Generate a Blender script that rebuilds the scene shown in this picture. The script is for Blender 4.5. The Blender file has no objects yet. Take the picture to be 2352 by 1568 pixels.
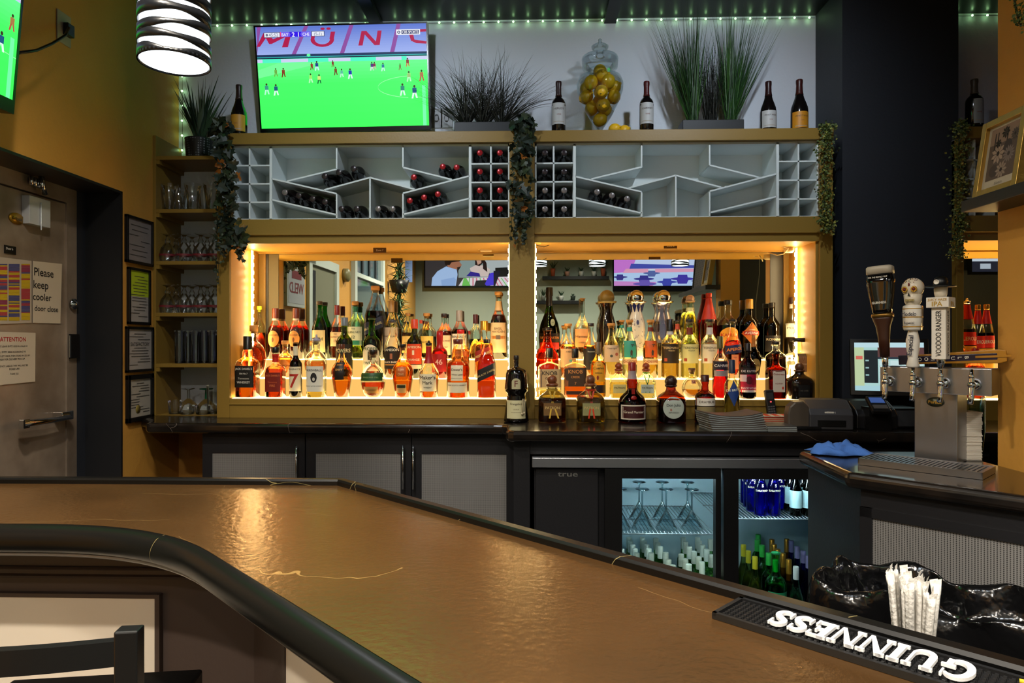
import bpy, math, random
from math import sin, cos, pi, radians as R, sqrt, atan
from mathutils import Vector, Matrix
random.seed(11)
sc = bpy.context.scene
COL = sc.collection

# ---------------------------------------------------------------- camera
F = 1568.0            # focal length in pixels of the 2352 px wide frame (24 mm on full frame)
EYE = 1.46
TH = atan(46 / F)
cam_d = bpy.data.cameras.new('camera'); cam_d.sensor_width = 36.0; cam_d.lens = 24.0
cam_d.clip_start = 0.05; cam_d.clip_end = 100
cam = bpy.data.objects.new('camera', cam_d); COL.objects.link(cam)
cam.location = (0, 0, EYE); cam.rotation_euler = (pi / 2, 0, TH)
sc.camera = cam

# ---------------------------------------------------------------- world, exposure, room light
w = bpy.data.worlds.new('world'); sc.world = w; w.use_nodes = True
w.node_tree.nodes['Background'].inputs[0].default_value = (0.5, 0.55, 0.6, 1)
w.node_tree.nodes['Background'].inputs[1].default_value = 0.02
vs = sc.view_settings
sc.display_settings.display_device = 'sRGB'
vs.view_transform = 'Standard'; vs.look = 'None'; vs.gamma = 1.0; vs.use_curve_mapping = False
vs.exposure = 0.0
sc.cycles.caustics_reflective = False; sc.cycles.caustics_refractive = False
sc.cycles.sample_clamp_indirect = 4.0
sc.cycles.max_bounces = 14; sc.cycles.transparent_max_bounces = 24
sc.cycles.transmission_bounces = 10; sc.cycles.glossy_bounces = 5; sc.cycles.diffuse_bounces = 4

def area(name, loc, rot, sx, sy, energy, color=(1, .85, .65), spread=pi):
    d = bpy.data.lights.new(name, 'AREA'); d.shape = 'RECTANGLE'; d.size = sx; d.size_y = sy
    d.energy = energy; d.color = color; d.spread = spread
    o = bpy.data.objects.new(name, d); COL.objects.link(o); o.location = loc; o.rotation_euler = rot
    return o
def spot(name, loc, energy, color, size=R(120), blend=.8, rad=.06, rot=(0, 0, 0)):
    d = bpy.data.lights.new(name, 'SPOT'); d.energy = energy; d.color = color; d.spot_size = size
    d.spot_blend = blend; d.shadow_soft_size = rad
    o = bpy.data.objects.new(name, d); COL.objects.link(o); o.location = loc; o.rotation_euler = rot
    return o
CEIL = 3.345
# unseen recessed downlights added to light the dining room and bar (fixtures built with the ceiling)
FILL_DOWN = [(-1.2, -0.9), (0.9, -0.9), (-1.2, -2.6), (0.9, -2.6), (2.9, -1.8), (-0.3, 0.45), (-1.0, 1.35)]
for i, (x, y) in enumerate(FILL_DOWN):
    spot('fill_downlight_lamp', (x, y, CEIL - .03), (520, 480, 480, 480, 480, 290, 300)[i], (1, .90, .76), R(150), .9, .07)

# unseen track spots added over the aisle to brighten white wall and wine racks
FILL_TRACK = [(-.75, 2.35), (.95, 2.35)]
for x, y in FILL_TRACK: spot('fill_track_lamp', (x, y, CEIL - .12), 60, (.80, .90, 1), R(105), 1., .04, (R(58), 0, 0))

# ---------------------------------------------------------------- pixel -> place helpers
def WP(px, py, Y):
    a = (px - 1176) / F; b = (784 - py) / F
    dy = cos(TH) + a * sin(TH); t = Y / dy
    return (cos(TH) * a - sin(TH)) * t, EYE + b * t
def XP(px, Y): return WP(px, 784, Y)[0]
def ZP(py, Y, px=1222): return WP(px, py, Y)[1]
def YX(px, X):        # depth at which the plane x = X is seen in pixel column px
    a = (px - 1176) / F
    return X * (cos(TH) + a * sin(TH)) / (cos(TH) * a - sin(TH))
def GP(px, py, z):    # point of the level plane z seen in a pixel
    b = (784 - py) / F; t = (z - EYE) / b; a = (px - 1176) / F
    return (cos(TH) * a - sin(TH)) * t, (cos(TH) + a * sin(TH)) * t

# ---------------------------------------------------------------- materials
MATS = {}
def C(c):
    if isinstance(c, str):
        c = c.lstrip('#'); v = [int(c[i:i + 2], 16) / 255 for i in (0, 2, 4)]
        return tuple(((x / 12.92) if x <= .04045 else ((x + .055) / 1.055) ** 2.4) for x in v) + (1,)
    return tuple(c) + ((1,) if len(c) == 3 else ())
def pmat(name, col, rough=.5, metal=0., spec=.5, noise=None, bump=None, trans=0., ior=1.45, coat=0., emis=None, es=0.):
    if name in MATS: return MATS[name]
    m = bpy.data.materials.new(name); m.use_nodes = True; nt = m.node_tree; b = nt.nodes['Principled BSDF']
    b.inputs['Base Color'].default_value = C(col); b.inputs['Roughness'].default_value = rough
    b.inputs['Metallic'].default_value = metal; b.inputs['Specular IOR Level'].default_value = spec
    b.inputs['IOR'].default_value = ior; b.inputs['Transmission Weight'].default_value = trans
    b.inputs['Coat Weight'].default_value = coat; b.inputs['Coat Roughness'].default_value = .05
    if emis: b.inputs['Emission Color'].default_value = C(emis); b.inputs['Emission Strength'].default_value = es
    tc = nt.nodes.new('ShaderNodeTexCoord')
    if noise:   # (scale, colour2, lo, hi)
        n = nt.nodes.new('ShaderNodeTexNoise'); n.inputs['Scale'].default_value = noise[0]; n.inputs['Detail'].default_value = 5
        r = nt.nodes.new('ShaderNodeValToRGB'); r.color_ramp.elements[0].color = C(col); r.color_ramp.elements[1].color = C(noise[1])
        r.color_ramp.elements[0].position = noise[2]; r.color_ramp.elements[1].position = noise[3]
        nt.links.new(tc.outputs['Object'], n.inputs['Vector']); nt.links.new(n.outputs['Fac'], r.inputs['Fac'])
        nt.links.new(r.outputs['Color'], b.inputs['Base Color'])
    if bump:    # (scale, strength)
        n = nt.nodes.new('ShaderNodeTexNoise'); n.inputs['Scale'].default_value = bump[0]; n.inputs['Detail'].default_value = 3
        bp = nt.nodes.new('ShaderNodeBump'); bp.inputs['Strength'].default_value = bump[1]; bp.inputs['Distance'].default_value = .01
        nt.links.new(tc.outputs['Object'], n.inputs['Vector']); nt.links.new(n.outputs['Fac'], bp.inputs['Height'])
        nt.links.new(bp.outputs['Normal'], b.inputs['Normal'])
    MATS[name] = m; return m
def emat(name, col, s):
    if name in MATS: return MATS[name]
    m = bpy.data.materials.new(name); m.use_nodes = True; nt = m.node_tree; nt.nodes.clear()
    e = nt.nodes.new('ShaderNodeEmission'); e.inputs[0].default_value = C(col); e.inputs[1].default_value = s
    o = nt.nodes.new('ShaderNodeOutputMaterial'); nt.links.new(e.outputs[0], o.inputs[0]); MATS[name] = m; return m
def thin(col, refl=1.0):
    """thin-walled clear glass: lets light straight through, mirrors at grazing angles"""
    k = 'thin_glass_%s' % (col if isinstance(col, str) else '_'.join('%.2f' % x for x in col[:3]))
    if k in MATS: return MATS[k]
    m = bpy.data.materials.new(k); m.use_nodes = True; nt = m.node_tree; nt.nodes.clear(); N = nt.nodes.new; L = nt.links.new
    t = N('ShaderNodeBsdfTransparent'); t.inputs[0].default_value = C(col)
    g = N('ShaderNodeBsdfGlossy'); g.inputs['Roughness'].default_value = .03; g.inputs[0].default_value = (1, 1, 1, 1)
    lw = N('ShaderNodeLayerWeight'); lw.inputs[0].default_value = .32
    ml = N('ShaderNodeMath'); ml.operation = 'MULTIPLY'; ml.inputs[1].default_value = .75 * refl
    mx = N('ShaderNodeMixShader'); o = N('ShaderNodeOutputMaterial')
    L(lw.outputs['Fresnel'], ml.inputs[0]); L(ml.outputs[0], mx.inputs[0]); L(t.outputs[0], mx.inputs[1]); L(g.outputs[0], mx.inputs[2]); L(mx.outputs[0], o.inputs[0])
    MATS[k] = m; return m
def liquid(col):
    k = 'liquid_' + str(col)
    if k in MATS: return MATS[k]
    return pmat(k, col, .0, trans=1.0, ior=1.33)
def vcmat(name, emission=None, rough=.6):
    """reads the mesh's own colour attribute: printed or lit pictures made of coloured faces"""
    if name in MATS: return MATS[name]
    m = bpy.data.materials.new(name); m.use_nodes = True; nt = m.node_tree
    a = nt.nodes.new('ShaderNodeAttribute'); a.attribute_name = 'Col'; b = nt.nodes['Principled BSDF']
    if emission is None:
        nt.links.new(a.outputs['Color'], b.inputs['Base Color']); b.inputs['Roughness'].default_value = rough
    else:
        nt.links.new(a.outputs['Color'], b.inputs['Emission Color']); b.inputs['Emission Strength'].default_value = emission
        b.inputs['Base Color'].default_value = (.01, .01, .01, 1); b.inputs['Roughness'].default_value = .5; b.inputs['Specular IOR Level'].default_value = .2
    MATS[name] = m; return m

# ---------------------------------------------------------------- objects
ORG = {}
def tag(o, label=None, cat=None, group=None, kind=None):
    if label: o['label'] = label
    if cat: o['category'] = cat
    if group: o['group'] = group
    if kind: o['kind'] = kind
    return o
def thing(name, label, cat, loc=(0, 0, 0), rz=0., group=None, rot=None):
    o = bpy.data.objects.new(name, None); COL.objects.link(o); o.location = loc
    o.rotation_euler = rot if rot else (0, 0, rz); o.empty_display_size = .05
    ORG[o] = Vector(loc) if (rz == 0 and rot is None) else Vector((0, 0, 0))
    if rz or rot: o['_l'] = 1
    return tag(o, label, cat, group)
class MB:
    def __init__(s): s.v = []; s.f = []; s.m = []; s.c = []; s.cur = 0; s.col = None; s.sm = []; s.smooth = False
    def add(s, vs_, fs, m=None, col=None):
        k = len(s.v); s.v += [tuple(p) for p in vs_]
        for f in fs:
            s.f.append(tuple(i + k for i in f)); s.m.append(s.cur if m is None else m); s.c.append(col or s.col or (1, 1, 1, 1)); s.sm.append(s.smooth)
        return s
    def box(s, x0, x1, y0, y1, z0, z1, m=None, col=None, M=None):
        p = [(x, y, z) for x in (x0, x1) for y in (y0, y1) for z in (z0, z1)]
        if M is not None: p = [M @ Vector(q) for q in p]
        return s.add(p, [(0, 1, 3, 2), (4, 6, 7, 5), (0, 4, 5, 1), (2, 3, 7, 6), (0, 2, 6, 4), (1, 5, 7, 3)], m, col)
    def prism(s, pts, z0, z1, m=None, col=None, M=None):
        n = len(pts); p = [(x, y, z0) for x, y in pts] + [(x, y, z1) for x, y in pts]
        if M is not None: p = [M @ Vector(q) for q in p]
        return s.add(p, [tuple(range(n))[::-1], tuple(range(n, 2 * n))] + [(i, (i + 1) % n, n + (i + 1) % n, n + i) for i in range(n)], m, col)
    def xz(s, pts, y0, y1, m=None, col=None):   # outline in x,z pushed back in y
        n = len(pts); p = [(x, y0, z) for x, z in pts] + [(x, y1, z) for x, z in pts]
        return s.add(p, [tuple(range(n)), tuple(range(n, 2 * n))[::-1]] + [(i, n + i, n + (i + 1) % n, (i + 1) % n) for i in range(n)], m, col)
    def poly(s, pts, m=None, col=None): return s.add(pts, [tuple(range(len(pts)))], m, col)
    def tube(s, pts, r, n=8, m=None, cap=True, col=None):
        P = [Vector(p) for p in pts]; K = len(P); vs_ = []; u = None
        for i, p in enumerate(P):
            d = (P[min(i + 1, K - 1)] - P[max(i - 1, 0)]).normalized()
            if u is None: u = d.orthogonal().normalized()
            else:
                u = (u - d * u.dot(d)); u = u.normalized() if u.length > 1e-6 else d.orthogonal().normalized()
            v2 = d.cross(u); rr = r[i] if isinstance(r, (list, tuple)) else r
            for k in range(n):
                a = 2 * pi * k / n; vs_.append(p + u * (cos(a) * rr) + v2 * (sin(a) * rr))
        fs = [(i * n + k, i * n + (k + 1) % n, (i + 1) * n + (k + 1) % n, (i + 1) * n + k) for i in range(K - 1) for k in range(n)]
        if cap: fs += [tuple(range(n))[::-1], tuple(range((K - 1) * n, K * n))]
        sm = s.smooth; s.smooth = True; s.add(vs_, fs, m, col); s.smooth = sm; return s
    def lathe(s, prof, c=(0, 0, 0), n=24, m=None, sq=2.0, asp=1.0, M=None, cap=True, col=None, r0=None):
        """profile of (radius, z); sq = superellipse exponent for the wide part, asp = depth / width"""
        vs_ = []; K = len(prof)
        rm = r0 or max(p[0] for p in prof)
        for r, z in prof:
            t = min(1, max(0, (r / rm - .5) / .35)); e = 2 + (sq - 2) * t; a_ = 1 + (asp - 1) * t
            for k in range(n):
                a = 2 * pi * (k + .5) / n; ca, sa = cos(a), sin(a)
                q = r / (abs(ca) ** e + abs(sa) ** e) ** (1 / e)
                vs_.append((c[0] + q * ca, c[1] + q * sa * a_, c[2] + z))
        if M is not None: vs_ = [M @ Vector(p) for p in vs_]
        fs = [(i * n + k, i * n + (k + 1) % n, (i + 1) * n + (k + 1) % n, (i + 1) * n + k) for i in range(K - 1) for k in range(n)]
        if cap:
            if prof[0][0] > 1e-5: fs.append(tuple(range(n))[::-1])
            if prof[-1][0] > 1e-5: fs.append(tuple(range((K - 1) * n, K * n)))
        sm = s.smooth; s.smooth = True; s.add(vs_, fs, m, col); s.smooth = sm; return s
    def sphere(s, c, r, n=12, k=8, m=None, sc_=(1, 1, 1), col=None, M=None):
        prof = [(r * sin(pi * i / k) if 0 < i < k else 1e-5, -r * cos(pi * i / k)) for i in range(k + 1)]
        vs_ = []
        for rr, z in prof:
            for j in range(n): a = 2 * pi * j / n; vs_.append(Vector((rr * cos(a) * sc_[0], rr * sin(a) * sc_[1], z * sc_[2])))
        if M is not None: vs_ = [M @ p for p in vs_]
        vs_ = [p + Vector(c) for p in vs_]
        sm = s.smooth; s.smooth = True
        s.add(vs_, [(i * n + j, i * n + (j + 1) % n, (i + 1) * n + (j + 1) % n, (i + 1) * n + j) for i in range(k) for j in range(n)], m, col); s.smooth = sm; return s
    def build(s, name, mats, parent=None, bevel=0, label=None, cat=None, group=None, kind=None, smooth_all=False):
        if not isinstance(mats, (list, tuple)): mats = [mats]
        me = bpy.data.meshes.new(name); off = ORG.get(parent, Vector((0, 0, 0))) if parent else Vector((0, 0, 0))
        me.from_pydata([(p[0] - off.x, p[1] - off.y, p[2] - off.z) for p in s.v], [], s.f)
        for m in mats: me.materials.append(m)
        me.polygons.foreach_set('material_index', s.m)
        me.polygons.foreach_set('use_smooth', [True] * len(s.f) if smooth_all else s.sm)
        if any(c != (1, 1, 1, 1) for c in s.c):
            at = me.color_attributes.new('Col', 'FLOAT_COLOR', 'CORNER'); d = []
            for f, c in zip(s.f, s.c): d += list(c) * len(f)
            at.data.foreach_set('color', d)
        me.update(); o = bpy.data.objects.new(name, me); COL.objects.link(o)
        if parent: o.parent = parent; ORG[o] = off
        if bevel:
            b = o.modifiers.new('bevel', 'BEVEL'); b.width = bevel; b.segments = 2; b.limit_method = 'ANGLE'; b.angle_limit = R(40)
        return tag(o, label, cat, group, kind)
def struct(name, mb, mats, parent=None, bevel=0):
    return mb.build(name, mats, parent, bevel, kind='structure' if parent is None else None)
def dup(o, loc=None, rz=None, label=None, group=None, parent=None):
    c = o.copy(); COL.objects.link(c)
    if parent: c.parent = parent
    if loc is not None: c.location = loc
    if rz is not None: c.rotation_euler = (0, 0, rz)
    if label: c['label'] = label
    if group: c['group'] = group
    for ch in list(o.children): dup(ch, parent=c)
    return c
def frame(p, r, u):    # matrix with x -> r, y -> u, z -> normal, origin p
    r = Vector(r).normalized(); u = Vector(u).normalized(); n = r.cross(u)
    return Matrix(((r.x, u.x, n.x, p[0]), (r.y, u.y, n.y, p[1]), (r.z, u.z, n.z, p[2]), (0, 0, 0, 1)))

# ---------------------------------------------------------------- lettering from the built-in font
GL = {}
def glyphs():
    chars = sorted(set("ABCDEFGHIJKLMNOPQRSTUVWXYZabcdefghijklmnopqrstuvwxyz0123456789&'.-():|!,é"))
    tmp = []
    for c in chars:
        for tx in (c, 'I' + c + 'I'):
            d = bpy.data.curves.new('t', 'FONT'); d.body = tx; d.resolution_u = 3; d.offset = 0. if c in 'Mm' else .012
            o = bpy.data.objects.new('t', d); COL.objects.link(o); tmp.append((c, tx, o))
    d = bpy.data.curves.new('t', 'FONT'); d.body = 'II'; d.offset = .012; oi = bpy.data.objects.new('t', d); COL.objects.link(oi)
    bpy.context.view_layer.update(); dg = bpy.context.evaluated_depsgraph_get()
    def ext(o):
        me = o.evaluated_get(dg).to_mesh(); v = [tuple(p.co) for p in me.vertices]; f = [tuple(p.vertices) for p in me.polygons]; o.evaluated_get(dg).to_mesh_clear(); return v, f
    vi, _ = ext(oi); wi = max(p[0] for p in vi)
    for c, tx, o in tmp:
        v, f = ext(o)
        if tx == c and c != 'I': GL[c] = [v, f, 0]
        elif tx == 'I' and c == 'I': GL.setdefault('I', [v, f, 0])
    for c, tx, o in tmp:
        if len(tx) == 3: v, f = ext(o); GL[c][2] = max(p[0] for p in v) - wi
    for _, _, o in tmp + [(0, 0, oi)]: bpy.data.objects.remove(o)
    GL[' '] = [[], [], .30]
glyphs()
def text2d(s, size=1., wide=None, sx=1.0, spacing=1.0):
    """list of (verts2d, faces) centred on the origin; cap height about 0.69*size"""
    x = 0; V = []; Fc = []
    for ch in s:
        g = GL.get(ch) or GL[' ']
        k = len(V); V += [(p[0] + x, p[1]) for p in g[0]]; Fc += [tuple(i + k for i in f) for f in g[1]]; x += g[2] * spacing
    if not V: return [], []
    x0 = min(p[0] for p in V); x1 = max(p[0] for p in V); cx = (x0 + x1) / 2; w_ = (x1 - x0) * size * sx
    k = sx * size; 
    if wide and w_ > wide: k *= wide / w_; size = size * max(.75, wide / w_)
    return [((p[0] - cx) * k, (p[1] - .34) * size) for p in V], Fc
def text_on(mb, s, M, size, wide=None, m=None, sx=1.0, lift=.0006, spacing=1.0, rot=0, col=None):
    V, Fc = text2d(s, size, wide, sx, spacing); c, n = cos(rot), sin(rot)
    mb.add([M @ Vector((p[0] * c - p[1] * n, p[0] * n + p[1] * c, lift)) for p in V], Fc, m, col)

# shared materials
def brushed(name, col, rough, scale):
    m = pmat(name, col, rough, 1.0)
    nt = m.node_tree; b = nt.nodes['Principled BSDF']; tc = nt.nodes.new('ShaderNodeTexCoord'); mp = nt.nodes.new('ShaderNodeMapping')
    mp.inputs['Scale'].default_value = scale; n = nt.nodes.new('ShaderNodeTexNoise'); n.inputs['Scale'].default_value = 30
    bp = nt.nodes.new('ShaderNodeBump'); bp.inputs['Strength'].default_value = .12; bp.inputs['Distance'].default_value = .004
    nt.links.new(tc.outputs['Object'], mp.inputs[0]); nt.links.new(mp.outputs[0], n.inputs['Vector']); nt.links.new(n.outputs[0], bp.inputs['Height']); nt.links.new(bp.outputs[0], b.inputs['Normal']); return m
M_yel = pmat('yellow_cabinet_paint', '#8a6c2a', .45, bump=(90, .05))
M_yelwall = pmat('yellow_wall_paint', '#cb9440', .62, noise=(1.6, '#bc8434', .35, .75), bump=(55, .18))
M_white = pmat('white_wall_paint', '#dfe5ef', .7, bump=(60, .15))
M_rack = pmat('grey_white_rack_paint', '#d8e0e0', .55, bump=(25, .08))
M_navy = pmat('near_black_paint', '#25282f', .55, bump=(70, .08))
M_blk = pmat('black_plastic', '#0c0c0d', .35)
M_cab = pmat('black_cabinet_paint', '#17171a', .42, bump=(120, .04))
M_steel = brushed('brushed_steel', '#9a9ba0', .30, (1, 1, .06))
M_chrome = pmat('chrome', '#d8dadc', .08, 1.0)
M_screen = pmat('perforated_silver', '#8d8c8e', .42, .45)
M_paper = pmat('white_paper', '#d9d4c8', .7)
M_ink = pmat('black_ink', '#101010', .6)
M_wht = pmat('white_ink', '#e8e4da', .5)
M_mirror = pmat('mirror_silver', '#e3ebe6', .0, 1.0)
M_redk = pmat('red_ink', '#b01218', .5)
M_goldk = pmat('gold_ink', '#c79a3c', .35, .6)
# ================================================================ the setting
YF, YM, YW, XL = 3.62, 4.03, 4.00, -2.10
CT, BT = 1.05, 1.07                      # back counter and bar top heights
RX0, RX1 = 1.564, 1.72                   # yellow wall stub on the right
m = MB(); m.box(-2.6, 4.6, -4.4, 4.3, -.1, 0); struct('floor', m, pmat('dark_floor', '#2c2824', .4, noise=(6, '#3a342e', .3, .7)))
M_ceil = pmat('dark_tin_ceiling', '#101412', .38, .3)
nt = M_ceil.node_tree; b_ = nt.nodes['Principled BSDF']; wv = nt.nodes.new('ShaderNodeTexWave'); wv.inputs['Scale'].default_value = 2.6; wv.inputs['Distortion'].default_value = 0
tcw = nt.nodes.new('ShaderNodeTexCoord'); bpw = nt.nodes.new('ShaderNodeBump'); bpw.inputs['Strength'].default_value = .5
nt.links.new(tcw.outputs['Object'], wv.inputs[0]); nt.links.new(wv.outputs[1], bpw.inputs['Height']); nt.links.new(bpw.outputs[0], b_.inputs['Normal'])
m = MB(); m.box(-2.6, 4.6, -4.4, 4.3, CEIL, CEIL + .1)
struct('ceiling', m, M_ceil)
for xx in (-.95, .42): m = MB(); m.box(xx, xx + .07, 2.2, 4.0, CEIL - .03, CEIL + .01); struct('trim_1' if xx < 0 else 'trim_2', m, M_ceil)
m = MB()
for i, (x, y) in enumerate(FILL_DOWN): m = MB(); m.lathe([(.09, CEIL - .012), (.09, CEIL - .001)], (x, y, 0), 20); t = m.build('fill_downlight', pmat('fill_downlight_trim', '#d8d8d2', .5), label='round recessed white downlight added to the unseen dark ceiling', cat='ceiling light', group='added recessed downlights'); \
    m2 = MB(); m2.lathe([(.065, CEIL - .0145), (.065, CEIL - .013)], (x, y, 0), 20); m2.build('lens', emat('fill_downlight_lens', (1, .82, .6), 14), t)
for x, y in FILL_TRACK:
    t = thing('fill_track_spot', 'small black spotlight added on the unseen aisle ceiling to brighten the wine racks', 'spotlight', (x, y, CEIL), group='added track spotlights'); M = Matrix.Translation((x, y, CEIL - .10)) @ Matrix.Rotation(R(58), 4, 'X')
    m = MB(); m.lathe([(.035, .0), (.035, .10), (.02, .11)], M=M); m.build('lamp_can', M_blk, t); m = MB(); m.tube([(x, y, CEIL - .001), (x, y - .05, CEIL - .06)], .008); m.build('stem', M_blk, t)
# back wall: light board above, mirror plane behind the niches below
m = MB(); m.box(XL, 1.645, YW, 4.3, 2.2, CEIL); m.box(2.2, 4.6, YW, 4.3, 2.2, CEIL); struct('wall_back', m, M_white)
m = MB(); m.box(XL - .3, 4.6, 4.06, 4.3, 0, 2.2); m.box(XL, -1.2, YW, 4.06, .0, CT); struct('wall_back_lower', m, M_yelwall)
m = MB(); m.box(1.64, 2.243, 3.66, 4.3, 0, CEIL); struct('wall_column', m, M_navy)
# left wall with the cooler opening
DY0, DY1, DZ = 2.42, YX(280, XL), 2.227
m = MB(); m.box(-2.6, XL, -4.4, DY0, 0, CEIL); m.box(-2.6, XL, DY0, DY1, DZ, CEIL); m.box(-2.6, XL, DY1, 4.3, 0, CEIL)
struct('wall_left', m, M_yelwall)
m = MB(); T = .012
m.box(-2.46, XL + .004, DY1 - T, DY1 + .0, 0, DZ); m.box(-2.46, XL + .004, DY0, DY0 + T, 0, DZ); m.box(-2.46, XL + .004, DY0, DY1, DZ - T, DZ)
struct('trim_3', m, pmat('black_jamb_paint', '#17181b', .5))
# right: stub wall with its yellow face, dark wall beyond, side wall
m = MB(); m.box(RX0, RX1, 2.19, 2.34, 0, CEIL); struct('wall_right', m, M_yelwall)
M_sage = pmat('sage_wall_paint', '#9aa596', .65)
m = MB(); m.box(RX1, 4.6, 2.2, 2.3, 0, CEIL); struct('wall_dark', m, M_navy)
m = MB(); m.box(4.5, 4.6, 2.3, 4.0, 0, CEIL); struct('wall_far_right', m, M_navy)
m = MB(); m.box(4.5, 4.6, -4.4, 2.2, 0, CEIL); struct('wall_east', m, M_sage)
m = MB(); m.box(-2.6, 4.6, -4.4, -4.2, 0, CEIL); struct('wall_rear', m, M_sage)

# ================================================================ cooler door in the left wall
def onX(px, py, X):
    Y = YX(px, X); return Vector((X, Y, ZP(py, Y, px)))
DX = -2.28
M_door = pmat('worn_stainless', '#b8a896', .36, .5, noise=(5, '#8a7a6a', .3, .7), bump=(9, .10))
door = thing('door_1', None, None, (DX, DY0, 0)); door['kind'] = 'structure'
m = MB(); ys = YX(152, DX); zs = onX(120, 457, DX).z
m.box(DX - .08, DX, DY0 + .02, ys - .004, .03, zs - .004); m.build('door_panel', M_door, door, .003)
m = MB(); m.box(DX - .1, DX - .004, ys + .004, YX(178, DX), 0, DZ - .012); m.box(DX - .1, DX - .004, DY0 + .012, ys + .006, zs + .004, DZ - .012)
m.box(DX - .1, DX + .006, ys - .004, ys + .008, 0, zs); m.build('door_frame', M_door, door)
m = MB(); m.box(DX - .12, DX - .003, YX(178, DX), DY1 - T, 0, DZ - T); m.build('jamb_filler', M_navy, door)
def plate(mb, px0, py0, px1, py1, X, th=.004, mm=0):
    a = onX(px0, py0, X); b = onX(px1, py1, X); c = onX(px0, py1, X)
    zt = a.z; mb.box(X, X + th, a.y, b.y, c.z, zt, mm)
# closer / hinge at the top
m = MB(); a = onX(50, 448, DX); b = onX(99, 524, DX)
m.box(DX, DX + .035, a.y, b.y, b.z, a.z); m.tube([(DX + .04, (a.y + b.y) / 2, a.z - .02), (DX + .04, (a.y + b.y) / 2, b.z - .02)], .003)
m.build('closer_box', pmat('satin_plate', '#d4d8dc', .35, .3), door, .006)
m = MB(); a = onX(62, 405, DX); b = onX(84, 432, DX)
for k in range(3): m.tube([(DX + .02, a.y + k * .022, a.z), (DX + .02, a.y + k * .022, b.z)], .009, 8)
m.tube([onX(95, 403, DX + .03), onX(97, 425, DX + .04), onX(104, 445, DX + .03)], .012, 8)
m.tube([onX(84, 430, DX + .02), onX(97, 425, DX + .04)], .007, 8); m.build('hinge_arm', M_chrome, door)
m = MB(); c = onX(36, 502, DX)
m.lathe([(.042, 0), (.042, .006)], n=24, M=frame((DX, c.y, c.z), (0, 1, 0), (0, 0, 1)) @ Matrix.Diagonal((1, .6, 1, 1))); m.build('oval_badge', pmat('brass_badge', '#a8801e', .35, .6), door)
m = MB(); text_on(m, 'Kolpak', frame((DX + .007, c.y, c.z), (0, 1, 0), (0, 0, 1)), .022, .06); m.build('badge_lettering', pmat('dark_brass', '#3c2c08', .4), door)
m = MB(); plate(m, 9, 562, 35, 581, DX); m.build('zone_plate', M_blk, door)
m = MB(); c = onX(22, 571, DX + .005); text_on(m, 'Door 6', frame(c, (0, 1, 0), (0, 0, 1)), .018, .04); m.build('zone_plate_lettering', M_wht, door)
# lever handle
m = MB(); a = onX(50, 974, DX + .06); b = onX(160, 958, DX + .05)
m.tube([a, a.lerp(b, .5) + Vector((.005, 0, 0)), b], [.017, .015, .012], 10)
m.box(DX, DX + .05, b.y - .05, b.y + .03, b.z - .012, b.z + .03); m.box(DX + .05, DX + .075, a.y - .005, a.y + .03, a.z - .02, a.z + .02); m.build('lever_handle', M_chrome, door, .003)
m = MB(); c = onX(166, 698, DX); m.lathe([(.028, 0), (.026, .008), (.014, .012), (.012, .02)], n=20, M=frame((DX + .005, c.y, c.z), (0, 1, 0), (0, 0, 1))); m.build('round_lock', M_chrome, door)
m = MB(); plate(m, 158, 767, 178, 823, DX + .001, .012); m.build('strike_plate', M_blk, door)
m = MB(); plate(m, 159, 770, 162, 821, DX + .013, .003); m.build('strike_edge', M_chrome, door)
# sheets taped to the door: things of their own
def sheet(name, label, pts, texts, col='#cdbfa8', extra=None, cat='paper sign', X=DX + .003, group=None):
    P_ = [onX(px, py, X) for px, py in pts]; t = thing(name, label, cat, P_[0], group=group)
    m = MB(); k = Vector((.0015, 0, 0)); m.add(P_ + [p + k for p in P_], [(0, 1, 2, 3)[::-1], (4, 5, 6, 7), (0, 4, 7, 3), (1, 2, 6, 5), (0, 1, 5, 4), (3, 7, 6, 2)]); m.build('sheet', pmat('paper_' + col, col, .5), t)
    for s, px, py, size, wd, c in texts:
        m = MB(); text_on(m, s, frame(onX(px, py, X + .002), (0, 1, 0), (0, 0, 1)), size, wd); m.build('lettering', M_redk if c == 'r' else M_ink, t)
    return t
sheet('cooler_notice', 'crumpled white sheet asking to keep the cooler door closed, taped to the steel door', [(75, 599), (142, 606), (138, 743), (75, 741)],
      [('Please', 101, 626, .052, .13, 0), ('keep', 94, 654, .052, .1, 0), ('cooler', 97, 682, .052, .12, 0), ('door close', 107, 709, .045, .155, 0)])
sheet('attention_notice', 'white notice with a red ATTENTION heading, lowest on the steel cooler door', [(-60, 760), (81, 764), (80, 876), (-60, 890)],
      [('ATTENTION', 30, 779, .035, .15, 'r'), ('DO NOT LEAVE EMPTY KEGS IN WALK IN!', 26, 795, .014, .19, 0), ('LABEL ALL EMPTY KEGS ACCORDING TO', 22, 808, .014, .19, 0),
       ('WHAT IS LEFT HELPS, THEN STORE ON SIDE BY', 28, 817, .014, .21, 0), ('KEG WASH FOR DELIVERY PICK UP.', 22, 825, .014, .18, 0), ('KEGS ARE NOT LABELED THEY WILL NOT BE', 25, 840, .014, .2, 0), ('PICKED UP!!!', 33, 847, .014, .06, 0), ('THANK YOU.', 33, 858, .014, .05, 0)])
st = sheet('chart_sheet', 'laminated chart of yellow, red and blue stripes on the steel cooler door', [(-40, 585), (72, 599), (72, 741), (-40, 746)], [], '#b9ab98')
m = MB(); rr = random.Random(4)
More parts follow.
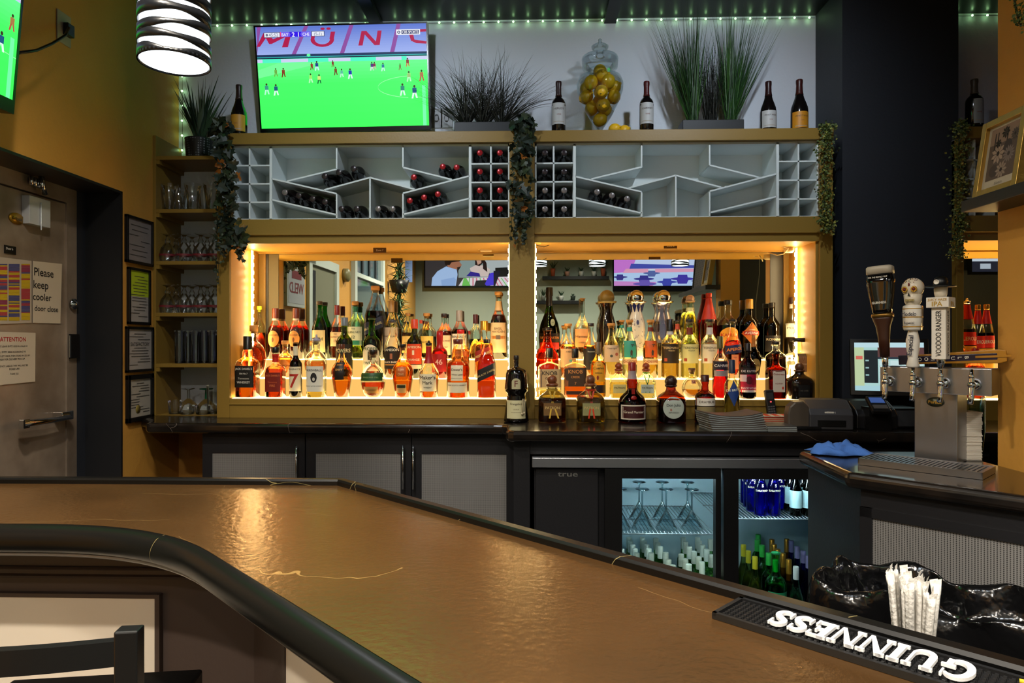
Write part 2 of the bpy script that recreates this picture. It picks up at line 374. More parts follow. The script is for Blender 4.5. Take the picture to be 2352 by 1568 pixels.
for c0, c1 in ((-38, 17), (20, 45), (49, 69)):
    y_ = 606.0
    while y_ < 734:
        h_ = rr.choice((2.2, 3, 5, 8)); X = DX + .0055; q = [onX(px, py, X) for px, py in ((c0, y_), (c1, y_), (c1, min(y_ + h_, 736)), (c0, min(y_ + h_, 736)))]
        m.poly(q, 0, C(rr.choice(('#c9a81c', '#a83a40', '#4a4a78', '#c9a81c', '#8b3550')))); y_ += h_ + .3
m.build('stripes', vcmat('printed_colours'), st)

# ================================================================ yellow back bar frame
M_lining = pmat('cabinet_paint_baked_glow', '#c4923c', .5)  # cabinet paint again, made brighter to carry the niches' warm light
zz = lambda y: ZP(y, YF, 1222)
Z_L1, Z_L0, Z_R0, Z_RG, Z_N1, Z_N0 = zz(301), zz(327), zz(500), zz(536), zz(556), zz(917)
X_ = lambda px: XP(px, YF)
bb = thing('back_bar_frame', 'yellow painted wooden back bar with two lit niches under two wine racks', 'back bar', (X_(498), YF, CT))
m = MB(); m.box(X_(530), X_(1913), YF - .012, YW, Z_L0 + .0, Z_L1); m.build('top_shelf', M_yel, bb, .002)
m = MB(); m.box(X_(498), X_(527), YF, YF + .02, CT, Z_R0 - .001); m.box(X_(498), X_(530), YF, YF + .02, Z_R0 - .001, Z_L1 - .002); m.box(X_(498), X_(527) - .003, YF + .02, YM, CT, Z_R0 - .001); m.box(X_(498), X_(528), YF + .02, 3.99, Z_R0 + .001, Z_L0 - .001); m.build('post', M_yel, bb, .002)
m = MB(); m.box(X_(1170), X_(1228), YF - .004, YF + .02, CT, Z_L1 - .001); m.box(X_(1172), X_(1227), YF + .02, YM, CT, Z_L0); m.build('post', M_yel, bb, .002)
m = MB(); m.box(X_(1883), X_(1913), YF - .001, YF + .02, CT, Z_L1 - .001); m.box(X_(1878), X_(1913), YF + .02, YM, CT, Z_R0); m.box(X_(1885), X_(1913), YF + .02, 3.99, Z_R0, Z_L0); m.build('post', M_yel, bb, .002)
for a, b in ((548, 1170), (1228, 1883)):
    m = MB(); m.box(X_(a) - (.06 if a < 600 else 0), X_(b), YF + .001, YF + .02, Z_RG, Z_R0); m.box(X_(a) - (.08 if a < 600 else 0), X_(b), YF - .008, YF + .01, Z_RG - .004, Z_RG + .004)
    m.box(X_(a) - (.11 if a < 600 else 0), X_(b), YF + .006, YF + .02, Z_N1, Z_RG); m.build('upper_rail', M_yel, bb, .0015)
for a, b in ((527, 1170), (1228, 1878)):
    m = MB(); m.box(X_(a), X_(b), YF + .001, YF + .02, CT, Z_N0 - .001); m.box(X_(a), X_(b), YF - .006, YF + .012, zz(931), zz(928)); m.build('sill_rail', M_yel, bb, .0015)
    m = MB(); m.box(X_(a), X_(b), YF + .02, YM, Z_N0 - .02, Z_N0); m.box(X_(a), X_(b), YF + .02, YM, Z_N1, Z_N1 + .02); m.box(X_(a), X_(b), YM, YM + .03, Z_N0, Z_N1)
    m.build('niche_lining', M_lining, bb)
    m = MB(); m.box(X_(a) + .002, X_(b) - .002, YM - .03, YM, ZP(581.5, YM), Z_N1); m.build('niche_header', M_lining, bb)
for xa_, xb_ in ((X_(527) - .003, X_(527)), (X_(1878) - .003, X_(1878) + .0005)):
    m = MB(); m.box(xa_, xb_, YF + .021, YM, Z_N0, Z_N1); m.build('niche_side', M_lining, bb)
# right-hand bay beyond the column
bb2 = thing('back_bar_frame', 'yellow painted back bar bay glimpsed between the black column and the yellow wall', 'back bar', (2.25, YF, CT))
m = MB(); m.box(2.246, 4.45, YF - .012, YW, Z_L0, Z_L1); m.build('top_shelf', M_yel, bb2, .002)
m = MB(); m.box(2.246, X_(2197), YF, YM, CT, Z_L0); m.build('post', M_yel, bb2, .002)
m = MB(); m.box(X_(2197), 4.45, YF, YF + .02, Z_RG, Z_R0); m.box(X_(2197), 4.45, YF - .008, YF + .01, Z_RG - .004, Z_RG + .004); m.box(X_(2197), 4.45, YF + .006, YF + .02, Z_N1, Z_RG)
m.build('upper_rail', M_yel, bb2, .0015)
m = MB(); m.box(X_(2197), 4.45, YF, YF + .02, CT, Z_N0); m.build('sill_rail', M_yel, bb2)
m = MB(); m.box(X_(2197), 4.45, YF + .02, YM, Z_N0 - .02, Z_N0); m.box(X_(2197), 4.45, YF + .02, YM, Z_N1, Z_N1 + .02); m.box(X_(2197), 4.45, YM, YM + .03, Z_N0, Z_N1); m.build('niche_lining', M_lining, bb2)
# mirrors
for a, b, lb in ((641, 1172, 'bar mirror at the back of the left lit niche, left of the middle post'), (1222, 1768, 'bar mirror at the back of the right lit niche'), (2200, 3400, 'bar mirror in the bay beyond the black column')):
    m = MB(); m.box(XP(a, YM), min(XP(b, YM), 4.4), YM - .006, YM - .001, Z_N0 + .01, ZP(582, YM)); m.build('mirror', M_mirror, label=lb, cat='mirror')

for p0, p1, mt, nm_, dd in ((598, 613, M_yel, 'mirror_trim_and_reflection', .02), (1797, 1811, M_yel, 'mirror_trim_and_reflection', .02), (613, 618, M_blk, 'mirror_frame_and_reflection', .014), (1768, 1797, M_blk, 'mirror_frame_and_reflection', .010)):  # right black strip paints the mirror's dark reflection and covers the LED's image
    m = MB(); m.box(XP(p0, YM), XP(p1, YM), YM - dd, YM - .0005, Z_N0 + .01, ZP(582, YM)); m.build(nm_, mt, bb)
m = MB(); m.box(XP(618, YM), XP(641, YM), YM - .010, YM - .0005, Z_N0 + .01, ZP(582, YM)); m.build('mirror_trim_and_reflection', pmat('olive_reflection', '#5c5234', .6), bb)  # olive strip painted as a reflected wall, added to cover the LED's mirror image
# ---------------------------------------------------------------- wine racks
def rack(xf, name, label, a, b, cols):
    """xf maps the drawing columns of the left rack to world x"""
    rk = thing(name, label, 'wine rack', (xf(a), YF, Z_R0)); Y0, Y1 = YF + .018, 3.86; t = .008
    zr = lambda y: ZP(y, YF)
    m = MB(); m.box(xf(a), xf(b), Y1, Y1 + .01, Z_R0, Z_L0); m.build('back_panel', M_rack, rk)
    m = MB(); m.box(xf(a), xf(b), Y0, Y1, Z_L0 - .012, Z_L0 - .001); m.box(xf(a), xf(b), Y0, Y1, Z_R0 - .002, Z_R0 + .006); m.box(xf(a), xf(a) + .008, Y0, Y1, Z_R0, Z_L0); m.box(xf(b) - .008, xf(b), Y0, Y1, Z_R0, Z_L0); m.build('outer_frame', M_rack, rk)
    def vert(x, y0, y1, tt=t): m = MB(); m.box(x - tt / 2, x + tt / 2, Y0, Y1, zr(y1), zr(y0)); m.build('divider', M_rack, rk)
    def plank(x0, y0, x1, y1):
        A = Vector((xf(x0), zr(y0))); B = Vector((xf(x1), zr(y1))); d = (B - A).normalized(); n = Vector((-d.y, d.x)) * t / 2
        m = MB(); m.xz([(A.x + n.x, A.y + n.y), (B.x + n.x, B.y + n.y), (B.x - n.x, B.y - n.y), (A.x - n.x, A.y - n.y)][::-1], Y0, Y1); m.build('slanted_shelf', M_rack, rk)
    vert(xf(619), 329, 500, .014); vert(xf(1079), 329, 500, .014)
    for c0, c1, mid in cols:
        vert(mid, 329, 500)
        for y in (373, 416, 459): m = MB(); m.box(c0, c1, Y0, Y1, zr(y) - t / 2, zr(y) + t / 2); m.build('grid_shelf', M_rack, rk)
    vert(xf(771), 329, 383); vert(xf(924), 329, 380); vert(xf(848), 404, 500); vert(xf(771), 441, 500); vert(xf(924), 441, 500)
    plank(621, 404, 771, 440); plank(771, 383, 657, 410); plank(621, 453, 771, 489); plank(742, 431, 848, 403); plank(848, 403, 951, 431)
    plank(924, 380, 1037, 409); plank(924, 440, 1077, 401); plank(924, 489, 1077, 453)
    return rk
xl_ = lambda p: X_(p)
def xr_(p):
    K = [(619, 1320), (771, 1475), (848, 1554), (924, 1632), (1079, 1789)]
    for (a, A), (b, B) in zip(K, K[1:]):
        if p <= b: break
    return X_(A + (p - a) * (B - A) / (b - a))
rack(xl_, 'wine_rack', 'grey-white wine rack of slanted shelves left of the middle post', 530, 1170, [(X_(530), X_(616), X_(570)), (X_(1082), X_(1168), X_(1127))])
def xr2(p): return X_(1229) if p == 530 else (X_(1883) if p == 1170 else xr_(p))
rack(xr2, 'wine_rack', 'grey-white wine rack of slanted shelves right of the middle post, mostly empty', 530, 1170, [(X_(1229), X_(1316), X_(1272)), (X_(1792), X_(1883), X_(1837))])
rk = thing('wine_rack', 'grey-white wine rack cells behind the gold picture frame', 'wine rack', (2.33, YF, Z_R0))
m = MB(); m.box(X_(2197), 4.4, 3.86, 3.87, Z_R0, Z_L0); m.build('back_panel', M_rack, rk)
for i in range(8):
    m = MB(); m.box(X_(2197) + i * .1, X_(2197) + i * .1 + .008, YF + .018, 3.86, Z_R0, Z_L0); m.build('divider', M_rack, rk)
for y in (373, 416, 459): m = MB(); m.box(X_(2197), X_(2197) + .7, YF + .018, 3.86, zz(y) - .004, zz(y) + .004); m.build('grid_shelf', M_rack, rk)

# ---------------------------------------------------------------- open glass shelves at the left
Y2 = 3.72
gs = thing('glass_shelf_unit', 'tall yellow open shelf unit full of glasses at the left end of the back bar', 'shelf unit', (XL, Y2, CT))
z2 = lambda y: ZP(y, Y2, 420)
x0, x1 = XL + .001, X_(498)
m = MB(); m.box(XP(350, Y2), XP(358, Y2), Y2, YW, CT, z2(310)); m.build('side_panel', M_yel, gs, .001)
m = MB(); m.box(x1 - .02, x1, Y2, YW, CT, z2(358)); m.build('side_panel', M_yel, gs, .001)
m = MB(); m.box(XP(358, Y2), x1, YW - .01, YW, CT, z2(362)); m.build('back_panel', M_white, gs)
SH = [358, 480, 599, 718, 835, 953]
for y in SH: m = MB(); m.box(XP(358, Y2), x1 - .02, Y2, YW - .01, max(CT + .0005, z2(y + 8.5)), z2(y)); m.build('shelf', M_yel, gs, .001)
for y in SH[:-1]: m = MB(); m.box(XP(358, Y2), XP(366, Y2), Y2 + .002, YW - .01, z2(y + 18), z2(y + 8.6)); m.build('cleat', M_yel, gs)

# ---------------------------------------------------------------- back counter
M_cnt = pmat('black_stone_counter', '#14110f', .2, spec=.6, noise=(14, '#241d18', .4, .8), coat=.3)
def vein(mt, scale, col, amount=.012, mask=.52):
    nt = mt.node_tree; b = nt.nodes['Principled BSDF']; N = nt.nodes.new; L = nt.links.new
    tc = N('ShaderNodeTexCoord'); n1 = N('ShaderNodeTexNoise'); n1.inputs['Scale'].default_value = 2.2; n1.inputs['Detail'].default_value = 4
    mix = N('ShaderNodeMix'); mix.data_type = 'VECTOR'; mix.inputs[0].default_value = .16
    L(tc.outputs['Object'], n1.inputs['Vector']); L(tc.outputs['Object'], mix.inputs[4]); L(n1.outputs['Color'], mix.inputs[5])
    v = N('ShaderNodeTexVoronoi'); v.feature = 'DISTANCE_TO_EDGE'; v.inputs['Scale'].default_value = scale; L(mix.outputs[1], v.inputs['Vector'])
    lt = N('ShaderNodeMath'); lt.operation = 'LESS_THAN'; lt.inputs[1].default_value = amount; L(v.outputs[0], lt.inputs[0])
    n2 = N('ShaderNodeTexNoise'); n2.inputs['Scale'].default_value = 3.1; L(tc.outputs['Object'], n2.inputs['Vector'])
    gt = N('ShaderNodeMath'); gt.operation = 'GREATER_THAN'; gt.inputs[1].default_value = mask; L(n2.outputs[0], gt.inputs[0])
    mu = N('ShaderNodeMath'); mu.operation = 'MULTIPLY'; L(lt.outputs[0], mu.inputs[0]); L(gt.outputs[0], mu.inputs[1])
    mc = N('ShaderNodeMix'); mc.data_type = 'RGBA'; L(mu.outputs[0], mc.inputs[0]); mc.inputs[7].default_value = C(col)
    src = b.inputs['Base Color'].links[0].from_socket if b.inputs['Base Color'].links else None
    if src: L(src, mc.inputs[6])
    else: mc.inputs[6].default_value = b.inputs['Base Color'].default_value
    L(mc.outputs[2], b.inputs['Base Color'])
vein(M_cnt, 2.3, '#6a6058', .0012, .55)
xs = XP(1165, 3.3)
m = MB(); poly = [(XL + .003, 3.99), (XL + .003, 3.60), (-2.0, 3.52), (-1.965, 3.45), (-1.955, 3.40), (-1.93, 3.375), (xs - .07, 3.375), (xs - .03, 3.37), (xs - .005, 3.345), (xs, 3.31), (xs - .002, 3.17), (xs + .01, 3.14), (xs + .035, 3.125), (2.2, 3.125), (4.49, 3.125), (4.49, 3.99), (2.25, 3.99), (2.25, 3.65), (1.632, 3.65), (1.632, 3.99)]
m.prism(poly, CT - .052, CT); ctr = m.build('back_counter', M_cnt, bevel=.018, label='long black stone counter under the lit niches', cat='counter')
ctr.modifiers['bevel'].segments = 4
bz = CT - .052
# cabinets under it (left run)
YC = 3.44; yx = lambda px: XP(px, YC); zc = lambda y: ZP(y, YC)
for i, (a, b, sa, sb, hx, lb) in enumerate(((465, 700, 487, 680, 685, 'leftmost black cabinet with a silver mesh door under the back counter'), (703, 944, 725, 920, 928, 'middle black cabinet with a silver mesh door, handle on its right'), (946, 1180, 968, 1163, 951, 'right black cabinet with a silver mesh door, handle on its left'))):
    t = thing('base_cabinet', lb, 'cabinet', (yx(a), YC, 0), group='silver mesh door cabinets')
    m = MB(); m.box(yx(a), yx(b) + .004, YC + .02, 4.0, .08, bz - .004); m.build('body', M_cab, t)
    m = MB(); z1, z0 = zc(1043), .16
    m.box(yx(a), yx(b), YC, YC + .018, z1, bz - .008); m.box(yx(a), yx(b), YC, YC + .018, .1, z0); m.box(yx(a), yx(sa), YC, YC + .018, z0, z1); m.box(yx(sb), yx(b), YC, YC + .018, z0, z1)
    d = m.build('door', M_cab, t); m = MB(); m.box(yx(sa), yx(sb), YC + .006, YC + .012, z0, z1); m.build('mesh_panel', M_screen, d)
    m = MB(); hz0, hz1 = zc(1122), zc(1022); m.tube([(yx(hx), YC - .03, hz0), (yx(hx), YC - .03, hz1)], .005, 8)
    for z in (hz0 + .02, hz1 - .02): m.tube([(yx(hx), YC - .03, z), (yx(hx), YC, z)], .004, 6)
    m.build('bar_handle', M_chrome, d)
m = MB(); m.box(yx(1180) + .006, XP(1217, 3.2) , 3.2, 4.0, 0, bz - .002); m.build('end_panel', M_cab, label='black end panel between the mesh door cabinets and the glass door cooler', cat='panel')
m = MB(); m.box(XP(1218, 3.2), 2.1, 3.2, 3.22, ZP(1043, 3.2), bz - .002); m.build('apron_board', M_cab, label='black apron board under the counter above the glass door cooler', cat='panel')

# ================================================================ the bar in front
M_bar = pmat('bronze_black_stone', '#35220f', .26, spec=1., noise=(3.5, '#432c15', .35, .75), bump=(70, .10), ior=2.0)
M_bar.node_tree.nodes['Principled BSDF'].inputs['Specular Tint'].default_value = (1, .70, .35, 1)
vein(M_bar, 1.7, '#7c6238', .0005, .55)
def arc(a, b, c, n=10): return [tuple(a[i] * (1 - t) ** 2 + 2 * b[i] * t * (1 - t) + c[i] * t * t for i in (0, 1)) for t in [k / n for k in range(n + 1)]]
near = [(XL + .003, 1.43)] + arc((-1.04, 1.43), (-.78, 1.43), (-.60, 1.25)) + [(.95, -.30)]
far = [(XL + .003, 1.86), (-.518, 1.86), (.36, 1.03), (1.15, .283)]
nt = M_screen.node_tree; b_ = nt.nodes['Principled BSDF']; tc = nt.nodes.new('ShaderNodeTexCoord'); v_ = nt.nodes.new('ShaderNodeTexVoronoi'); v_.inputs['Scale'].default_value = 190; v_.inputs['Randomness'].default_value = 0.
r_ = nt.nodes.new('ShaderNodeValToRGB'); r_.color_ramp.elements[0].position = .30; r_.color_ramp.elements[1].position = .42; r_.color_ramp.elements[0].color = C('#454343'); r_.color_ramp.elements[1].color = C('#9a9896')
nt.links.new(tc.outputs['Object'], v_.inputs['Vector']); nt.links.new(v_.outputs['Distance'], r_.inputs[0]); nt.links.new(r_.outputs[0], b_.inputs['Base Color'])
bar = thing('bar_counter', 'angled dark stone bar with brown panelled front and white marble panels in the foreground', 'bar counter', (-.6, 1.5, 0))
m = MB(); m.prism(near + far[::-1], BT - .04, BT); m.build('bar_top', M_bar, bar)
def offs(path):
    out = []
    for i, p in enumerate(path):
        a = Vector(path[max(i - 1, 0)]); b = Vector(path[min(i + 1, len(path) - 1)]); d = (b - a).normalized(); out.append(Vector((d.y, -d.x)))
    return out
def sweep(mb, path, prof, sgn=1, m=None):
    N_ = offs(path); V = []; K = len(prof)
    if sgn < 0: N_ = [-n for n in N_]
    for p, n in zip(path, N_): V += [(p[0] + n.x * o, p[1] + n.y * o, z) for o, z in prof]
    mb.add(V, [(i * K + k, (i + 1) * K + k, (i + 1) * K + (k + 1) % K, i * K + (k + 1) % K) for i in range(len(path) - 1) for k in range(K)], m)
dense = []
for a, b in zip(near, near[1:]):
    k = 1; dense += [a]
dense.append(near[-1])
M_nose = pmat('black_stone_edge', '#070707', .32, spec=.28); vein(M_nose, 2.1, '#7c7048', .0010, .5)
m = MB(); m.smooth = True; prof = [(.0 + .030 * sin(a), BT - .030 + .030 * cos(a)) for a in [pi * k / 10 for k in range(11)]]
m.smooth = True; sweep(m, near, [(-.001, BT)] + prof + [(-.001, BT - .06)]); m.build('rounded_edge', M_nose, bar)
m = MB(); sweep(m, near, [(-.03, BT - .0605), (.006, BT - .0605), (.008, BT - .064), (.006, BT - .067), (-.03, BT - .067)]); m.build('edge_underside', pmat('grey_edge_strip', '#8f8a84', .35, .5), bar)
m = MB(); sweep(m, far, [(-.028, BT), (-.028, BT + .011), (-.024, BT + .016), (-.004, BT + .016), (0, BT + .011), (0, BT - .04), (-.002, BT - .04), (-.005, BT)][::-1], -1); m.build('raised_lip', M_nose, bar)
# bar front
fr = bar
M_brn = pmat('dark_brown_panel', '#4a3d37', .5, bump=(80, .05))
fp = [(XL + .003, 1.70), (-.70, 1.70), (.75, .25)]; bp_ = [(XL + .003, 1.82), (-.65, 1.82), (.83, .34)]
m = MB(); m.prism(fp + bp_[::-1], 0, BT - .067); m.build('panelling', M_brn, fr)
m = MB(); sweep(m, fp, [(-.002, .862), (.010, .862), (.012, .868), (.006, .872), (.006, .882), (.010, .886), (.006, .89), (-.002, .89)]); m.build('moulding', M_brn, fr)
m = MB(); sweep(m, fp, [(-.002, 0), (.012, 0), (.012, .10), (-.002, .10)]); m.build('kick_board', M_brn, fr)
M_marb = pmat('white_marble', '#f2e6d4', .25); vein(M_marb, 1.2, '#b89a72', .004, .55)
xm = XP(358, 1.69); zm = ZP(1371, 1.69, 200)
m = MB(); m.box(XL + .003, xm, 1.688, 1.702, .1, zm); m.build('marble_panel', M_marb, fr, .001)
m = MB(); m.box(XL + .003, xm + .012, 1.684, 1.702, zm, zm + .01); m.box(xm, xm + .012, 1.684, 1.702, .1, zm); m.build('panel_trim', M_brn, fr)
u = Vector((1, -1, 0)).normalized(); o_ = Vector((-.70, 1.70, 0)); a_ = (668 - 1176) / F
k = (cos(TH) * a_ - sin(TH)) / (cos(TH) + a_ * sin(TH)); Yd = 1.0 / (1 + k); s0 = (Vector((1 - Yd, Yd, 0)) - o_).length; zd = ZP(1437, Yd, 668)
Mx = Matrix(((u.x, -u.y, 0, o_.x), (u.y, u.x, 0, o_.y), (0, 0, 1, 0), (0, 0, 0, 1)))
m = MB(); m.box(s0, 2.0, -.012, .002, .1, zd, M=Mx); m.build('marble_panel', M_marb, fr, .001)
m = MB(); m.box(s0 - .012, 2.0, -.016, .002, zd, zd + .01, M=Mx); m.box(s0 - .012, s0, -.016, .002, .1, zd, M=Mx); m.build('panel_trim', M_brn, fr)
# ================================================================ lit things
# LED strips on the niche side walls (real lamps)
M_led = emat('led_diode', (1, .76, .38), 120); M_strip = emat('led_strip_glow', (1, .70, .32), 14.0)
def led_strip(x, y, nx, lb, z0=Z_N0 + .005, z1=Z_N1 - .005, pair=True):
    t = thing('led_strip', lb, 'light strip', (x, y, z0)); x = x + nx * (.016 if pair else .004); m = MB(); d = .0035 * nx
    offs_ = ((-.008), (.008)) if pair else (0,)
    for dy in offs_: m.box(min(x, x + d), max(x, x + d), y + dy - .004, y + dy + .004, z0, z1)
    m.build('tape', M_strip, t)
    m = MB(); n = int((z1 - z0) / .045)
    for dy in offs_:
        for k in range(n): z = z0 + (k + .5 + (.0 if dy < 0 else .0)) * .045; m.box(min(x + d, x + 2 * d), max(x + d, x + 2 * d), y + dy - .0045, y + dy + .0045, z - .010, z + .010)
    o = m.build('diodes', M_led, t); o['kind'] = 'stuff'
led_strip(X_(527) + .0005, YX(572, X_(527)), 1, 'bright double LED strip on the left side wall of the left niche')
led_strip(X_(1878) - .004 , YX(1838, X_(1878)), -1, 'bright double LED strip on the right side wall of the right niche')
led_strip(X_(1227) + .001, YF + .03, 1, 'bright thin LED strip on the middle post, at the left edge of the right niche', pair=False)
led_strip(X_(1172) - .001, YF + .03, -1, 'bright thin LED strip on the middle post, at the right edge of the left niche', pair=False)
# stepped lit bottle shelves
M_lit = emat('lit_acrylic', (1, .56, .14), 1.0); M_litedge = emat('lit_acrylic_edge', (1, .80, .42), 2.2); M_littop = emat('lit_acrylic_top', (1, .66, .24), 15.0)
Z1, Z2, Z3 = Z_N0 + .002, ZP(870, 3.75), ZP(826, 3.89)
T1Y, T2Y, T3Y = 3.685, 3.815, 3.965
def steps(a, b, lb):
    t = thing('lit_step_shelf', lb, 'lit bottle shelf', (a, YF, Z_N0))
    for y0, y1, z, nm in ((YF + .022, YM - .007, Z1, 'lower_step'), (3.75, YM - .007, Z2, 'middle_step'), (3.885, YM - .007, Z3, 'upper_step')):
        m = MB(); m.box(a, b, y0, y1, (Z_N0 if z == Z1 else (Z1 if z == Z2 else Z2)) + .0005, z - .0004, 0); m.box(a, b, y0 - .002, y0, z - .003, z - .0002, 1); m.box(a, b, y0, (3.75 if z == Z1 else 3.885 if z == Z2 else YM - .007), z - .0003, z, 2); m.build(nm, [M_lit, M_litedge, M_littop], t)
steps(X_(527) + .006, X_(1172) - .012, 'glowing amber three-step bottle shelf in the left niche')
steps(X_(1227) + .012, X_(1878) - .012, 'glowing amber three-step bottle shelf in the right niche')
steps(X_(2197) + .01, 4.3, 'glowing amber stepped bottle shelf beyond the black column')
# small plaques and cable boxes in the niches
for px, s, lb in ((872, 'Zone 7', 'small brown Zone 7 plaque hanging at the top of the left niche'), (1540, 'Zone 6', 'small brown Zone 6 plaque hanging at the top of the right niche')):
    y = 3.78; c = Vector((XP(px, y), y, ZP(573 if px < 1000 else 566, y))); t = thing('plaque', lb, 'plaque', c)
    m = MB(); m.box(c.x - .036, c.x + .036, y, y + .004, c.z - .014, c.z + .014); m.build('plate', pmat('brown_plate', '#5a4018', .4), t)
    m = MB(); text_on(m, s, frame(c, (1, 0, 0), (0, 0, 1)), .014, .05); m.build('lettering', M_wht, t)
def cbox(px, py, y, w_, h_, d_, name, lb, mt):
    c = Vector((XP(px, y), y, ZP(py, y))); m = MB(); m.box(c.x - w_ / 2, c.x + w_ / 2, y, y + d_, c.z - h_ / 2, c.z + h_ / 2); return m.build(name, mt, bevel=.002, label=lb, cat='power box')
M_ivory = pmat('ivory_plastic', '#e6cfa0', .5)
cbox(1116, 571, 3.9, .065, .028, .03, 'led_driver_box', 'small white power box under the top of the left niche near the middle post', M_ivory)
cbox(1757, 567, 3.9, .072, .026, .03, 'led_driver_box', 'small white power box under the top of the right niche', M_ivory)
for nm, lb, pts, r in (('cable', 'loose white cable looping at the top right of the left niche', [(1100, 573, 3.9), (1096, 566, 3.88), (1116, 563, 3.86), (1150, 567, 3.85), (1168, 562, 3.84)], .0022),
                       ('cable', 'tangle of yellowish cable drooping in the top right corner of the right niche', [(1740, 559, 3.8), (1780, 563, 3.8), (1812, 572, 3.8), (1800, 585, 3.85), (1785, 588, 3.9), (1765, 582, 3.95)], .003),
                       ('cable', 'thin dark cable along the top left of the right niche', [(1232, 563, 3.7), (1250, 567, 3.72), (1268, 560, 3.74), (1284, 557.5, 3.76)], .0018)):
    m = MB(); m.tube([(XP(a, y), y, ZP(b, y)) for a, b, y in pts], r, 6); m.build(nm, M_blk if 'dark' in lb else M_ivory, label=lb, cat='cable')
m = MB(); c = (XP(1812, 3.86), 3.86, ZP(570, 3.86)); m.lathe([(.022, -.03), (.028, -.02), (.028, .02), (.02, .03)], c, 14); m.build('junction_box', M_ivory, label='round yellowish junction box in the top right corner of the right niche', cat='power box')

# pendants
M_band = pmat('black_shade_band', '#15171b', .3)
M_dif = emat('pendant_diffuser', (.86, .95, 1), 3.2)
def pendant(x, y, zb, lb, d=.191, h=.36, fine=1.):
    t = thing('pendant_lamp', lb, 'pendant lamp', (x, y, zb), group='slatted cylinder pendant lamps')
    m = MB(); r = d / 2 - .006; K = 48
    m.lathe([(r, .004), (r, h)], (x, y, zb), K, cap=False); m.build('diffuser', M_dif, t)
    # wavy black bands wrapped round the diffuser
    rr = random.Random(5); r = d / 2; NZ = 110
    # stack of tilted ribbons
    m = MB(); m.smooth = True; rb = 0; zc_ = .006; ribbons = []
    while zc_ < h:
        wd = fine * rr.choice((.026, .034, .042, .024)); ribbons.append((zc_, wd, rr.uniform(-.010, .010), rr.uniform(0, 6.28), rr.uniform(.5, 1.0))); zc_ += wd * .6 + .020 * fine
    for z_, wd, tl, ph, sh in ribbons:
        V = []; 
        for k in range(K + 1):
            a = 2 * pi * k / K; c = z_ + tl * sin(a + ph) * 1.3; hw = wd / 2 * (1 - sh * .75 * max(0, cos(a * 2 + ph * 3)) ** 2)
            lo = max(0, min(h, c - hw)); hi = max(0, min(h, c + hw))
            for z, q in ((lo, r), (hi, r), (hi, r - .003), (lo, r - .003)): V.append((x + q * cos(a), y + q * sin(a), zb + z))
        m.add(V, [(k * 4 + j, k * 4 + 4 + j, k * 4 + 4 + (j + 1) % 4, k * 4 + (j + 1) % 4) for k in range(K) for j in range(4)])
    m.build('shade_bands', M_band, t)
    m = MB(); m.lathe([(r - .004, 0), (r, 0), (r, .010), (r - .004, .010)], (x, y, zb), K, cap=False); m.build('bottom_ring', M_band, t)
    m = MB(); m.tube([(x, y, zb + h), (x, y, CEIL - .002)], .003, 6); m.lathe([(.05, 0), (.05, .02)], (x, y, CEIL - .022), 16); m.build('cord', M_blk, t)
    m = MB(); m.lathe([(r - .01, h - .01), (r, h - .01), (r, h), (.001, h)], (x, y, zb), 24, cap=False); m.build('top_cap', M_band, t)
    m = MB(); m.sphere((x, y, zb + .22), .03); m.build('bulb', emat('pendant_bulb', (.9, .96, 1), 18), t)
    s_ = spot('pendant_light', (x, y, zb + .05), 14, (.85, .93, 1), R(140), 1., .05)
    return t
PZ = 1.46 + .4126 * 1.905
pendant(XP(401, 1.905), 1.905, PZ, 'slatted black and white pendant lamp hanging at the top left')
pendant(.07, .9, PZ, 'slatted pendant lamp seen in the mirror, cut by the middle post', d=.18, fine=.55)
pendant(.68, .9, PZ, 'slatted pendant lamp seen in the mirror in front of the small plant shelf', d=.18, fine=.55)
pendant(1.54, .9, PZ, 'slatted pendant lamp seen in the mirror in front of the television', d=.18, fine=.55)

# string lights round the white wall
M_fairy = emat('fairy_light', (.5, 1, .42), 15)
t = thing('string_lights', 'string of tiny green-white fairy lights round the white wall', 'string lights', (XL, YW, CEIL))
zs_ = ZP(50, YW - .015); m = MB(); xa = XP(419, YW - .015); m.tube([(xa, YW - .015, ZP(352, YW, 417)), (xa, YW - .015, zs_), (1.63, YW - .015, zs_)], .0015, 5); m.build('wire', M_blk, t)
bm = MB(); bm.sphere((0, 0, 0), .0052, 8, 6); bul = bm.build('bulb', M_fairy); bul.parent = t; bul.location = (xa - XL, -.02, zs_ - CEIL)
pts = [(xa, ZP(y, YW - .02, 417)) for y in range(345, 60, -34)] + [(XP(499 + 34.0 * k, YW - .02), zs_) for k in range(-2, 41)]
for x, z in pts:
    if x > 1.62: continue
    c = bul.copy(); COL.objects.link(c); c.parent = t; c.location = (x - XL, -.02, z - CEIL)
t2 = thing('string_lights', 'short run of fairy lights above the wine bottle beyond the black column', 'string lights', (2.3, YW, zs_))
m = MB(); m.tube([(2.25, YW - .015, zs_), (3.6, YW - .015, zs_)], .0015, 5); m.build('wire', M_blk, t2)
for k in range(12): c = bul.copy(); COL.objects.link(c); c.parent = t2; c.location = (XP(2199 + 34.5 * k, YW - .02) - 2.3, -.02, 0)

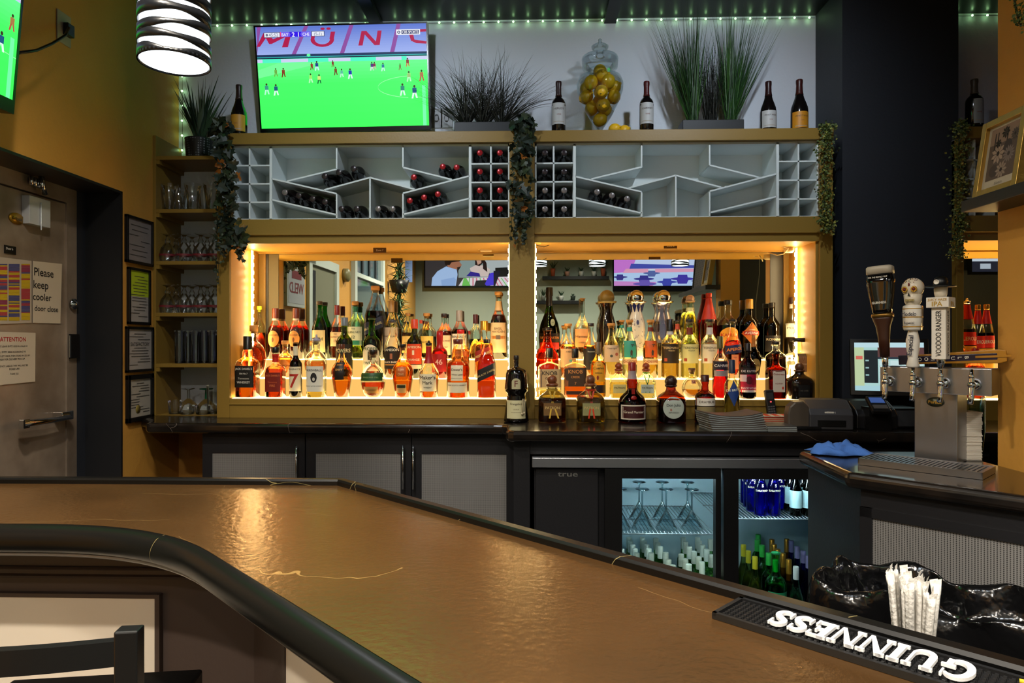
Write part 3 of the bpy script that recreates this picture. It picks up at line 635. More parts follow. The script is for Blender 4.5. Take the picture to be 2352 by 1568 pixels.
# televisions
def TVpic(mb):    # football picture, coordinates u 0..1 right, v 0..1 up; returns through mb local xy
    pass
def tv(name, label, M, W_, H_, bez=.008, chin=.022, th=.045):
    t = thing(name, label, 'television')
    m = MB(); m.box(-W_ / 2 - bez, W_ / 2 + bez, -H_ / 2 - chin, H_ / 2 + bez, -th, 0, M=M); m.build('housing', pmat('tv_black', '#08080a', .25), t, .003)
    m = MB(); m.box(-W_ / 2 - bez, W_ / 2 + bez, -H_ / 2 - chin, -H_ / 2, 0, .006, M=M); m.box(-W_ / 2 - bez, W_ / 2 + bez, H_ / 2, H_ / 2 + bez, 0, .006, M=M)
    for s in (-1, 1): m.box(min(s * W_ / 2, s * (W_ / 2 + bez)), max(s * W_ / 2, s * (W_ / 2 + bez)), -H_ / 2, H_ / 2, 0, .006, M=M)
    m.build('bezel', pmat('tv_black', '#08080a', .25), t)
    m = MB(); m.box(-.18, .18, -.12, .12, -th - .06, -th, M=M); m.build('wall_mount', M_blk, t)
    return t
class Pic:
    def __init__(s, M, W_, H_): s.M, s.W, s.H, s.mb, s.k = M, W_, H_, MB(), 0
    def pt(s, u, v, z): return s.M @ Vector(((u - .5) * s.W, (.5 - v) * s.H, z))
    def poly(s, pts, col):
        s.k += 1; z = .0004 + s.k * .00002; pts = [(min(1, max(0, u)), min(1, max(0, v))) for u, v in pts]
        s.mb.poly([s.pt(u, v, z) for u, v in pts][::-1], 0, C(col))
    def rect(s, u0, v0, u1, v1, col): s.poly([(u0, v0), (u1, v0), (u1, v1), (u0, v1)], col)
    def text(s, tx, u, v, size, wide, col, rot=0, sx=1.):
        s.k += 1; text_on(s.mb, tx, s.M @ Matrix.Translation(((u - .5) * s.W, (.5 - v) * s.H, 0)), size, wide, 0, sx, .0006 + s.k * .00002, rot=rot, col=C(col))
    def ell(s, u, v, ru, rv, col, n=14): s.poly([(u + ru * cos(2 * pi * k / n), v + rv * sin(2 * pi * k / n)) for k in range(n)], col)
    def grad(s, v0, v1, c0, c1, n=10):
        a, b = C(c0), C(c1)
        for k in range(n):
            f = (k + .5) / n; s.k += 1; z = .0004 + s.k * .00002
            va, vb = v0 + (v1 - v0) * k / n, v0 + (v1 - v0) * (k + 1) / n
            s.mb.poly([s.pt(u, v, z) for u, v in ((0, va), (0, vb), (1, vb), (1, va))], 0, tuple(a[i] * (1 - f) + b[i] * f for i in range(4)))
M_scr = vcmat('lit_screen', 1.0)
def football(P, full=True):
    K0 = len(P.mb.c)
    P.rect(0, 0, 1, 1, '#3dea5c')
    P.grad(0, .27, '#5d78d2', '#9fb2f0', 12)
    r = '#b01c4c'
    for u in (.30, .565, .84, .02): P.poly([(u - .012, 0), (u + .012, 0), (u - .045 * (1.2 - u) * 1.6 - .005, .27), (u - .045 * (1.2 - u) * 1.6 - .03, .27)], '#8f4ea0')
    # stand letters
    P.poly([(.0, .19), (.045, .06), (.08, .06), (.02, .19)], r); P.poly([(.045, .06), (.075, .06), (.10, .12), (.19, .06), (.20, .08), (.09, .165), (.075, .165)], r); P.poly([(.18, .07), (.21, .07), (.185, .2), (.15, .2)], r)
    for k in range(13):
        a = pi * (k / 12); a2 = pi * ((k + 1) / 12)
        if k < 12: P.poly([(.39 - .07 * cos(a), .13 + .075 * sin(a)), (.39 - .07 * cos(a2), .13 + .075 * sin(a2)), (.39 - .045 * cos(a2), .13 + .05 * sin(a2)), (.39 - .045 * cos(a), .13 + .05 * sin(a))], r)
    P.poly([(.322, .13), (.343, .13), (.352, .08), (.328, .08)], r); P.poly([(.432, .13), (.458, .13), (.468, .06), (.442, .06)], r); P.ell(.395, .03, .013, .012, r); P.ell(.43, .03, .013, .012, r)
    P.poly([(.60, .2), (.625, .2), (.645, .06), (.622, .06)], r); P.poly([(.622, .06), (.65, .06), (.722, .2), (.695, .2)], r); P.poly([(.70, .2), (.725, .2), (.74, .06), (.716, .06)], r)
    P.poly([(.90, .06), (1, .055), (1, .08), (.92, .085)], r); P.poly([(.895, .08), (.92, .08), (.93, .16), (.91, .17)], r); P.poly([(.91, .165), (.93, .155), (1, .175), (1, .197), (.94, .19)], r)
    P.rect(0, .27, 1, .295, '#22385e'); P.rect(0, .293, 1, .306, '#35b0b0'); P.rect(0, .302, 1, .312, '#12203a'); P.rect(0, .312, 1, .35, '#4fc4c0')
    for u0, u1 in ((0, .03), (.14, .30), (.42, .55), (.70, .85), (.88, 1)): P.rect(u0, .315, u1, .348, '#cfd2f4')
    P.grad(.35, .55, '#66f58a', '#46ee66', 6); P.grad(.55, 1, '#46ee66', '#3be95a', 6)
    P.poly([(0, .42), (.12, .355), (.4, .352), (0, .50)], '#74f596')
    for rr_, cc in ((.0, '#a8f7b6'),):
        pts = [(.93 - .24 * cos(a), .56 + .11 * sin(a)) for a in [pi * 1.45 + (-pi * .95) * k / 16 for k in range(17)]]
        pts = [(.94 - .235 * cos(-pi * .42 + pi * .84 * k / 16), .61 + .11 * sin(-pi * .42 + pi * .84 * k / 16)) for k in range(17)]
        for a, b in zip(pts, pts[1:]): P.poly([(a[0], a[1]), (b[0], b[1]), (b[0], b[1] + .005), (a[0], a[1] + .005)], cc)
        P.poly([(.93, .712), (1, .718), (1, .723), (.93, .717)], cc)
    P.rect(.965, .60, .985, 1, '#74eaa8')
    for u, v, c1, c2, s in ((.15, .41, '#8c3a26', '#7a2c22', 1), (.105, .41, '#6fae4a', '#6fae4a', .9), (.32, .36, '#9a3226', '#7a2c22', .8), (.35, .35, '#1e3c8c', '#d6e8ff', 1), (.445, .345, '#8a2230', '#7a2c22', .7), (.10, .57, '#1c5c7c', '#e0fff0', 1.2), (.045, .56, '#3d9c86', '#b8ffd8', 1.2),
                         (.31, .47, '#9cf06c', '#c8f8c8', 1), (.36, .48, '#d8f080', '#1c6c3c', 1), (.46, .41, '#7c4c2c', '#6c3c2c', .9), (.495, .43, '#5cc0a0', '#c0f8d8', .9), (.545, .43, '#2038b0', '#e8f4ff', 1.1), (.675, .37, '#4c3c7c', '#e0d8e8', .9), (.69, .37, '#8c3050', '#c8a0a0', .8),
                         (.74, .38, '#2c7c9c', '#c8f0e8', .9), (.84, .39, '#6c8c4c', '#7c6c4c', .7), (.885, .34, '#8c3c3c', '#c86c4c', .9), (.89, .47, '#a0c878', '#c0f8c8', 1.1), (.85, .59, '#2c8c78', '#d8ffe8', 1.3), (.92, .61, '#1c5484', '#e8fff4', 1.4), (.965, .46, '#b07848', '#b85848', 1.2)):
        P.ell(u, v, .005 * s, .010 * s, '#3a2a20', 8); P.rect(u - .009 * s, v + .010 * s, u + .009 * s, v + .045 * s, c1)
        P.poly([(u - .008 * s, v + .045 * s), (u, v + .045 * s), (u - .006 * s, v + .085 * s), (u - .013 * s, v + .085 * s)], c2); P.poly([(u, v + .045 * s), (u + .008 * s, v + .045 * s), (u + .013 * s, v + .082 * s), (u + .006 * s, v + .082 * s)], c2)
    P.ell(.305, .283, .011, .013, '#6cf09c')
    P.rect(.048, .054, .145, .106, '#1a2040'); P.rect(.051, .058, .142, .102, '#e8ecf8'); P.text('45:52', .105, .080, P.H * .06, P.W * .055, '#8890a8'); P.ell(.066, .080, .007, .013, '#707890')
    P.rect(.145, .054, .150, .102, '#ff4c94'); P.rect(.15, .054, .325, .102, '#3418e8'); P.poly([(.15, .054), (.198, .054), (.206, .078), (.198, .102), (.15, .102)], '#7060f0'); P.poly([(.325, .054), (.272, .054), (.264, .078), (.272, .102), (.325, .102)], '#7060f0')
    P.text('BAY', .174, .080, P.H * .058, P.W * .04, '#f4f4ff'); P.text('2', .222, .080, P.H * .06, .1, '#ffffff'); P.text('1', .252, .080, P.H * .06, .1, '#ffffff'); P.text('CHE', .297, .080, P.H * .058, P.W * .04, '#f4f4ff')
    P.rect(.329, .053, .405, .103, '#1a2040'); P.rect(.332, .057, .402, .099, '#e8ecf8'); P.text('(5-1)', .367, .079, P.H * .055, P.W * .045, '#8890a8')
    P.rect(.825, .056, .964, .108, '#f4f6fa'); P.rect(.856, .064, .957, .100, '#26306c'); P.text('CBS SPORTS', .907, .082, P.H * .05, P.W * .092, '#ffffff'); P.ell(.840, .082, .009, .015, '#26306c'); P.ell(.840, .082, .004, .007, '#f4f6fa')
# main set above the left rack
def brighten(P):      # the pitch is brighter than the print range: lift pure greens
    P.mb.c = [((c[0] * 1.1, c[1] * 1.7, c[2] * 1.1, 1) if c[1] > .55 and c[0] < .22 else c) for c in P.mb.c]
ytv = 3.86; W_ = (985 - 590) / F * ytv * .998; cx_ = XP(787.5, ytv); zt, zb = ZP(58, 3.82, 787), ZP(292, 3.90, 787)
H_ = sqrt((zt - zb) ** 2 + .08 ** 2); tl = math.asin(.08 / H_)
Mtv = Matrix.Translation((cx_, ytv, (zt + zb) / 2)) @ Matrix.Rotation(-R(.6), 4, 'Y') @ Matrix.Rotation(pi / 2 + tl, 4, 'X')
t = tv('television', 'flat television showing a bright green football match on the white wall', Mtv, W_, H_)
P = Pic(Mtv, W_, H_); football(P); brighten(P); P.mb.build('screen', M_scr, t)
# side set at the far left
Ml = frame((-1.955, 2.20, 2.60), (0, 1, 0), (.085, 0, 1)) ; Ml = Matrix.Translation((-1.93, 2.03, 2.645)) @ Matrix.Rotation(pi / 2, 4, 'Z') @ Matrix.Rotation(pi / 2 + R(5), 4, 'X')
t = tv('television', 'flat television cut by the left edge of the photo, mounted near the yellow wall', Ml, .96, .56, chin=.05)
P = Pic(Ml, .96, .56); football(P); brighten(P); P.mb.build('screen', M_scr, t)
# ================================================================ bottles
PR = {   # (radius / half width, height / total height) of the glass; cap zone starts at PRC
 'round': [(.90, 0), (.98, .008), (1, .03), (1, .56), (.97, .60), (.86, .645), (.62, .69), (.42, .73), (.35, .77), (.33, .86), (.36, .88), (.36, .93)],
 'spirit': [(.88, 0), (1, .012), (1, .50), (.97, .56), (.80, .63), (.55, .70), (.40, .77), (.34, .84), (.33, .91), (.38, .92), (.38, .95)],
 'bulge': [(.88, 0), (.97, .012), (.99, .40), (1, .50), (.93, .58), (.66, .645), (.50, .70), (.44, .74), (.47, .80), (.40, .85), (.36, .93)],
 'square': [(.92, 0), (1, .012), (1, .50), (.98, .55), (.86, .60), (.56, .64), (.40, .67), (.35, .71), (.34, .80), (.38, .81), (.38, .90)],
 'bordeaux': [(.90, 0), (1, .012), (1, .56), (.97, .61), (.82, .655), (.55, .695), (.40, .73), (.37, .78), (.35, .93), (.40, .94), (.40, .99)],
 'burgundy': [(.90, 0), (1, .012), (1, .42), (.94, .49), (.76, .57), (.56, .65), (.42, .73), (.36, .80), (.33, .93), (.37, .94), (.37, .99)],
 'tear': [(.60, 0), (.66, .01), (.78, .16), (.94, .36), (1, .46), (.97, .52), (.78, .60), (.48, .68), (.30, .75), (.25, .82), (.25, .92)],
 'globe': [(.40, 0), (.45, .01), (.72, .08), (.92, .20), (1, .34), (.94, .48), (.72, .60), (.44, .67), (.26, .70), (.23, .80), (.27, .81), (.27, .88)],
 'bell': [(.80, 0), (.86, .01), (.92, .20), (1, .38), (.94, .46), (.70, .54), (.42, .62), (.30, .72), (.27, .82), (.27, .92)],
 'deco': [(.86, 0), (.92, .01), (1, .06), (.98, .20), (.90, .34), (1, .42), (.98, .50), (.80, .60), (.62, .67), (.60, .71), (.74, .77), (.92, .82), (.94, .825)],
 'deco2': [(.86, 0), (.95, .01), (.98, .10), (.90, .30), (.84, .48), (.74, .62), (.52, .74), (.42, .82), (.44, .88), (.50, .90)],
 'squat': [(.92, 0), (1, .015), (1, .44), (.97, .50), (.86, .56), (.62, .62), (.44, .66), (.36, .70), (.34, .76), (.38, .78)],
 'champ': [(.74, 0), (.80, .01), (.92, .16), (1, .30), (.98, .38), (.82, .50), (.55, .60), (.36, .68), (.28, .75), (.26, .90), (.29, .91), (.29, .99)],
 'marnier': [(.92, 0), (1, .02), (1, .28), (.98, .34), (.84, .42), (.56, .48), (.38, .53), (.36, .58), (.40, .66), (.34, .72), (.27, .80), (.25, .96)],
 'flat': [(.92, 0), (1, .015), (1, .56), (.97, .62), (.84, .665), (.55, .69), (.32, .71), (.25, .74), (.24, .80), (.27, .82)],
 'handle': [(.90, 0), (1, .012), (1, .52), (.95, .60), (.80, .68), (.62, .76), (.46, .84), (.36, .90), (.34, .94)],
 'longneck': [(.90, 0), (1, .01), (1, .46), (.96, .51), (.78, .57), (.50, .62), (.34, .68), (.29, .74), (.27, .95), (.30, .96), (.30, .99)],
 'monk': [(.84, 0), (1, .01), (.98, .05), (.86, .22), (.74, .38), (.72, .43), (.90, .46), (.92, .51), (.86, .62), (.82, .72), (.74, .775), (.50, .80), (.24, .82), (.20, .84), (.20, .94)],
}
def rad_at(prof, z):
    if z <= prof[0][1]: return prof[0][0]
    for (r0, z0), (r1, z1) in zip(prof, prof[1:]):
        if z <= z1: return r0 + (r1 - r0) * (z - z0) / max(1e-6, z1 - z0)
    return prof[-1][0]
M_cork = pmat('pale_wood_stopper', '#c98d4a', .6); M_dcork = pmat('dark_wood_stopper', '#4a2416', .5)
CAPC = {}
def split_tris(V, Fc, mx):
    V = [tuple(v) for v in V]; st = []; out = []
    for f in Fc:
        for k in range(1, len(f) - 1): st.append((f[0], f[k], f[k + 1], 0))
    while st:
        a, b, c, d = st.pop(); e = sorted(((abs(V[p][0] - V[q][0]), p, q, r) for p, q, r in ((a, b, c), (b, c, a), (c, a, b))), reverse=True)[0]
        if e[0] > mx and d < 7:
            V.append(((V[e[1]][0] + V[e[2]][0]) / 2, (V[e[1]][1] + V[e[2]][1]) / 2)); m_ = len(V) - 1; st += [(e[1], m_, e[3], d + 1), (m_, e[2], e[3], d + 1)]
        else: out.append((a, b, c))
    return V, out
def capm(c):
    if c in ('cork',): return M_cork
    if c == 'dcork': return M_dcork
    if c == 'silver': return M_chrome
    if c == 'gold': return pmat('gold_cap', '#b8862e', .3, .7)
    return pmat('cap_' + c, c, .35)
def bottle(px, ytop, w, tier, prof, glass, liq, fill, cap, labels=(), lb='', sq=2.0, asp=1.0, group=None, name='liquor_bottle', cat='bottle', neck=None, ybase=None, opaque=False, face=0.0):
    if isinstance(tier, tuple): Y, zb = tier
    else: Y, zb = {1: (T1Y, Z1), 2: (T2Y, Z2), 3: (T3Y, Z3), 'c': (3.50, CT)}[tier]
    Rr = w / 2 / F * Y
    if tier == 3 and Rr * asp > .038: Y = YM - .012 - Rr * asp; Rr = w / 2 / F * Y
    X = XP(px, Y); H = ZP(ytop, Y, px) - zb; P0 = PR[prof]
    t = thing(name, lb, cat, (X, Y, zb + .0006), group=group)
    zt = P0[-1][1]; n = 28
    pf = [(r * Rr, z * H) for r, z in P0]; o = (X, Y, zb + .0006)
    # glass
    m = MB(); m.lathe([(.001, .002)] + pf, o, n, sq=sq, asp=asp, cap=False, r0=Rr)
    m.build('glass', pmat('opaque_' + glass, glass, .12, coat=.3) if opaque else thin(glass), t)
    # liquid
    if liq and not opaque:
        zl = fill * H; lp = [(max(.001, (r - .045) * Rr), z * H + .004) for r, z in P0 if z * H + .004 < zl]; rl = (rad_at(P0, fill) - .045) * Rr
        lp = [(.001, .004)] + lp + [(rl, zl), (.001, zl)]
        m = MB(); m.lathe(lp, o, n, sq=sq, asp=asp, cap=False, r0=Rr * .955); m.build('liquid', liquid(liq), t)
    # cap
    kind, cc = cap[0], cap[1]; rn = P0[-1][0] * Rr; m = MB()
    if kind == 'screw': m.lathe([(rn * 1.05, zt * H - .004), (rn * 1.12, zt * H), (rn * 1.12, H - .002), (rn * 1.0, H)], o, 18)
    elif kind == 'long': m.lathe([(rn * 1.15, cap[2] * H), (rn * 1.12, cap[2] * H + .002), (rn * 1.1, H - .002), (rn * .98, H)], o, 18)
    elif kind == 'cork': m.lathe([(rn * .8, zt * H - .012), (rn * .8, zt * H), (rn * 1.25, zt * H + .0005), (rn * 1.28, H - .003), (rn * 1.15, H)], o, 18)
    elif kind == 'wide': m.lathe([(rn * 1.0, zt * H), (rn * 2.2, zt * H + .001), (rn * 2.2, H)], o, 4, sq=2)
    elif kind == 'ball':
        rb = (cap[2] if len(cap) > 2 else .4) * Rr; m.sphere((X, Y, o[2] + H - rb), rb, 20, 12); m.lathe([(rn * 1.1, zt * H - .006), (rn * 1.2, zt * H + .004), (rn * .9, H - rb * 1.6)], o, 16)
    elif kind == 'foil': m.lathe([(rad_at(P0, z) * Rr * 1.05 + .0006, z * H) for z in [cap[2] + (zt - cap[2]) * k / 6 for k in range(7)]] + [(rn * 1.02, H)], o, 20)
    elif kind == 'pour':
        m.lathe([(rn * 1.15, zt * H - .004), (rn * 1.2, zt * H + .010), (rn * .6, zt * H + .012), (rn * .42, zt * H + .018)], o, 16); m.tube([(X, Y, o[2] + zt * H + .012), (X, Y, o[2] + H)], [.0065, .0045], 10)
    capo = m.build('cap' if kind != 'pour' else 'pourer', capm(cc), t)
    if kind == 'foil' and zt * H < H - .006 and len(cap) > 3:
        pass
    # labels: dict z0,z1,w,col,shape,slant,text[...]
    def S(x, z, lift):
        r = rad_at(P0, z / H) * Rr; tt = min(1, max(0, (r / Rr - .5) / .35)); e = 2 + (sq - 2) * tt; a_ = 1 + (asp - 1) * tt
        q = min(.999, abs(x) / r); y = a_ * r * (1 - q ** e) ** (1 / e)
        return (X + x, Y - y - lift, o[2] + z)
    for L_ in labels:
        z0, z1 = L_['z'][0] * H, L_['z'][1] * H; rr_ = min(rad_at(P0, L_['z'][0] + .02), rad_at(P0, L_['z'][1] - .02), rad_at(P0, sum(L_['z']) / 2)) * Rr
        wl = L_.get('w', .9) * rr_; sh = L_.get('shape', 'rect'); sl = L_.get('slant', 0) * H; xo = L_.get('x', 0) * Rr
        m = MB(); K = 16; V = []
        for i in range(K + 1):
            f = -1 + 2 * i / K; f2 = sin(f * pi / 2) if sh in ('oval', 'arch') else f; x = f2 * wl + xo; zc_, hz = (z0 + z1) / 2, (z1 - z0) / 2
            if sh == 'oval': k = sqrt(max(.0004, 1 - f2 * f2)); a, b = zc_ - hz * k, zc_ + hz * k
            elif sh == 'diamond': k = max(.02, 1 - abs(f2)); a, b = zc_ - hz * k, zc_ + hz * k
            elif sh == 'arch': a, b = z0, z1 - .35 * (z1 - z0) * (1 - sqrt(max(0, 1 - f2 * f2)))
            else: a, b = z0, z1
            a += sl * f2; b += sl * f2; NV = 6
            for j in range(NV + 1): V.append(S(x, a + (b - a) * j / NV, .0007))
        m.smooth = True; m.add(V, [(i * 7 + j, (i + 1) * 7 + j, (i + 1) * 7 + j + 1, i * 7 + j + 1) for i in range(K) for j in range(6)])
        lo = m.build('label', pmat('label_' + L_['c'], L_['c'], .5), t)
        cols = []; tm = MB()
        for T_ in L_.get('t', ()):     # (string, z fraction inside label, size fraction of label height, colour[, rot, width fraction])
            s, zf, sf, tc = T_[:4]; rot = T_[4] if len(T_) > 4 else 0; wf = T_[5] if len(T_) > 5 else .92
            if tc not in cols: cols.append(tc)
            V, Fc = text2d(s, sf * (z1 - z0), 2 * wl * wf if not rot else (z1 - z0) * .9); cz = z0 + zf * (z1 - z0); c_, s_ = cos(rot), sin(rot)
            if sf > .3: V, Fc = split_tris(V, Fc, .12 * wl)
            tm.add([S(a * c_ - b * s_ + xo, cz + a * s_ + b * c_ + sl * (a * c_ - b * s_) / max(wl, 1e-6), .0014) for a, b in V], Fc, cols.index(tc))
        for B_ in L_.get('b', ()):     # bars / shapes: (x0,x1,z0,z1,colour[,shape])
            x0, x1, b0, b1, bc = B_[:5]
            if bc not in cols: cols.append(bc)
            V = []; K2 = 12
            for i in range(K2 + 1):
                f = -1 + 2 * i / K2; x = ((x0 + x1) / 2 + f * (x1 - x0) / 2) * wl + xo; a, b = z0 + b0 * (z1 - z0), z0 + b1 * (z1 - z0)
                if len(B_) > 5: k = sqrt(max(.0004, 1 - f * f)); c2, h2 = (a + b) / 2, (b - a) / 2; a, b = c2 - h2 * k, c2 + h2 * k
                V += [S(x, a + sl * (x - xo) / wl, .0010), S(x, b + sl * (x - xo) / wl, .0010)]
            tm.add(V, [(i * 2, i * 2 + 2, i * 2 + 3, i * 2 + 1) for i in range(K2)], cols.index(bc))
        if tm.f: tm.build('print', [pmat('ink_' + c, c, .5) for c in cols], lo)
    if neck:   # (z0,z1,colour)
        for nz0, nz1, nc in (neck if isinstance(neck[0], tuple) else (neck,)):
            m = MB(); m.lathe([(rad_at(P0, z) * Rr + .0008, z * H) for z in [nz0 + (nz1 - nz0) * k / 5 for k in range(6)]], o, 20, cap=False); m.build('neck_label', pmat('label_' + nc, nc, .45), t)
    t['_H'] = H; t['_R'] = Rr; del t['_H']; del t['_R']
    return t, X, Y, o[2], H, Rr
CL = '#f4faf6'; AMB = '#f07818'; RED = '#f0501c'; DK = '#8c2c0c'; PALE = '#f8dc7c'; OR = '#fa8a28'; CRM = '#e8d8b4'; BK = '#14100e'
def LB(z0, z1, c, *t, **k): d = dict(z=(z0, z1), c=c, t=t); d.update(k); return d
NW = 'bottles in the left lit niche'; NE = 'bottles in the right lit niche'
B = bottle
# --- left niche, front row
g = NW
B(569, 772, 47, 1, 'square', CL, AMB, .40, ('long', '#16120f', .78), [LB(.17, .52, '#17130f', ("JACK DANIEL'S", .86, .17, '#d8d0c0', 0, .9), ('Old No.7', .64, .10, '#d8d0c0', 0, .5), ('Tennessee', .42, .12, '#b8b0a0', 0, .6), ('WHISKEY', .24, .15, '#d8d0c0', 0, .7), w=.93)], 'square whiskey bottle with a black label, far left of the front row, left niche', sq=6, group=g)
B(633, 797, 40, 1, 'square', CL, RED, .60, ('screw', '#16120f'), [LB(.12, .50, '#7c1e10', ("JACK DANIEL'S", .84, .17, '#d8703c'), ('Tennessee', .5, .12, '#c85a30', 0, .6), ('FIRE', .32, .16, '#d8703c', 0, .5), w=.9)], 'square red bottle with dark red label and black cap, left niche front row', sq=6, neck=(.70, .86, '#c82414'), group=g)
B(679, 786, 29, 1, 'bordeaux', '#4a2008', '#2a0c04', .66, ('screw', '#6a4a1c'), [LB(.12, .56, CRM, ('7', .42, .80, '#b0281c'), ("SEAGRAM'S", .90, .10, '#3a2a1c'), w=.97)], 'slim dark bottle with a large red number on a white label, left niche front row', neck=(.76, .93, CRM), group=g)
B(727, 768, 43, 1, 'square', CL, PALE, .10, ('pour', '#9a98a8'), [LB(.10, .50, '#e0dac8', ('SKREWBALL', .84, .15, '#2a2824'), ('PEANUT BUTTER WHISKEY', .22, .06, '#6a6860'), b=((-.38, .38, .36, .74, '#23211f', 'o'), (-.15, .15, .42, .56, '#d8d0c0', 'o')), w=.92)], 'clear bottle with a cream label and a black sheep head drawing, left niche front row', sq=3, group=g)
B(785, 790, 49, 1, 'tear', CL, OR, .62, ('screw', '#5a2c18'), [LB(.34, .66, '#1c120c', ("ANGEL'S", .86, .14, '#e0a04c', 0, .6), ('ENVY', .58, .22, '#e0a04c', 0, .8), w=.66)], 'curvy orange whiskey bottle with a small black label, left niche front row', group=g)
B(857, 803, 58, 1, 'globe', CL, RED, .32, ('cork', BK), [LB(.36, .52, '#1e4a20', ('SINGLE POT STILL', .45, .25, '#9ab070'), w=.95), LB(.10, .24, '#c89048', ('IRISH WHISKEY', .5, .3, '#5a3818', 0, .8), w=.72)], 'round decanter with a green label band over red liquid, left niche front row', group=g)
B(925, 790, 51, 1, 'tear', CL, AMB, .66, ('cork', BK), [LB(.10, .26, '#c89858', ('SMALL BATCH', .7, .3, '#2c2414'), b=((-.8, .8, .55, .9, '#2c3420'),), w=.6), LB(.40, .58, '#b8581c', ('ELIJAH', .72, .42, '#e8b478', 0, .6), ('CRAIG', .25, .42, '#e8b478', 0, .6), w=.5)], 'wide-shouldered amber bottle with raised lettering and a small tan label, left niche front row', group=g)
B(985, 782, 47, 1, 'bell', CL, OR, .40, ('pour', BK), [LB(.12, .42, CRM, ("Maker's", .80, .30, '#2c1c10'), ('Mark', .50, .30, '#2c1c10', 0, .6), ('WHISKY', .22, .17, '#2c1c10', 0, .5), w=.9)], 'whisky bottle with dripped red wax neck and cream label, left niche front row', neck=(.60, .90, '#a81418'), group=g)
B(1052, 779, 54, 1, 'bulge', CL, AMB, .62, ('screw', '#5c1c14'), [LB(.30, .56, CRM, ("Dewar's", .72, .28, '#4a2c18'), ('White Label', .40, .17, '#4a2c18'), ('BLENDED SCOTCH WHISKY', .15, .08, '#4a2c18'), w=.52), LB(.10, .27, CRM, ('FINE SCOTCH WHISKY', .72, .2, '#5a3c28'), w=.84)], 'stout amber scotch bottle with two cream labels, left niche front row', group=g)
B(1118, 779, 42, 1, 'handle', CL, '#d8481c', .74, ('screw', BK), [LB(.34, .54, '#14120f', ('BLACK LABEL', .45, .30, '#c8a868'), w=.97, slant=.07)], 'square red-amber bottle with a slanted black label, far right of the left niche front row', sq=6, group=g)
# --- left niche, middle step
B(583, 747, 56, 2, 'globe', CL, DK, .60, ('cork', 'cork'), [], 'round dark amber decanter with a wide cork, left end of the middle step', group=g)
B(655, 782, 34, 2, 'square', CL, OR, .55, ('cork', 'cork'), [LB(.16, .50, '#c8742c', ('BOURBON', .5, .2, '#4a2410'), shape='oval', w=.85)], 'small orange bottle with an oval orange label between the red and dark bottles', group=g)
B(725, 776, 52, 2, 'globe', CL, OR, .42, ('cork', BK), [], 'round half-empty clear decanter behind the sheep head bottle', group=g)
B(791, 729, 38, 2, 'bordeaux', '#9cb84c', '#5c5c14', .66, ('long', '#6c7478', .86), [LB(.18, .56, '#1a1612', ('POWERS', .72, .30, '#e0d0a0'), ('IRISH', .35, .18, '#e0d0a0', 0, .5), w=.96)], 'green-necked bottle with a black label behind the curvy orange bottle', group=g)
B(854, 731, 40, 2, 'bordeaux', '#48a82c', '#1c3408', .62, ('screw', '#1c4418'), [LB(.12, .56, CRM, ('PROPER', .84, .18, '#2a4a20'), ('TWELVE', .30, .18, '#2a4a20'), b=((-.25, .25, .42, .74, '#3a3428'),), w=.95, shape='arch')], 'green whiskey bottle with a cream arched label at the centre of the left niche', group=g)
B(902, 733, 38, 2, 'spirit', CL, '#a05818', .50, ('pour', '#3c3c40'), [LB(.16, .54, '#17120e', ('JAMESON', .84, .20, '#e8dcc0'), ('BLACK BARREL', .30, .15, '#e8dcc0'), b=((-.16, .16, .44, .68, '#9c5c3c'), (-.95, .95, .16, .20, '#c88c3c')), w=.96, shape='arch')], 'bottle with a black arched label and steel pourer, middle step of the left niche', group=g)
B(952, 733, 36, 2, 'bordeaux', '#7c8c30', '#3c4410', .62, ('long', '#d8401c', .84), [LB(.24, .58, '#e0481c', ('JAMESON', .84, .20, '#f4d8b0'), ('ORANGE', .22, .17, '#f4d8b0', 0, .8), b=((-.14, .14, .46, .68, '#f4d8b0'),), w=.96), LB(.16, .23, '#e8c8a0', w=.96)], 'green bottle with an orange label and orange cap on the middle step', group=g)
B(1010, 761, 36, 2, 'square', '#f08070', '#b01c14', .64, ('foil', '#b01418', .62), [LB(.14, .52, '#a41c1c', ('46', .55, .42, '#e8b4a0', 0, .6), w=.9)], 'red wax-dipped bottle marked with a large number on a red label', group=g)
B(1058, 757, 42, 2, 'bulge', CL, OR, .60, ('screw', '#c81818'), [LB(.30, .56, '#d8641c', ('BOURBON', .5, .36, '#7a2c0c', 0, .9), w=.85)], 'orange bottle with a red cap behind the stout amber scotch bottle', group=g)
B(1112, 737, 42, 2, 'square', CL, OR, .66, ('long', 'gold', .84), [LB(.34, .52, '#8c1c14', ('RED LABEL', .45, .32, '#e0b870'), w=.95, slant=.06)], 'amber bottle with a gold cap and slanted dark red label on the middle step', sq=6, group=g)
# --- left niche, top step
B(596, 703, 26, 3, 'round', CL, RED, .50, ('cork', '#d8e030'), [], 'narrow red bottle with a bright yellow-green stopper at the left end of the top step', group=g)
for k, px in enumerate((633, 680)):
    B(px, 708, 36, 3, 'spirit', CL, '#d0401c', .66, ('long', '#6c2c14', .80), [LB(.24, .56, '#c8843c', ("MICHTER'S", .72, .16, '#4a2410'), b=((-.2, .2, .30, .58, '#6a3c1c', 'o'),), shape='oval', w=.72)], ('amber bottle with a round tan label, left one of the pair on the top step', 'amber bottle with a round tan label, right one of the pair on the top step')[k], group=g, neck=(.76, .81, '#d8c0a0'))
B(734, 692, 34, 3, 'spirit', '#38a830', '#0c2808', .56, ('screw', '#4c4030'), [LB(.12, .50, '#d8c48c', ('IRISH', .6, .2, '#3c4c1c'), w=.9)], 'bright green bottle with a cream label on the top step behind the sheep head bottle', group=g)
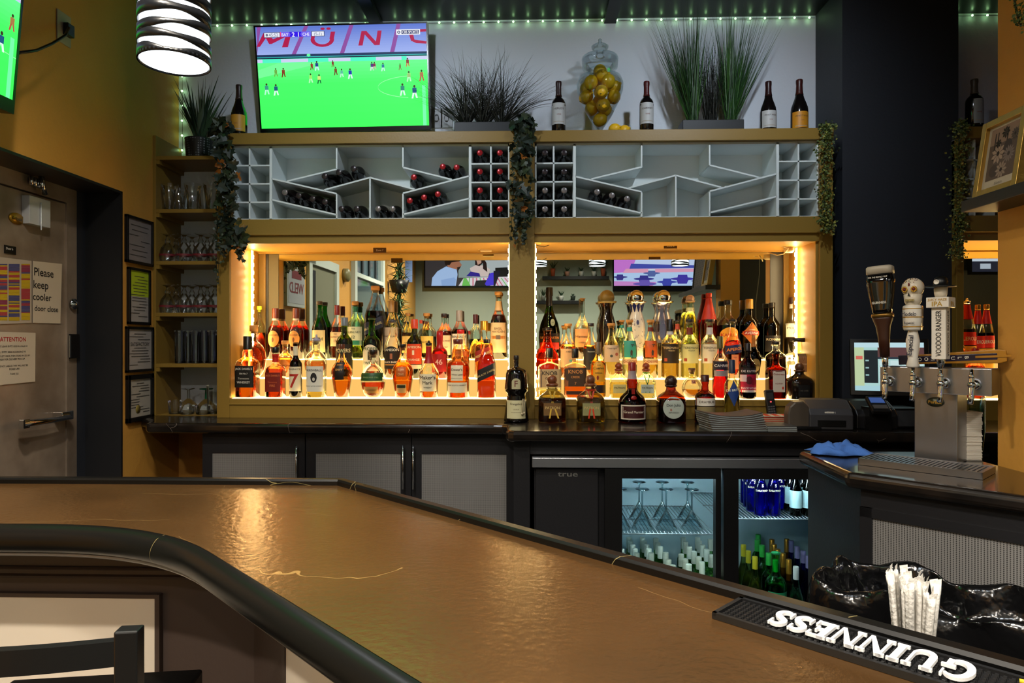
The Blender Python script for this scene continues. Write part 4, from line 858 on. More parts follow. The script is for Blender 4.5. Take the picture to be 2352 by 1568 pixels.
B(774, 701, 30, 3, 'round', CL, '#c85018', .60, ('long', '#7c1c1c', .82), [LB(.24, .50, '#e4c08c', ('THE', .86, .12, '#5a3c20', 0, .3), ('GLENLIVET', .66, .20, '#5a3c20'), ('15', .38, .24, '#5a3c20', 0, .4), w=.95)], 'amber scotch bottle with a dark red cap and cream label on the top step', group=g)
B(816, 692, 36, 3, 'round', '#d8f0dc', '#d0c058', .30, ('cork', 'cork'), [LB(.24, .56, '#d8d4a8', ('THE', .88, .11, '#3a4a30', 0, .3), ('GLENLIVET', .70, .19, '#3a4a30'), ('12', .44, .22, '#3a4a30', 0, .4), b=((-.98, .98, .02, .26, '#2c7c5c'),), w=.95)], 'pale scotch bottle with cream-green label and green neck band, top step', group=g, neck=(.82, .91, '#2c6c4c'))
B(862, 657, 46, 3, 'handle', '#e4ecf0', '#2c1408', .66, ('cork', 'cork'), [LB(.38, .54, '#181c30', ('BLUE LABEL', .45, .32, '#b8a878'), w=.97, slant=.06)], 'tall very dark corked bottle with slanted blue-black label, tallest in the left niche', sq=5, group=g)
B(899, 690, 34, 3, 'spirit', CL, '#e0a060', .52, ('long', '#b88c50', .80), [LB(.14, .54, '#d8b894', ('MACALLAN', .62, .13, '#4a3424'), w=.95)], 'clear bottle with a long tan cap and beige label beside the tallest dark bottle', group=g)
B(937, 719, 28, 3, 'spirit', CL, '#d8a848', .58, ('screw', '#b07838'), [LB(.14, .50, '#d8b060', ('MALT', .6, .16, '#5a4418', 0, .6), w=.95)], 'small tan-capped bottle with yellow label, top step of the left niche', group=g)
B(967, 735, 18, 3, 'round', CL, '#c8a040', .58, ('screw', '#d04c34'), [], 'tiny slim bottle with a coral red cap on the top step', group=g)
B(980, 719, 34, 3, 'round', CL, '#e0b850', .48, ('cork', 'cork'), [LB(.14, .50, '#dcb858', ('BALVENIE', .64, .16, '#5a4418'), w=.94)], 'clear malt bottle with a cork stopper and yellow label on the top step', group=g)
B(1020, 720, 34, 3, 'round', CL, '#c04c14', .62, ('screw', '#2c1c1a'), [LB(.10, .52, '#e4c498', ('THE BALVENIE', .72, .11, '#5a3c20'), ('SINGLE MALT', .4, .08, '#5a3c20'), w=.94)], 'amber malt bottle with a black-brown cap and tall cream label on the top step', group=g)
B(1055, 713, 36, 3, 'spirit', CL, '#7c2410', .62, ('long', '#a89c8c', .78), [LB(.14, .52, '#e4d8c0', ('BENRIACH', .84, .17, '#1c1c1c'), ('TWELVE', .5, .10, '#8c2c1c'), w=.95)], 'dark amber bottle with a silver cap and white label on the top step', group=g)
B(1092, 722, 28, 3, 'round', CL, '#f0c070', .45, ('long', '#4c1820', .80), [], 'clear bottle with a dark plum cap on the top step near the middle post', group=g)
B(1145, 670, 37, 3, 'spirit', CL, '#a04010', .66, ('cork', 'cork'), [LB(.10, .54, '#e4c090', ('BASIL', .80, .11, '#5a3c20', 0, .6), ('HAYDEN', .70, .11, '#5a3c20', 0, .8), b=((-1, 1, .46, .56, '#b87434'), (-.3, .3, .44, .58, '#6c5c4c')), w=.97)], 'tall bourbon bottle with a belted beige label, right end of the left niche', group=g, neck=(.72, .86, '#e0b880'))
# --- right niche, front row
g = NE
B(1262, 799, 54, 1, 'flat', CL, PALE, .16, ('screw', BK), [LB(.22, .58, '#c8a470', ('KNOB', .78, .34, '#2c2418', 0, .66), ('CREEK', .50, .16, '#2c2418', 0, .5), b=((-1, -.66, 0, 1, '#5c4c3c'),), w=.97)], 'flat nearly empty whiskey bottle with a tan label at the left of the right niche', sq=6, asp=.6, group=g)
B(1321, 800, 52, 1, 'flat', CL, '#f87828', .62, ('screw', BK), [LB(.24, .62, '#4c3420', ('KNOB', .78, .34, '#e89448', 0, .66), ('CREEK', .50, .16, '#e89448', 0, .7), ('7', .16, .2, '#e89448', 0, .2), b=((-1, -.66, 0, 1, '#a05c2c'),), w=.97), LB(.08, .15, '#3c2010', w=.8)], 'flat orange whiskey bottle with a dark brown label, front row of the right niche', sq=6, asp=.6, group=g)
B(1374, 785, 35, 1, 'round', CL, '#f0a828', .66, ('long', '#6c5434', .78), [LB(.30, .66, '#f0a428', ('Jose', .82, .12, '#2c2414', 0, .3), ('Cuervo', .66, .20, '#2c2414'), ('ESPECIAL', .42, .09, '#2c2414', 0, .7), b=((-.4, 0, .08, .30, '#8c2c14', 'o'),), w=.86, shape='arch'), LB(.10, .24, '#241418', w=.9)], 'gold tequila bottle with an arched yellow label, front row of the right niche', group=g)
for px, rib, lb in ((1421, '#c8342c', 'small squat tequila bottle with a red-brown ball stopper and red neck ribbon, front row'), (1484, '#6cb83c', 'small squat clear tequila bottle with a green ribbon, front row')):
    t, X, Y, z, H, r_ = B(px, 833, 42, 1, 'squat', CL, PALE if px < 1450 else '#f8f0c0', .46, ('ball', '#8c3c1c', .40), [LB(.16, .40, '#e0c878' if px < 1450 else '#d8dcc0', ('PATRON', .62, .32, '#5a4c28'), w=.7)], lb, sq=4, group=g)
    m = MB(); m.lathe([(r_ * .38, H * .70), (r_ * .40, H * .73)], (X, Y, z), 16, cap=False)
    if px > 1450:
        for s in (-1, 1): m.poly([(X + s * .012, Y - r_ * .62, z + H * .66), (X + s * .017, Y - r_ * .62, z + H * .66), (X - s * .008, Y - r_ * 1.03, z + H * .18), (X - s * .013, Y - r_ * 1.03, z + H * .18)])
    m.build('ribbon', pmat('ribbon_' + rib, rib, .5), t)
B(1589, 845, 46, 1, 'globe', CL, '#d88c30', .30, ('cork', '#6c4c2c'), [LB(.50, .62, '#c88448', b=((-.6, .6, .1, .9, '#7a2c14', 'o'),), w=.3)], 'small round globe bottle half full of amber liquid, right niche front row', group=g)
B(1654, 772, 35, 1, 'round', '#f8e8e4', '#e8141c', .54, ('long', '#5c5428', .80), [LB(.46, .60, '#20182c', ('CAMPARI', .5, .55, '#f0e8e0'), w=.97), LB(.36, .455, '#9c8c8c', w=.9)], 'bright red aperitif bottle with a dark name band, front row of the right niche', group=g)
B(1717, 788, 38, 1, 'round', '#6c3030', '#1c0808', .60, ('long', '#1a1012', .86), [LB(.44, .56, '#1c1014', ('DE KUYPER', .5, .6, '#e8dcd8'), w=.97), LB(.12, .44, '#b01c3c', ('RAZZMATAZZ', .24, .20, '#f0d8dc'), b=((-.5, .3, .44, .90, '#5c0c1c', 'o'), (.0, .9, .40, .80, '#8c1028', 'o'), (-1, -.4, .6, .98, '#e8c8c8'), (-1, 1, 0, .12, '#e8d8d4')), w=.97)], 'dark raspberry liqueur bottle with a pink berry label, front row', group=g)
B(1782, 800, 40, 1, 'square', '#c86c30', '#7c2408', .58, ('pour', BK), [LB(.14, .56, '#d8c8b4', ('Cointreau', .84, .16, '#8c3c2c'), ('LIQUEUR', .4, .10, '#8c3c2c', 0, .6), b=((.5, .8, .12, .26, '#c83c1c', 'o'),), w=.68)], 'square brown liqueur bottle with a white label and black pourer, front row', sq=6, group=g)
B(1836, 833, 56, 1, 'squat', '#1c140f', None, 0, ('ball', '#5c3824', .36), [LB(.08, .40, '#0d0b0a', ('XO CAFE', .5, .22, '#5c5448', 0, .7), w=.45)], 'squat black coffee tequila bottle with a brown ball stopper, right end of the right niche', sq=3.5, opaque=True, group=g)
# --- right niche, middle step
B(1257, 757, 52, 2, 'burgundy', '#f8b090', '#e04818', .60, ('pour', BK), [], 'red-orange sloping bottle with a black pourer at the left end of the middle step', group=g)
B(1305, 743, 37, 2, 'spirit', CL, '#f89c40', .62, ('cork', 'cork'), [LB(.20, .54, '#d8a46c', ('ANEJO', .84, .10, '#4a3420', 0, .6), b=((.1, .7, .3, .42, '#6ca084'),), w=.95)], 'orange tequila bottle with a cork and plain tan label, middle step', group=g)
B(1357, 742, 35, 2, 'spirit', CL, '#f0a040', .60, ('screw', '#2c2420'), [LB(.16, .54, '#241e18', ('Reposado', .86, .09, '#c8c0a8', 0, .5), ('100', .4, .10, '#5c8c5c', 0, .4), w=.96)], 'orange bottle with a black label behind the arched yellow label bottle', group=g)
B(1404, 742, 39, 2, 'spirit', CL, '#f4d890', .60, ('cork', 'cork'), [LB(.30, .60, '#d8b48c', ('Casamigos', .82, .13, '#5a4430', 0, .7), b=((-.3, .1, .28, .44, '#4c4c3c', 'o'), (.4, .8, .36, .56, '#b05844', 'o')), w=.95)], 'pale tequila bottle with a beige label and lip print, middle step', group=g)
for px, c1, lb in ((1446, '#3ca084', 'tequila bottle with a square teal stag label, middle step'), (1494, '#e0601c', 'tequila bottle with a square orange stag label, middle step')):
    B(px, 734, 34, 2, 'spirit', CL, '#f4ecb0' if px < 1460 else '#f8c850', .56, ('cork', 'cork'), [LB(.36, .64, c1, b=((-.05, .35, .12, .45, '#4a3c2c', 'o'), (.22, .36, .30, .72, '#4a3c2c'), (.05, .6, .74, .79, '#4a3c2c'), (-.02, .06, .04, .3, '#4a3c2c'), (.26, .33, .04, .3, '#4a3c2c')), w=.97), LB(.24, .34, '#e8c484', ('CAZADORES', .5, .7, '#a8341c'), w=.97)], lb, group=g, neck=(.80, .87, c1 if px < 1460 else '#7c2c1c'))
for px, gc, lc, ic, cp, lb in ((1539, '#e8c060', '#2c2014', '#d8b880', '#0f0d0d', 'amber tequila bottle with a black textured label and tall black cap, middle step'), (1584, '#f4ec98', '#dcd088', '#4a4838', '#2c2826', 'pale yellow tequila bottle with a yellow label, middle step'), (1630, '#f8f4d8', '#e4d4b4', '#5a4c3c', '#2c2826', 'clear tequila bottle with an off-white label, middle step')):
    B(px, 733, 40, 2, 'round', CL, gc, .60, ('cork', cp) if px > 1560 else ('long', cp, .80), [LB(.26, .58, lc, ('TEREMANA', .80, .16, ic), ('TEQUILA', .66, .09, ic, 0, .6), b=((-.8, -.5, .10, .26, '#a8442c'),), w=.97)], lb, group=g, neck=(.74, .86, '#7c2c1c' if px == 1584 else '#d8d0c8'))
B(1683, 731, 39, 2, 'spirit', CL, '#f04818', .64, ('pour', BK), [LB(.42, .56, '#1c2450', ('APEROL', .5, .62, '#f49038'), w=.97, slant=.02), LB(.16, .40, '#e88858', ('ITALIA', .8, .10, '#6c2c1c', 0, .5), w=.4)], 'orange aperitif bottle with a slanted dark blue name band, middle step', group=g)
B(1731, 769, 34, 2, 'tear', '#3c2814', '#180c06', .66, ('foil', '#b06c2c', .72), [LB(.16, .46, '#6c5c3c', ('nocello', .5, .24, '#241c10'), shape='oval', w=.8)], 'nearly black liqueur bottle with an orange foil neck and round label, middle step', group=g)
B(1782, 784, 46, 2, 'round', CL, '#140806', .60, ('screw', '#1a1614'), [LB(.10, .30, '#c8b078', ('BLACK', .6, .45, '#3c2c1c'), w=.94)], 'wide bottle of black liquid with a low cream label, middle step', group=g)
B(1835, 776, 52, 2, 'square', CL, '#f8d8a0', .34, ('wide', '#241a14'), [LB(.18, .62, '#8c6440', ('DISARONNO', .42, .14, '#d8b88c'), b=((-.25, .25, .62, .88, '#6c4828', 'o'),), w=.5)], 'square almond liqueur bottle with a flat square black cap, right end of the middle step', sq=6, group=g)
# --- right niche, top step
B(1262, 660, 49, 3, 'champ', '#6cc038', '#6a2008', .66, ('long', '#1c1814', .88), [LB(.24, .36, '#1a1210', ('REMY MARTIN', .5, .5, '#d88c3c'), w=.96), LB(.14, .235, '#b81c14', w=.95), LB(.46, .56, '#a8b088', ('VSOP', .5, .3, '#4c4c2c', 0, .5), shape='oval', w=.28, x=.28)], 'tall green cognac bottle with sloping shoulders, left end of the top step', group=g, neck=(.74, .88, '#1a1412'))
B(1338, 685, 38, 3, 'longneck', CL, '#f8c890', .50, ('cork', 'cork'), [LB(.20, .50, '#eca460', ('Hennessy', .58, .22, '#4a2410'), ('COGNAC', .25, .11, '#4a2410', 0, .6), w=.95)], 'clear long-necked cognac bottle with an orange label on the top step', group=g)
for px, gl, lq, op, cp, lb in ((1394, '#160d08', None, True, '#8c7438', 'curvy black ceramic bottle with a bronze ball stopper'), (1462, '#e4d8c0', None, True, 'silver', 'curvy white ceramic bottle painted with blue leaves and a silver ball stopper'), (1524, '#e8e4f4', None, False, 'silver', 'curvy clear glass bottle with a silver ball stopper')):
    t, X, Y, z, H, r_ = B(px, 666, 40, 3, 'deco', gl, lq, .76, ('ball', cp, .86) if cp != 'silver' else ('ball', 'silver', .86), [LB(.46, .60, '#d8ccb4', shape='oval', w=.36, b=((-.5, .5, .25, .75, '#3c3c5c', 'o'),))] if px == 1462 else [], lb, opaque=op, group=g)
    if px == 1462:
        m = MB(); P0 = PR['deco']; rr = random.Random(8); Ri = lambda z: rad_at(P0, z) * r_
        for k in range(9):   # star petals round the collar
            a = 2 * pi * k / 9 + .2; V = []
            for aa, zq in ((a - .34, .77), (a, .815), (a + .34, .77), (a + .05, .68), (a - .05, .68)): q = Ri(zq) + .0012; V.append((X + q * sin(aa), Y - q * cos(aa), z + zq * H))
            m.poly(V)
        for k in range(90):
            a = rr.uniform(-1.4, 1.4); zq = rr.uniform(.08, .60)
            if abs(a) < .5 and .48 < zq < .68 and not (abs(abs(a) - .45) < .1): continue
            tl = rr.uniform(0, pi); V = []
            for j in range(6):
                b = 2 * pi * j / 6; du, dv = .0035 * cos(b), .0014 * sin(b); u, v = du * cos(tl) - dv * sin(tl), du * sin(tl) + dv * cos(tl)
                q = Ri(zq) + .0012; aa = a + u / q; V.append((X + q * sin(aa), Y - q * cos(aa), z + zq * H + v))
            m.poly(V)
        m.build('painted_pattern', pmat('cobalt_paint', '#1c2054', .3), t)
B(1428, 735, 28, 3, 'spirit', CL, '#f0f0d0', .56, ('cork', 'cork'), [], 'clear bottle with a teal neck band behind the teal stag label', group=g, neck=(.80, .87, '#3c9478'))
B(1556, 735, 26, 3, 'spirit', CL, '#f8d8a0', .50, ('cork', '#2c2826'), [], 'slim clear bottle with a red neck strip between the ball-stoppered and tall bottles', group=g, neck=(.76, .90, '#d85c3c'))
B(1585, 677, 38, 3, 'deco2', '#f0f4dc', '#f4ec9c', .74, ('ball', '#c8a488', .52), [], 'tall pale yellow tequila bottle with a round glass stopper on the top step', group=g, neck=(.74, .80, '#e0d890'))
B(1628, 673, 36, 3, 'handle', '#e84c28', '#e0a020', .60, ('screw', '#b82c14'), [], 'tall bright red bottle fading to yellow liquid on the top step', group=g, neck=(.60, .92, '#c83014'))
B(1672, 689, 44, 3, 'round', CL, '#1c0a06', .58, ('screw', '#121010'), [LB(.20, .54, '#e89c28', ('KAHLUA', .62, .26, '#b82818'), w=.94, shape='arch')], 'big clear-shouldered coffee liqueur bottle with a yellow arched label, top step', group=g)
B(1721, 687, 42, 3, 'round', '#2c1c14', '#0c0604', .66, ('long', '#b8842c', .84), [LB(.24, .62, '#e07c2c', ('AMARO', .66, .07, '#f0e0c8', 0, .4), ('AVERNA', .52, .15, '#f4e8d8', 0, .86), b=((-.92, .92, .43, .60, '#b8241c'),), shape='diamond', w=.97)], 'dark amaro bottle with an orange diamond label and gold cap, top step', group=g)
B(1773, 695, 36, 3, 'round', '#3c302c', '#080606', .66, ('screw', '#15120f'), [LB(.14, .42, '#1a1614', ('ROMANA', .76, .24, '#c8b890'), ('BLACK', .4, .14, '#c8b890', 0, .5), w=.95)], 'black sambuca bottle with a black label near the right end of the top step', group=g)
B(1820, 683, 37, 3, 'spirit', CL, '#f4e8a8', .34, ('long', '#3c2420', .90), [LB(.36, .58, '#e4d8bc', ('MOLINARI', .66, .26, '#1c1c20'), ('EXTRA', .30, .12, '#6c3c2c', 0, .4), w=.95)], 'clear sambuca bottle with a white name label at the right end of the top step', group=g, neck=(.82, .89, '#d8c8b8'))
# --- bottles standing on the counter
g = 'bottles standing on the back counter'
K = ('c',)
t, X, Y, z, H, r_ = B(1186, 816, 58, (3.50, CT), 'monk', '#0c0806', None, 0, ('screw', '#181210'), [LB(.50, .66, '#a8a07c', ('F', .5, .8, '#5c1c14'), w=.4, shape='arch'), LB(.06, .33, '#bcb48c', ('Frangelico', .80, .16, '#4c3c28'), ('LIQUEUR', .5, .08, '#6c5c40', 0, .5), ('since the XVII century', .34, .06, '#6c5c40', 0, .7), w=.92)], 'dark monk-shaped liqueur bottle with a rope belt in front of the middle post', opaque=True, group=g)
m = MB(); zr_ = .36 * H; m.tube([(X + r_ * .66 * cos(a), Y + r_ * .66 * sin(a), z + zr_ - .03) for a in [2 * pi * k / 20 for k in range(21)]], .0022, 6); m.tube([(X + .03, Y - r_ * .70, z + zr_ - .03), (X + .034, Y - r_ * .86, z + .12), (X + .03, Y - r_ * .95, z + .045)], .0022, 6); m.tube([(X + .03, Y - r_ * .70, z + zr_ - .03), (X + .040, Y - r_ * .86, z + .12), (X + .041, Y - r_ * .95, z + .05)], .0022, 6)
for q in ((.03, .045), (.041, .05)): m.sphere((X + q[0], Y - r_ * .95, z + q[1]), .006, 8, 6)
m.build('rope_belt', pmat('rope', '#b8a888', .8), t)
for px, lq, rib, lb in ((1268, '#7c3c14', '#c8a038', 'squat dark amber tequila bottle with crossed gold ribbon on the counter'), (1356, '#b89c30', '#c83818', 'squat olive-gold tequila bottle with crossed red-orange ribbon on the counter')):
    t, X, Y, z, H, r_ = B(px, 861, 64, (3.50, CT), 'squat', '#f0f0e8', lq, .52, ('ball', '#6c3a20', .36), [LB(.16, .42, '#6c4c24' if px < 1300 else '#8c8858', ('PATRON', .62, .30, '#c8a868'), w=.62)], lb, sq=4.5, group=g)
    m = MB(); m.lathe([(r_ * .40, H * .66), (r_ * .42, H * .70)], (X, Y, z), 16, cap=False)
    for s in (-1, 1): m.add([(X + s * .014 + d, Y - r_ * .50, z + H * .66) for d in (-.004, .004)] + [(X - s * .002 + d, Y - r_ * .99, z + H * .44) for d in (-.004, .004)] + [(X - s * (.030 if px < 1300 and s < 0 else .014) + d, Y - r_ * 1.04, z + H * .10) for d in (-.004, .004)], [(0, 1, 3, 2), (2, 3, 5, 4)])
    m.build('ribbon', pmat('ribbon_' + rib, rib, .4), t)
t, X, Y, z, H, r_ = B(1452, 832, 64, (3.50, CT), 'marnier', '#b85c2c', '#3c0c04', .56, ('long', '#8c1c14', .86), [LB(.06, .30, '#d8ccb8', b=((-.93, .93, .08, .92, '#3c1010'),), w=.86), LB(.12, .25, '#3c1010', ('Grand Marnier', .5, .42, '#e0d0b8'), w=.76)], 'wide brown liqueur bottle with red wax seal and black-white label, on the counter', group=g, neck=(.72, .86, '#9c8888'))
m = MB(); m.box(X - .008, X + .008, Y - r_ * .60, Y - r_ * .56, z + H * .40, z + H * .56); m.sphere((X, Y - r_ * .80, z + H * .40), .016, 12, 8, sc_=(1, .4, 1)); m.build('wax_seal', pmat('red_wax', '#8c1410', .3), t)
B(1541, 862, 62, (3.50, CT), 'squat', '#c86c3c', '#5c5c60', .50, ('ball', '#2c1610', .46), [LB(.10, .56, '#a8b0a4', ('Don Julio', .62, .17, '#20242c'), ('REPOSADO', .28, .09, '#4c4c48', 0, .6), b=((-.35, -.15, .34, .46, '#9c6c5c', 'o'),), shape='oval', w=.84)], 'squat tequila bottle with a big pale oval label on the counter', sq=4.5, group=g)
B(1619, 861, 46, (3.50, CT), 'square', '#c86030', '#4c1006', .60, ('long', '#3c1410', .86), [LB(.36, .52, '#e4dccc', ('DRAMBUIE', .5, .42, '#3c1c14'), w=.97), LB(.06, .34, '#8c7c54', ('LIQUEUR', .6, .15, '#4c3c20', 0, .6), w=.9)], 'brown liqueur bottle with a cream name band on the counter, behind the menus', group=g)
B(1681, 826, 34, (3.50, CT), 'bordeaux', '#f4f4dc', '#f4ecb0', .46, ('long', '#1c2c44', .78), [LB(.26, .68, '#1c3c7c', ('DE BRITO', .62, .12, '#e8e8d8', .12, .9), shape='diamond', w=.97)], 'clear bottle with a dark blue cap and blue diamond label standing on the counter', group=g, name='wine_bottle')
# --- third bay
g = 'red-necked bottles beyond the black column'
for px, yt, w_, lb in ((2221, 685, 36, 'red-necked cordial bottle with a pourer and red name band beyond the black column'), (2246, 700, 30, 'red-necked cordial bottle with a gold cap, middle one beyond the black column'), (2266, 699, 30, 'red-necked cordial bottle half hidden by the yellow wall edge')):
    B(px, yt, w_, (3.80, Z2), 'handle', CL, '#1c0a06', .62, ('pour', 'silver') if px == 2221 else ('screw', 'gold'), [LB(.42, .58, '#d82c1c', ('LEROUX', .5, .52, '#f0dcc0'), w=.97), LB(.14, .41, '#e0a030', b=((-.8, -.1, .3, .8, '#d8441c', 'o'), (.0, .7, .5, .95, '#6c3c20', 'o')), w=.97)], lb, group=g, neck=(.74, .92, '#d82c24'))
B(2203, 735, 26, (3.69, Z1), 'round', CL, '#f06820', .66, ('long', 'gold', .80), [LB(.14, .5, '#e8a030', w=.9)], 'orange cordial bottle with a gold cap just right of the black column', group=g)
B(2240, 800, 40, (3.69, Z1), 'round', CL, '#f04c28', .66, ('screw', '#c82418'), [LB(.14, .5, '#e86048', w=.9)], 'coral red bottle behind the lying tap handle beyond the black column', group=g)

# --- wine bottles on the top ledge
g = 'wine bottles standing on the top ledge'
def wine(px, yt, w_, prof, cap, lc, lb, lz=(.16, .55), txt='', wl=.95, Y=3.72):
    return B(px, yt, w_, (Y, Z_L1), prof, '#100c0c', None, 0, ('foil', cap, .72), [LB(lz[0], lz[1], lc, (txt, .72, .13, '#4c3c34', 0, .75), ('WINE', .45, .08, '#8c4c3c', 0, .5), w=wl, b=((-.8, .8, .10, .14, '#a89c8c'),))] if lc else [], lb, opaque=True, group=g, name='wine_bottle')
wine(549, 196, 36, 'burgundy', '#2c1c1c', '#c89030', 'wine bottle with an amber label between the left ledge plant and the television', (.12, .42))
wine(1283, 188, 32, 'bordeaux', '#2c1614', '#b8b8b8', 'wine bottle with a pale label right of the spiky dark plant', txt='MERLOT', lz=(.19, .58))
wine(1485, 188, 32, 'bordeaux', '#4c1418', '#b8b8b8', 'wine bottle with a pale label right of the lemon jar', txt='CABERNET', lz=(.19, .58))
wine(1765, 188, 35, 'burgundy', '#2c1214', '#b8b8b8', 'wine bottle with a pale label right of the tall green grass planter', txt='PINOT NOIR', lz=(.10, .42))
wine(1836, 184, 38, 'burgundy', '#3c1614', '#c8861c', 'wine bottle with an orange label at the right end of the top ledge', lz=(.08, .38), txt='PINOT NOIR')
wine(2238, 183, 36, 'bordeaux', '#4c4840', '#98a0a8', 'wine bottle with a pale side label beyond the black column', (.14, .60), wl=.6)

# --- wine bottles lying in the racks: one is built, the rest are copies
M_wineg = pmat('dark_wine_glass', '#0d0a0b', .12, coat=.5)
def lying(capcol, nm='wine_bottle'):
    t = thing(nm, 'x', 'wine bottle', (0, 0, 0)); M = Matrix.Rotation(pi / 2, 4, 'X')   # neck towards -Y
    prof = [(r * .0375, z * .235) for r, z in PR['bordeaux'][:11]]
    m = MB(); m.lathe(prof, (0, 0, 0), 24, M=M); m.build('glass', M_wineg, t)
    m = MB(); m.lathe([(.0150, .172), (.0158, .178), (.0158, .234), (.0155, .235)], (0, 0, 0), 18, M=M); m.build('capsule', pmat('capsule_side', '#120d0f', .2), t)
    m = MB(); m.lathe([(.0157, .2352), (.0157, .2385), (.0135, .240)], (0, 0, 0), 18, M=M); m.build('cap_top', capcol, t)
    return t
protos = {'red': lying(pmat('red_capsule', '#a01820', .25, .3)), 'dark': lying(pmat('dark_capsule', '#2c2226', .25)), 'grey': lying(pmat('grey_capsule', '#77706f', .25, .3))}
used_p = set()
def place(kind, px, yfloor, lb, grp, slope=0.):
    t = protos[kind]; yy = YF + .018; r = .0375; Yc = 3.855; x = XP(px, yy + .07); z = ZP(yfloor, yy, px) + r / cos(slope) + .0005
    if kind in used_p: t = dup(t, label=lb, group=grp)
    else: used_p.add(kind); t['label'] = lb; t['group'] = grp
    t.location = (x, Yc, z)
ordn = ('top', 'second', 'third', 'bottom')
for i, yf in enumerate((369.5, 412.5, 455.5, 498)):
    for j, px in enumerate((1105, 1150)): place('red', px, yf, 'red-capped wine bottle, %s row, %s column of cells left of the middle post' % (ordn[i], ('left', 'right')[j]), 'wine bottles in the cells left of the middle post')
    for j, px in enumerate((1251, 1294)): place('dark' if i < 2 else 'grey', px, yf, '%s-capped wine bottle, %s row, %s column of cells right of the middle post' % ('dark' if i < 2 else 'grey', ordn[i], ('left', 'right')[j]), 'wine bottles in the cells right of the middle post')
def fl(x0, y0, x1, y1, px): return y0 + (y1 - y0) * (px - x0) / (x1 - x0) - 4
s_ = math.atan2(36, 150)
g = 'wine bottles lying on slanted rack shelves'
for k, px in enumerate((668, 699, 730, 758)): place('dark' if k else 'grey', px, fl(621, 453, 771, 489, px), 'dark wine bottle, %s from the left on the long low slanted shelf, left rack' % ('first', 'second', 'third', 'fourth')[k], g, s_)
for k, px in enumerate((757, 789, 822)): place('dark', px, fl(742, 431, 848, 403, px), 'dark wine bottle, %s from the left under the left diamond peak, left rack' % ('first', 'second', 'third')[k], g, s_)
place('red', 957, fl(924, 440, 1077, 401, 965), 'single red-capped wine bottle in the notch right of the peak, left rack', g, s_)
for k, px in enumerate((1022, 1053)): place('red', px, fl(924, 440, 1077, 401, px) if k else fl(924, 380, 1040, 410, px) + 0, 'red-capped wine bottle, %s of two on the upper right slanted shelf, left rack' % ('left', 'right')[k], g, s_)
for k, px in enumerate((948, 980, 1011)): place('red', px, fl(924, 489, 1077, 453, px), 'red-capped wine bottle, %s of three on the low right slanted shelf, left rack' % ('left', 'middle', 'right')[k], g, s_)
for k, px in enumerate((795, 829, 877, 909)): place('dark' if k < 2 else 'grey', px, 497.5, 'dark wine bottle on the rack floor, %s from the left under the central peak' % ('first', 'second', 'third', 'fourth')[k], g)
for k, px in enumerate((1368, 1401, 1435)): place('grey', px, fl(1324, 453, 1475, 489, px), 'grey-capped wine bottle, %s of three on the slanted shelf of the right rack' % ('left', 'middle', 'right')[k], g, s_)
# ================================================================ glass-door cooler under the counter
YK = 3.16
kx = lambda px: XP(px, YK); kz = lambda py, px=1500: ZP(py, YK, px)
ck = thing('glass_door_cooler', 'long black back bar cooler with two lit glass doors and a steel top strip', 'refrigerator', (kx(1222), YK, 0))
x0, x1, xi0, xi1 = kx(1222), kx(1886), kx(1392), 1.57; zt = kz(1072); zi = kz(1090)
m = MB(); m.box(x0, x1, YK - .03, YK + .02, zt, kz(1050)); m.build('steel_strip', brushed('light_steel', '#b4b8c0', .35, (1, 1, .06)), ck, .002)
m = MB(); m.box(x0 + .01, xi0, YK + .03, 3.9, .06, zt); m.box(xi0, xi1 + .02, 3.88, 3.90, .06, zt); m.box(xi0, xi1 + .02, YK + .03, 3.9, .02, .08); m.box(xi0, xi1 + .02, YK + .03, 3.9, zt - .02, zt + .01); m.box(xi1, xi1 + .02, YK + .03, 3.9, .06, zt); m.build('body', M_cab, ck)
M_ins = pmat('cooler_liner', '#b4d0da', .4)
m = MB(); m.box(xi0, xi0 + .01, YK + .035, 3.87, .08, zt - .02); m.box(xi1 - .01, xi1, YK + .035, 3.87, .08, zt - .02); m.box(xi0, xi1, 3.86, 3.879, .08, zt - .02); m.box(xi0, xi1, YK + .035, 3.87, .081, .09); m.box(xi0, xi1, YK + .035, 3.87, zt - .03, zt - .021); m.build('liner', M_ins, ck)
m = MB(); m.box(kx(1230), kx(1374), YK + .0, YK + .03, .1, zt - .01); m.build('compressor_panel', M_cab, ck, .003)
m = MB(); text_on(m, 'true', frame((kx(1304), YK - .0005, kz(1089)), (1, 0, 0), (0, 0, 1)), .034, .11, sx=1.6); m.build('maker_plate', pmat('dull_silver', '#8a8a86', .4, .7), ck)
M_tube = emat('cooler_lamp', (.80, .94, 1), 120)
for a, b, ga, gb, nm in ((1388, 1652, 1427, 1640, 1), (1658, 1888, 1692, 1867, 2)):
    d = MB(); z0 = .1; za, zb_ = kz(1096), .16
    d.box(kx(a), kx(ga), YK - .03, YK + .015, z0, zt - .004); d.box(kx(gb), kx(b), YK - .03, YK + .015, z0, zt - .004); d.box(kx(ga), kx(gb), YK - .03, YK + .015, za, zt - .004); d.box(kx(ga), kx(gb), YK - .03, YK + .015, z0, zb_)
    do = d.build('door', M_blk, ck)
    m = MB(); m.box(kx(ga), kx(gb), YK - .012, YK - .008, zb_, za); m.build('glass_pane', thin('#f4fbfa', .5), do)
    m = MB(); m.tube([(kx(ga) + .01, YK + .05, za + .006), (kx(gb) - .01, YK + .05, za + .006)], .007, 8); m.build('lamp_tube', M_tube, ck)
